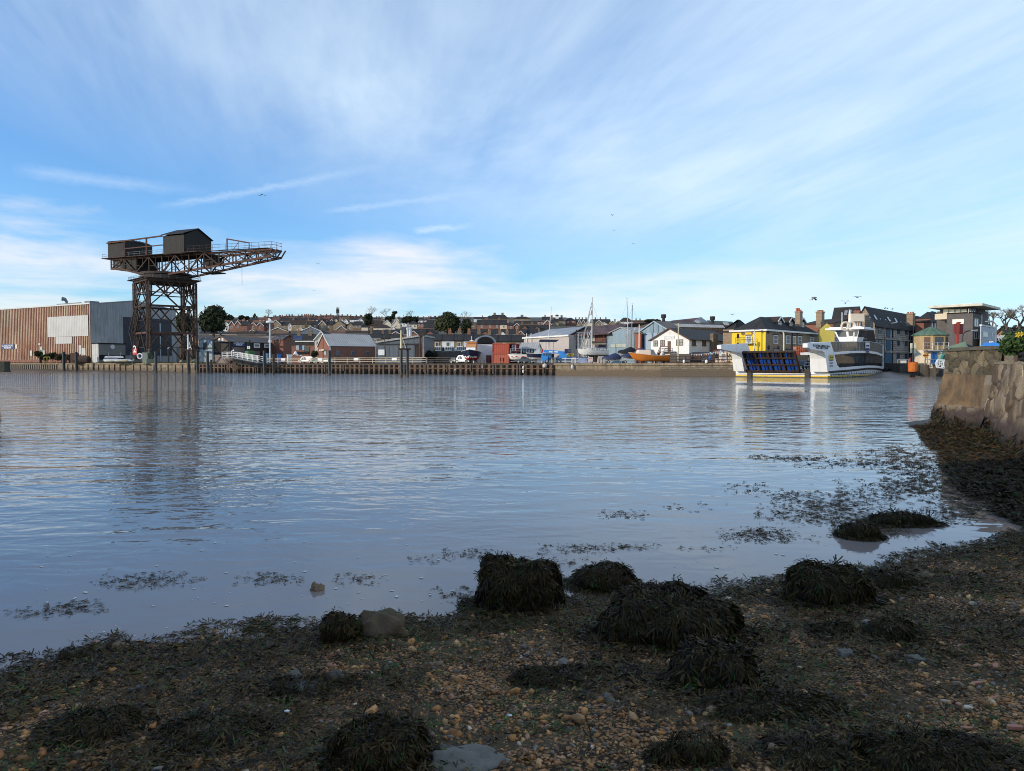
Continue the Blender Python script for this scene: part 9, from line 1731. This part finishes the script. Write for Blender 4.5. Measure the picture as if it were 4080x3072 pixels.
mound('weedy islet breaking the water before the near wall',1832,1905,1132,1164,900,seed=14,fs_=.16);mound('long low ridge of wrack lying in the shallows near the wall',1890,2020,1112,1136,1300,seed=15,fs_=.18,dep=.4)
mound('loose wrack heap right of the lone black boulder',1888,1985,1240,1272,600,seed=16,fs_=.14);mound('small wrack heap in front of the lone black boulder',1770,1850,1352,1375,600,seed=17,fs_=.12);mound('dark wrack heap on the right shingle by the frame edge',1890,1985,1345,1382,650,seed=18,fs_=.12)
mound('spread of wrack across the lower right shingle',1560,1800,1520,1545,1500,seed=19,fs_=.11,dep=.5);mound('dark wrack mass in the bottom right corner',1900,2190,1612,1660,2400,seed=20,fs_=.10,dep=.5);mound('wrack tangle along the bottom edge right of centre',1690,1840,1622,1655,900,seed=21,fs_=.09)
mound('wrack tangle left of the sprawling central heap',1130,1330,1456,1480,900,seed=22,fs_=.11,dep=.5,cover=.8);mound('thin wrack spread lower left of the central shingle',560,760,1484,1500,600,seed=23,fs_=.10,dep=.5,cover=.7)
mound('small rock with foam round it standing in the water',668,697,1257,1278,0,m_rockt,name='wave_rock',seed=24);mound('mossy green-topped rock at the left waterline',122,186,1404,1428,160,m_rockg,seed=25,fs_=.06);mound('brown lumpy rock just off the left shore',226,272,1384,1408,60,m_rockt,seed=26,fs_=.05)
mound('pale grey slab cut by the bottom edge',935,1105,1636,1672,0,m_rockgy,name='grey_slab',seed=27)
for i,(x0,x1,yt,yb,mt,l)in enumerate(((1995,2026,1232,1250,m_rockt,'buff stone on the right shore near the waterline'),(603,650,1450,1472,m_rockgy,'flat grey stone on the left shingle'),(1660,1700,1608,1632,m_rockt,'smooth brown cobble at the lower right of centre'),(920,960,1430,1442,m_rockt,'orange cobble in the middle of the shingle'),(700,745,1452,1480,m_rock,'brown lump of rock left of centre'),(1600,1650,1455,1490,m_rock,'knobbly brown stone right of the sprawling heap'),(1245,1290,1445,1470,m_rockt,'two-toned orange stone in the central shingle'),(1520,1560,1530,1546,m_rockt,'pale tan cobble in the lower shingle'),(430,460,1545,1566,m_rockt,'buff cobble on the lower left shingle'),(270,315,1480,1500,m_rock,'dark flat stone at the left of the shingle'),(940,1010,1610,1640,m_rock,'dark flat rock behind the pale grey slab'),(640,700,1612,1640,m_rockg,'dark green rock left of the bottom shaggy boulder'),(1290,1330,1500,1515,m_rockgy,'grey cobble below the central heap'),(1810,1850,1400,1420,m_rockgy,'grey stone on the right shingle'),(1960,2010,1415,1432,m_rockgy,'long grey stone at right of the shingle'))):mound(l,x0,x1,yt,yb,0,mt,name='cobble',seed=30+i,dep=.7)
for i,(x_,y_,w_,a,l)in enumerate(((1496,1478,22,.3,'pink brick shard beside the sprawling wrack heap'),(2085,1576,26,.1,'brick shard second from the bottom right corner'),(2190,1574,34,-.1,'largest brick shard at the bottom right edge'),(2150,1600,22,.9,'broken brick shard below the largest one'),(2075,1398,22,.5,'upper left brick shard on the far right shingle'),(2150,1442,26,1.0,'upright brick sliver on the far right shingle'),(2110,1478,24,.1,'flat orange brick sliver right of the wrack'),(2145,1510,22,.4,'pinkish brick shard above the corner wrack'))):
 p=G(x_*k2,y_*k2,.25);p=G(x_*k2,y_*k2,float(bz(p.x,p.y))+.015);L_=w_*k2/F*p.y;rt=thing('brick_shard',l,'brick',p,'broken brick on the foreshore');m=M();m.T=TR(p.x,p.y,p.z,a);m.prism([(-L_/2,-L_*.16,0),(L_*.4,-L_*.22,0),(L_*.5,L_*.05,0),(L_*.1,L_*.22,0),(-L_*.45,L_*.12,0)],(L_*.05,0,L_*.22));m.build('shard',MAT('pink_brick_%d'%i,(.42,.19,.12),(.34,.13,.08),ns=9),rt)
for i,(x_,y_,l)in enumerate(((620,1536+0,'white shell chip on the lower left shingle'),(1100,1545,'white shell chip left of the lower centre shingle'),(790,1548,'white shell chip above the bottom shaggy boulder'))):
 p=G(x_*k2,y_*k2,.3);p=G(x_*k2,y_*k2,float(bz(p.x,p.y))+.02);rt=thing('shell',l,'shell',p,'white shells');V,Fc=inst(IV,IF,np.array([p]),np.eye(3)[None],np.array([[.022,.014,.008]]));npmesh('valve',V,Fc,m_white,None,rt)
# ---------------------------------------------------------------- near stone wall on the right
CA,CB,CC=Vector((16.75,27.6,0)),Vector((15.9,23.3,0)),Vector((6.05,4.2,0));stw=thing('near_stone_wall','tall weathered stone and concrete river wall at the right edge','wall',CB)
def stonewall(name,a,b,z0,z1_,batter,kind,st=.035,seed=0,th=.0):
 d=b-a;Lh=d.length;d=d.normalized();nrm=Vector((d.y,-d.x,0));nrm=nrm if nrm.x<0 else-nrm;nu,nv=int(Lh/st),int((z1_-z0)/st);V,C=[],[];g2=random.Random(seed)
 for j in range(nv+1):
  z=z0+(z1_-z0)*j/nv
  for i in range(nu+1):
   s=Lh*i/nu;p=a+d*s;off=batter*max(0,z1_-z);n1=mnoise.fractal(Vector((s*1.7,z*1.7,seed)),1.0,2.0,4);n2=mnoise.noise(Vector((s*.6,z*.6,seed+5)))
   sc=1.9 if kind!='big' else 1.15;dist,pts=mnoise.voronoi(Vector((s*sc+.35*mnoise.noise(Vector((s,z,3))),z*sc*1.35,seed*3.7)));cell=mnoise.noise(pts[0]*7.3);c2=mnoise.noise(pts[0]*3.1+Vector((9,9,9)));gap=dist[1]-dist[0]
   if kind=='conc' and z>1.02+.12*n2:dz=.05*n1+.03*n2;t=.5+.9*n1+.5*n2;c=Vector((.30,.195,.105)).lerp(Vector((.15,.105,.065)),min(1,max(0,t)));c=c.lerp(Vector((.36,.30,.22)),.35 if n2>.35 else 0)
   else:
    mort=min(1,max(0,1-gap/.11));dz=.10*(1-mort)*(.7+.9*cell)+.04*n1;lo_=Vector((.46,.36,.24))if kind!='par' else Vector((.30,.24,.15));hi_=Vector((.15,.105,.07))if kind!='par' else Vector((.12,.10,.065));c=lo_.lerp(hi_,min(1,max(0,.5+1.9*c2+.7*n1)));c=c.lerp(Vector((.27,.235,.18)),mort*.6);c=c*(.35 if gap<.035 else 1)
    if kind!='par' and z<1.15+.25*n2:c=c.lerp(Vector((.10,.072,.062)),min(1,(1.15+.25*n2-z)*3))
   if z<.65+.2*n2:c=c.lerp(Vector((.03,.028,.02)),min(1,(.65+.2*n2-z)*4))
   if n2>.3 and z>1.8:c=c.lerp(Vector((.34,.34,.28)),.4)
   q_=p+nrm*(off+dz);V.append((q_.x,q_.y,z));C.append(tuple(c))
 I=[(j*(nu+1)+i,j*(nu+1)+i+1,(j+1)*(nu+1)+i+1,(j+1)*(nu+1)+i)for j in range(nv)for i in range(nu)];o=npmesh(name,V,I,m_nwall,np.array(C),stw,smooth=False);m=M();bk_=-nrm*.06;m.obox(a+bk_+Vector((0,0,z0)),d*Lh,-nrm*(th or 2.4),(0,0,z1_-z0-.01));m.build('wall_core',m_conc,stw);return d,nrm
m_nwall=attrmat('near_wall_stone',.85,.2,bump=.05)
dA,nA=stonewall('concrete_face',CA,CB,-.3,2.12,.19,'conc',seed=3);stonewall('parapet',CA-dA*.0+Vector((.12,0,0)),CB+Vector((.12,0,0))+dA*.2,2.12,2.98,.02,'par',seed=6,th=.6)
dB,nB=stonewall('rubble_face',CB,CC,-.3,2.50,.15,'big',seed=9,th=3.0);stonewall('set_back_wall',CB-nB*.55+dB*.1,CC-nB*.7,2.40,2.93,.0,'par',.05,seed=12,th=.5)
m=M();z=2.985
for k in range(5):a=CA.lerp(CB,k/5)+Vector((.12,0,z));b=CA.lerp(CB,(k+.985)/5)+Vector((.12,0,z));m.obox(a+nA*.12,b-a,-nA*.75,(0,0,.10+.025*(k%2)))
m.build('coping',MAT('dark_coping_stone',(.12,.105,.075),(.07,.062,.045),ns=2,bump=.03),stw);m=M()
for k in range(20):a=CB.lerp(CC,k/20)+Vector((0,0,2.502));b=CB.lerp(CC,(k+.98)/20)+Vector((0,0,2.502));m.obox(a+nB*.06,b-a,-nB*.55,(0,0,.05+.03*(k%3)))
m.build('ledge',MAT('tan_ledge_stone',(.30,.245,.165),(.2,.16,.11),ns=2,bump=.03),stw)
n=7000;s=g.random(n);pa_=np.where((g.random(n)<.34)[:,None],np.array(CA)[None]*(1-s[:,None])+np.array(CB)[None]*s[:,None],np.array(CB)[None]*(1-s[:,None])+np.array(CC)[None]*s[:,None]);zt=.55+.28*np.sin(pa_[:,1]*1.9)*np.sin(pa_[:,1]*.7+1)+.1*g.normal(size=n);z=-.05+(zt+.05)*g.random(n);off=(.17*(2.2-z)+.06)[:,None];nw=np.where((pa_[:,1]>23.3)[:,None],np.array(nA)[None],np.array(nB)[None]);pos=pa_+nw*off;pos[:,2]=z
fronds('hanging_weed',pos,np.stack([.25*g.normal(size=n)-.15,.25*g.normal(size=n),-np.ones(n)],1),nw+.3*g.normal(size=(n,3)),g.uniform(.14,.3,n),m_wrackd,stw,None,(.3,.3,.15,.15,.06,.04),.8,tint=.5)['kind']='stuff'  # darker tint puts shade into the hanging weed's colour
m=M();f_=CB.lerp(CC,.065)+Vector((0,0,2.56))-nB*.3;st_=thing('pale_loose_stone','pale loose stone lying on the near wall ledge','stone',f_);V,Fc=rockmesh(f_+Vector((0,0,.12)),.26,.16,.14,3.0,.3,16,8);npmesh('block',V,Fc,m_rockgy,None,st_)
bpz=P(4082,1400,19.6);bsh_=thing('flowering_bush','green bush with yellow flowers overhanging the near wall','bush',(bpz.x,bpz.y,2.6));u=19.6/F;m_lf=attrmat('bush_leaf',.6,.3);crown(bsh_,[(bpz.x+dx*u,20+dy,EYE+(1450-py)*u,rx*u,.45,rz*u)for dx,dy,py,rx,rz in((0,0,1360,40,36),(30,0,1345,40,32),(10,.1,1385,48,26),(50,.2,1375,44,40),(-14,0,1385,26,18),(90,.2,1360,44,40))],3000,.075,(.02,.05,.012),(.07,.13,.03),'foliage',m_lf,4)
m=M();m.tube([(bpz.x,20,2.2),(bpz.x+.1,20,2.9)],.05,6);m.build('stem',m_bark,bsh_)
for x_,y_ in((4053,1334),(4066,1331)):
 c=P(x_,y_,19.45);m=M()
 for k in range(5):a=k*1.257;m.poly([c,c+Vector((math.cos(a-.5)*.06,-.02,math.sin(a-.5)*.06)),c+Vector((math.cos(a)*.085,0,math.sin(a)*.085)),c+Vector((math.cos(a+.5)*.06,-.02,math.sin(a+.5)*.06))])
 m.build('flower',m_yellow,bsh_)
for k,(y_,l)in enumerate(((1412,'upper black fender roll on the near wall behind the ledge'),(1432,'lower black fender roll on the near wall behind the ledge'))):
 a=P(4062,y_,17.6);rt=thing('fender_roll',l,'fender',a,'black fender rolls on the near wall');m=M();m.tube([a,a+Vector((.10,-.02,.0)),a+Vector((1.6,-.6,.03)),a+Vector((1.7,-.62,.03))],[.04,.065,.065,.04],10);m.build('roll',m_rubber,rt)
gs_=thing('dry_stalk','single dry grass stalk on the near wall ledge','stalk',CB.lerp(CC,.275)+Vector((0,0,2.5)));c=P(4075,1500,17.2);m=M();m.tube([c,P(4072,1440,17.2)],[.006,.003],4);m.build('stem',m_creamp,gs_)
# ---------------------------------------------------------------- jetty end at the left edge
je=P(38,1440,38);jt=thing('timber_jetty','mossy timber jetty end entering at the left edge','jetty',(je.x-1,38,0));z0,z1_=P(38,1478,38).z,P(38,1440,38).z;m=M();m.obox((je.x-12,37.6,z0),(12,0,0),(0,.45,0),(0,0,z1_-z0));m.build('beam',MAT('mossy_timber',(.045,.05,.03),(.025,.025,.018),ns=2.5,bump=.06),jt);m=M();m.obox((je.x-12,37.5,z0-.06),(12,0,0),(0,.6,0),(0,0,.055));m.build('plate',m_rust,jt)
for k in range(3):x_=P(1,1600,38).x-.06-3.4*k;m=M();m.lathe(x_,37.9,[(.1,-.8),(.085,z0-.06)],10);m.build('post',m_rust,jt)
# unseen block added behind the viewer to cast shade over the shore
sb=thing('unseen_shade_block','unseen brick block added behind the viewpoint to shade the foreshore','building',(-20,-14,0));m=M();m.box(-21.5,-13,-.5,25,35,7.6);m.build('wall',m_brick,sb);m=M();m.prism([(-34.5,-31,7.11),(-8.5,-31,7.11),(-21.5,-31,8.6)],(0,36,0));m.build('roof',m_slate,sb)
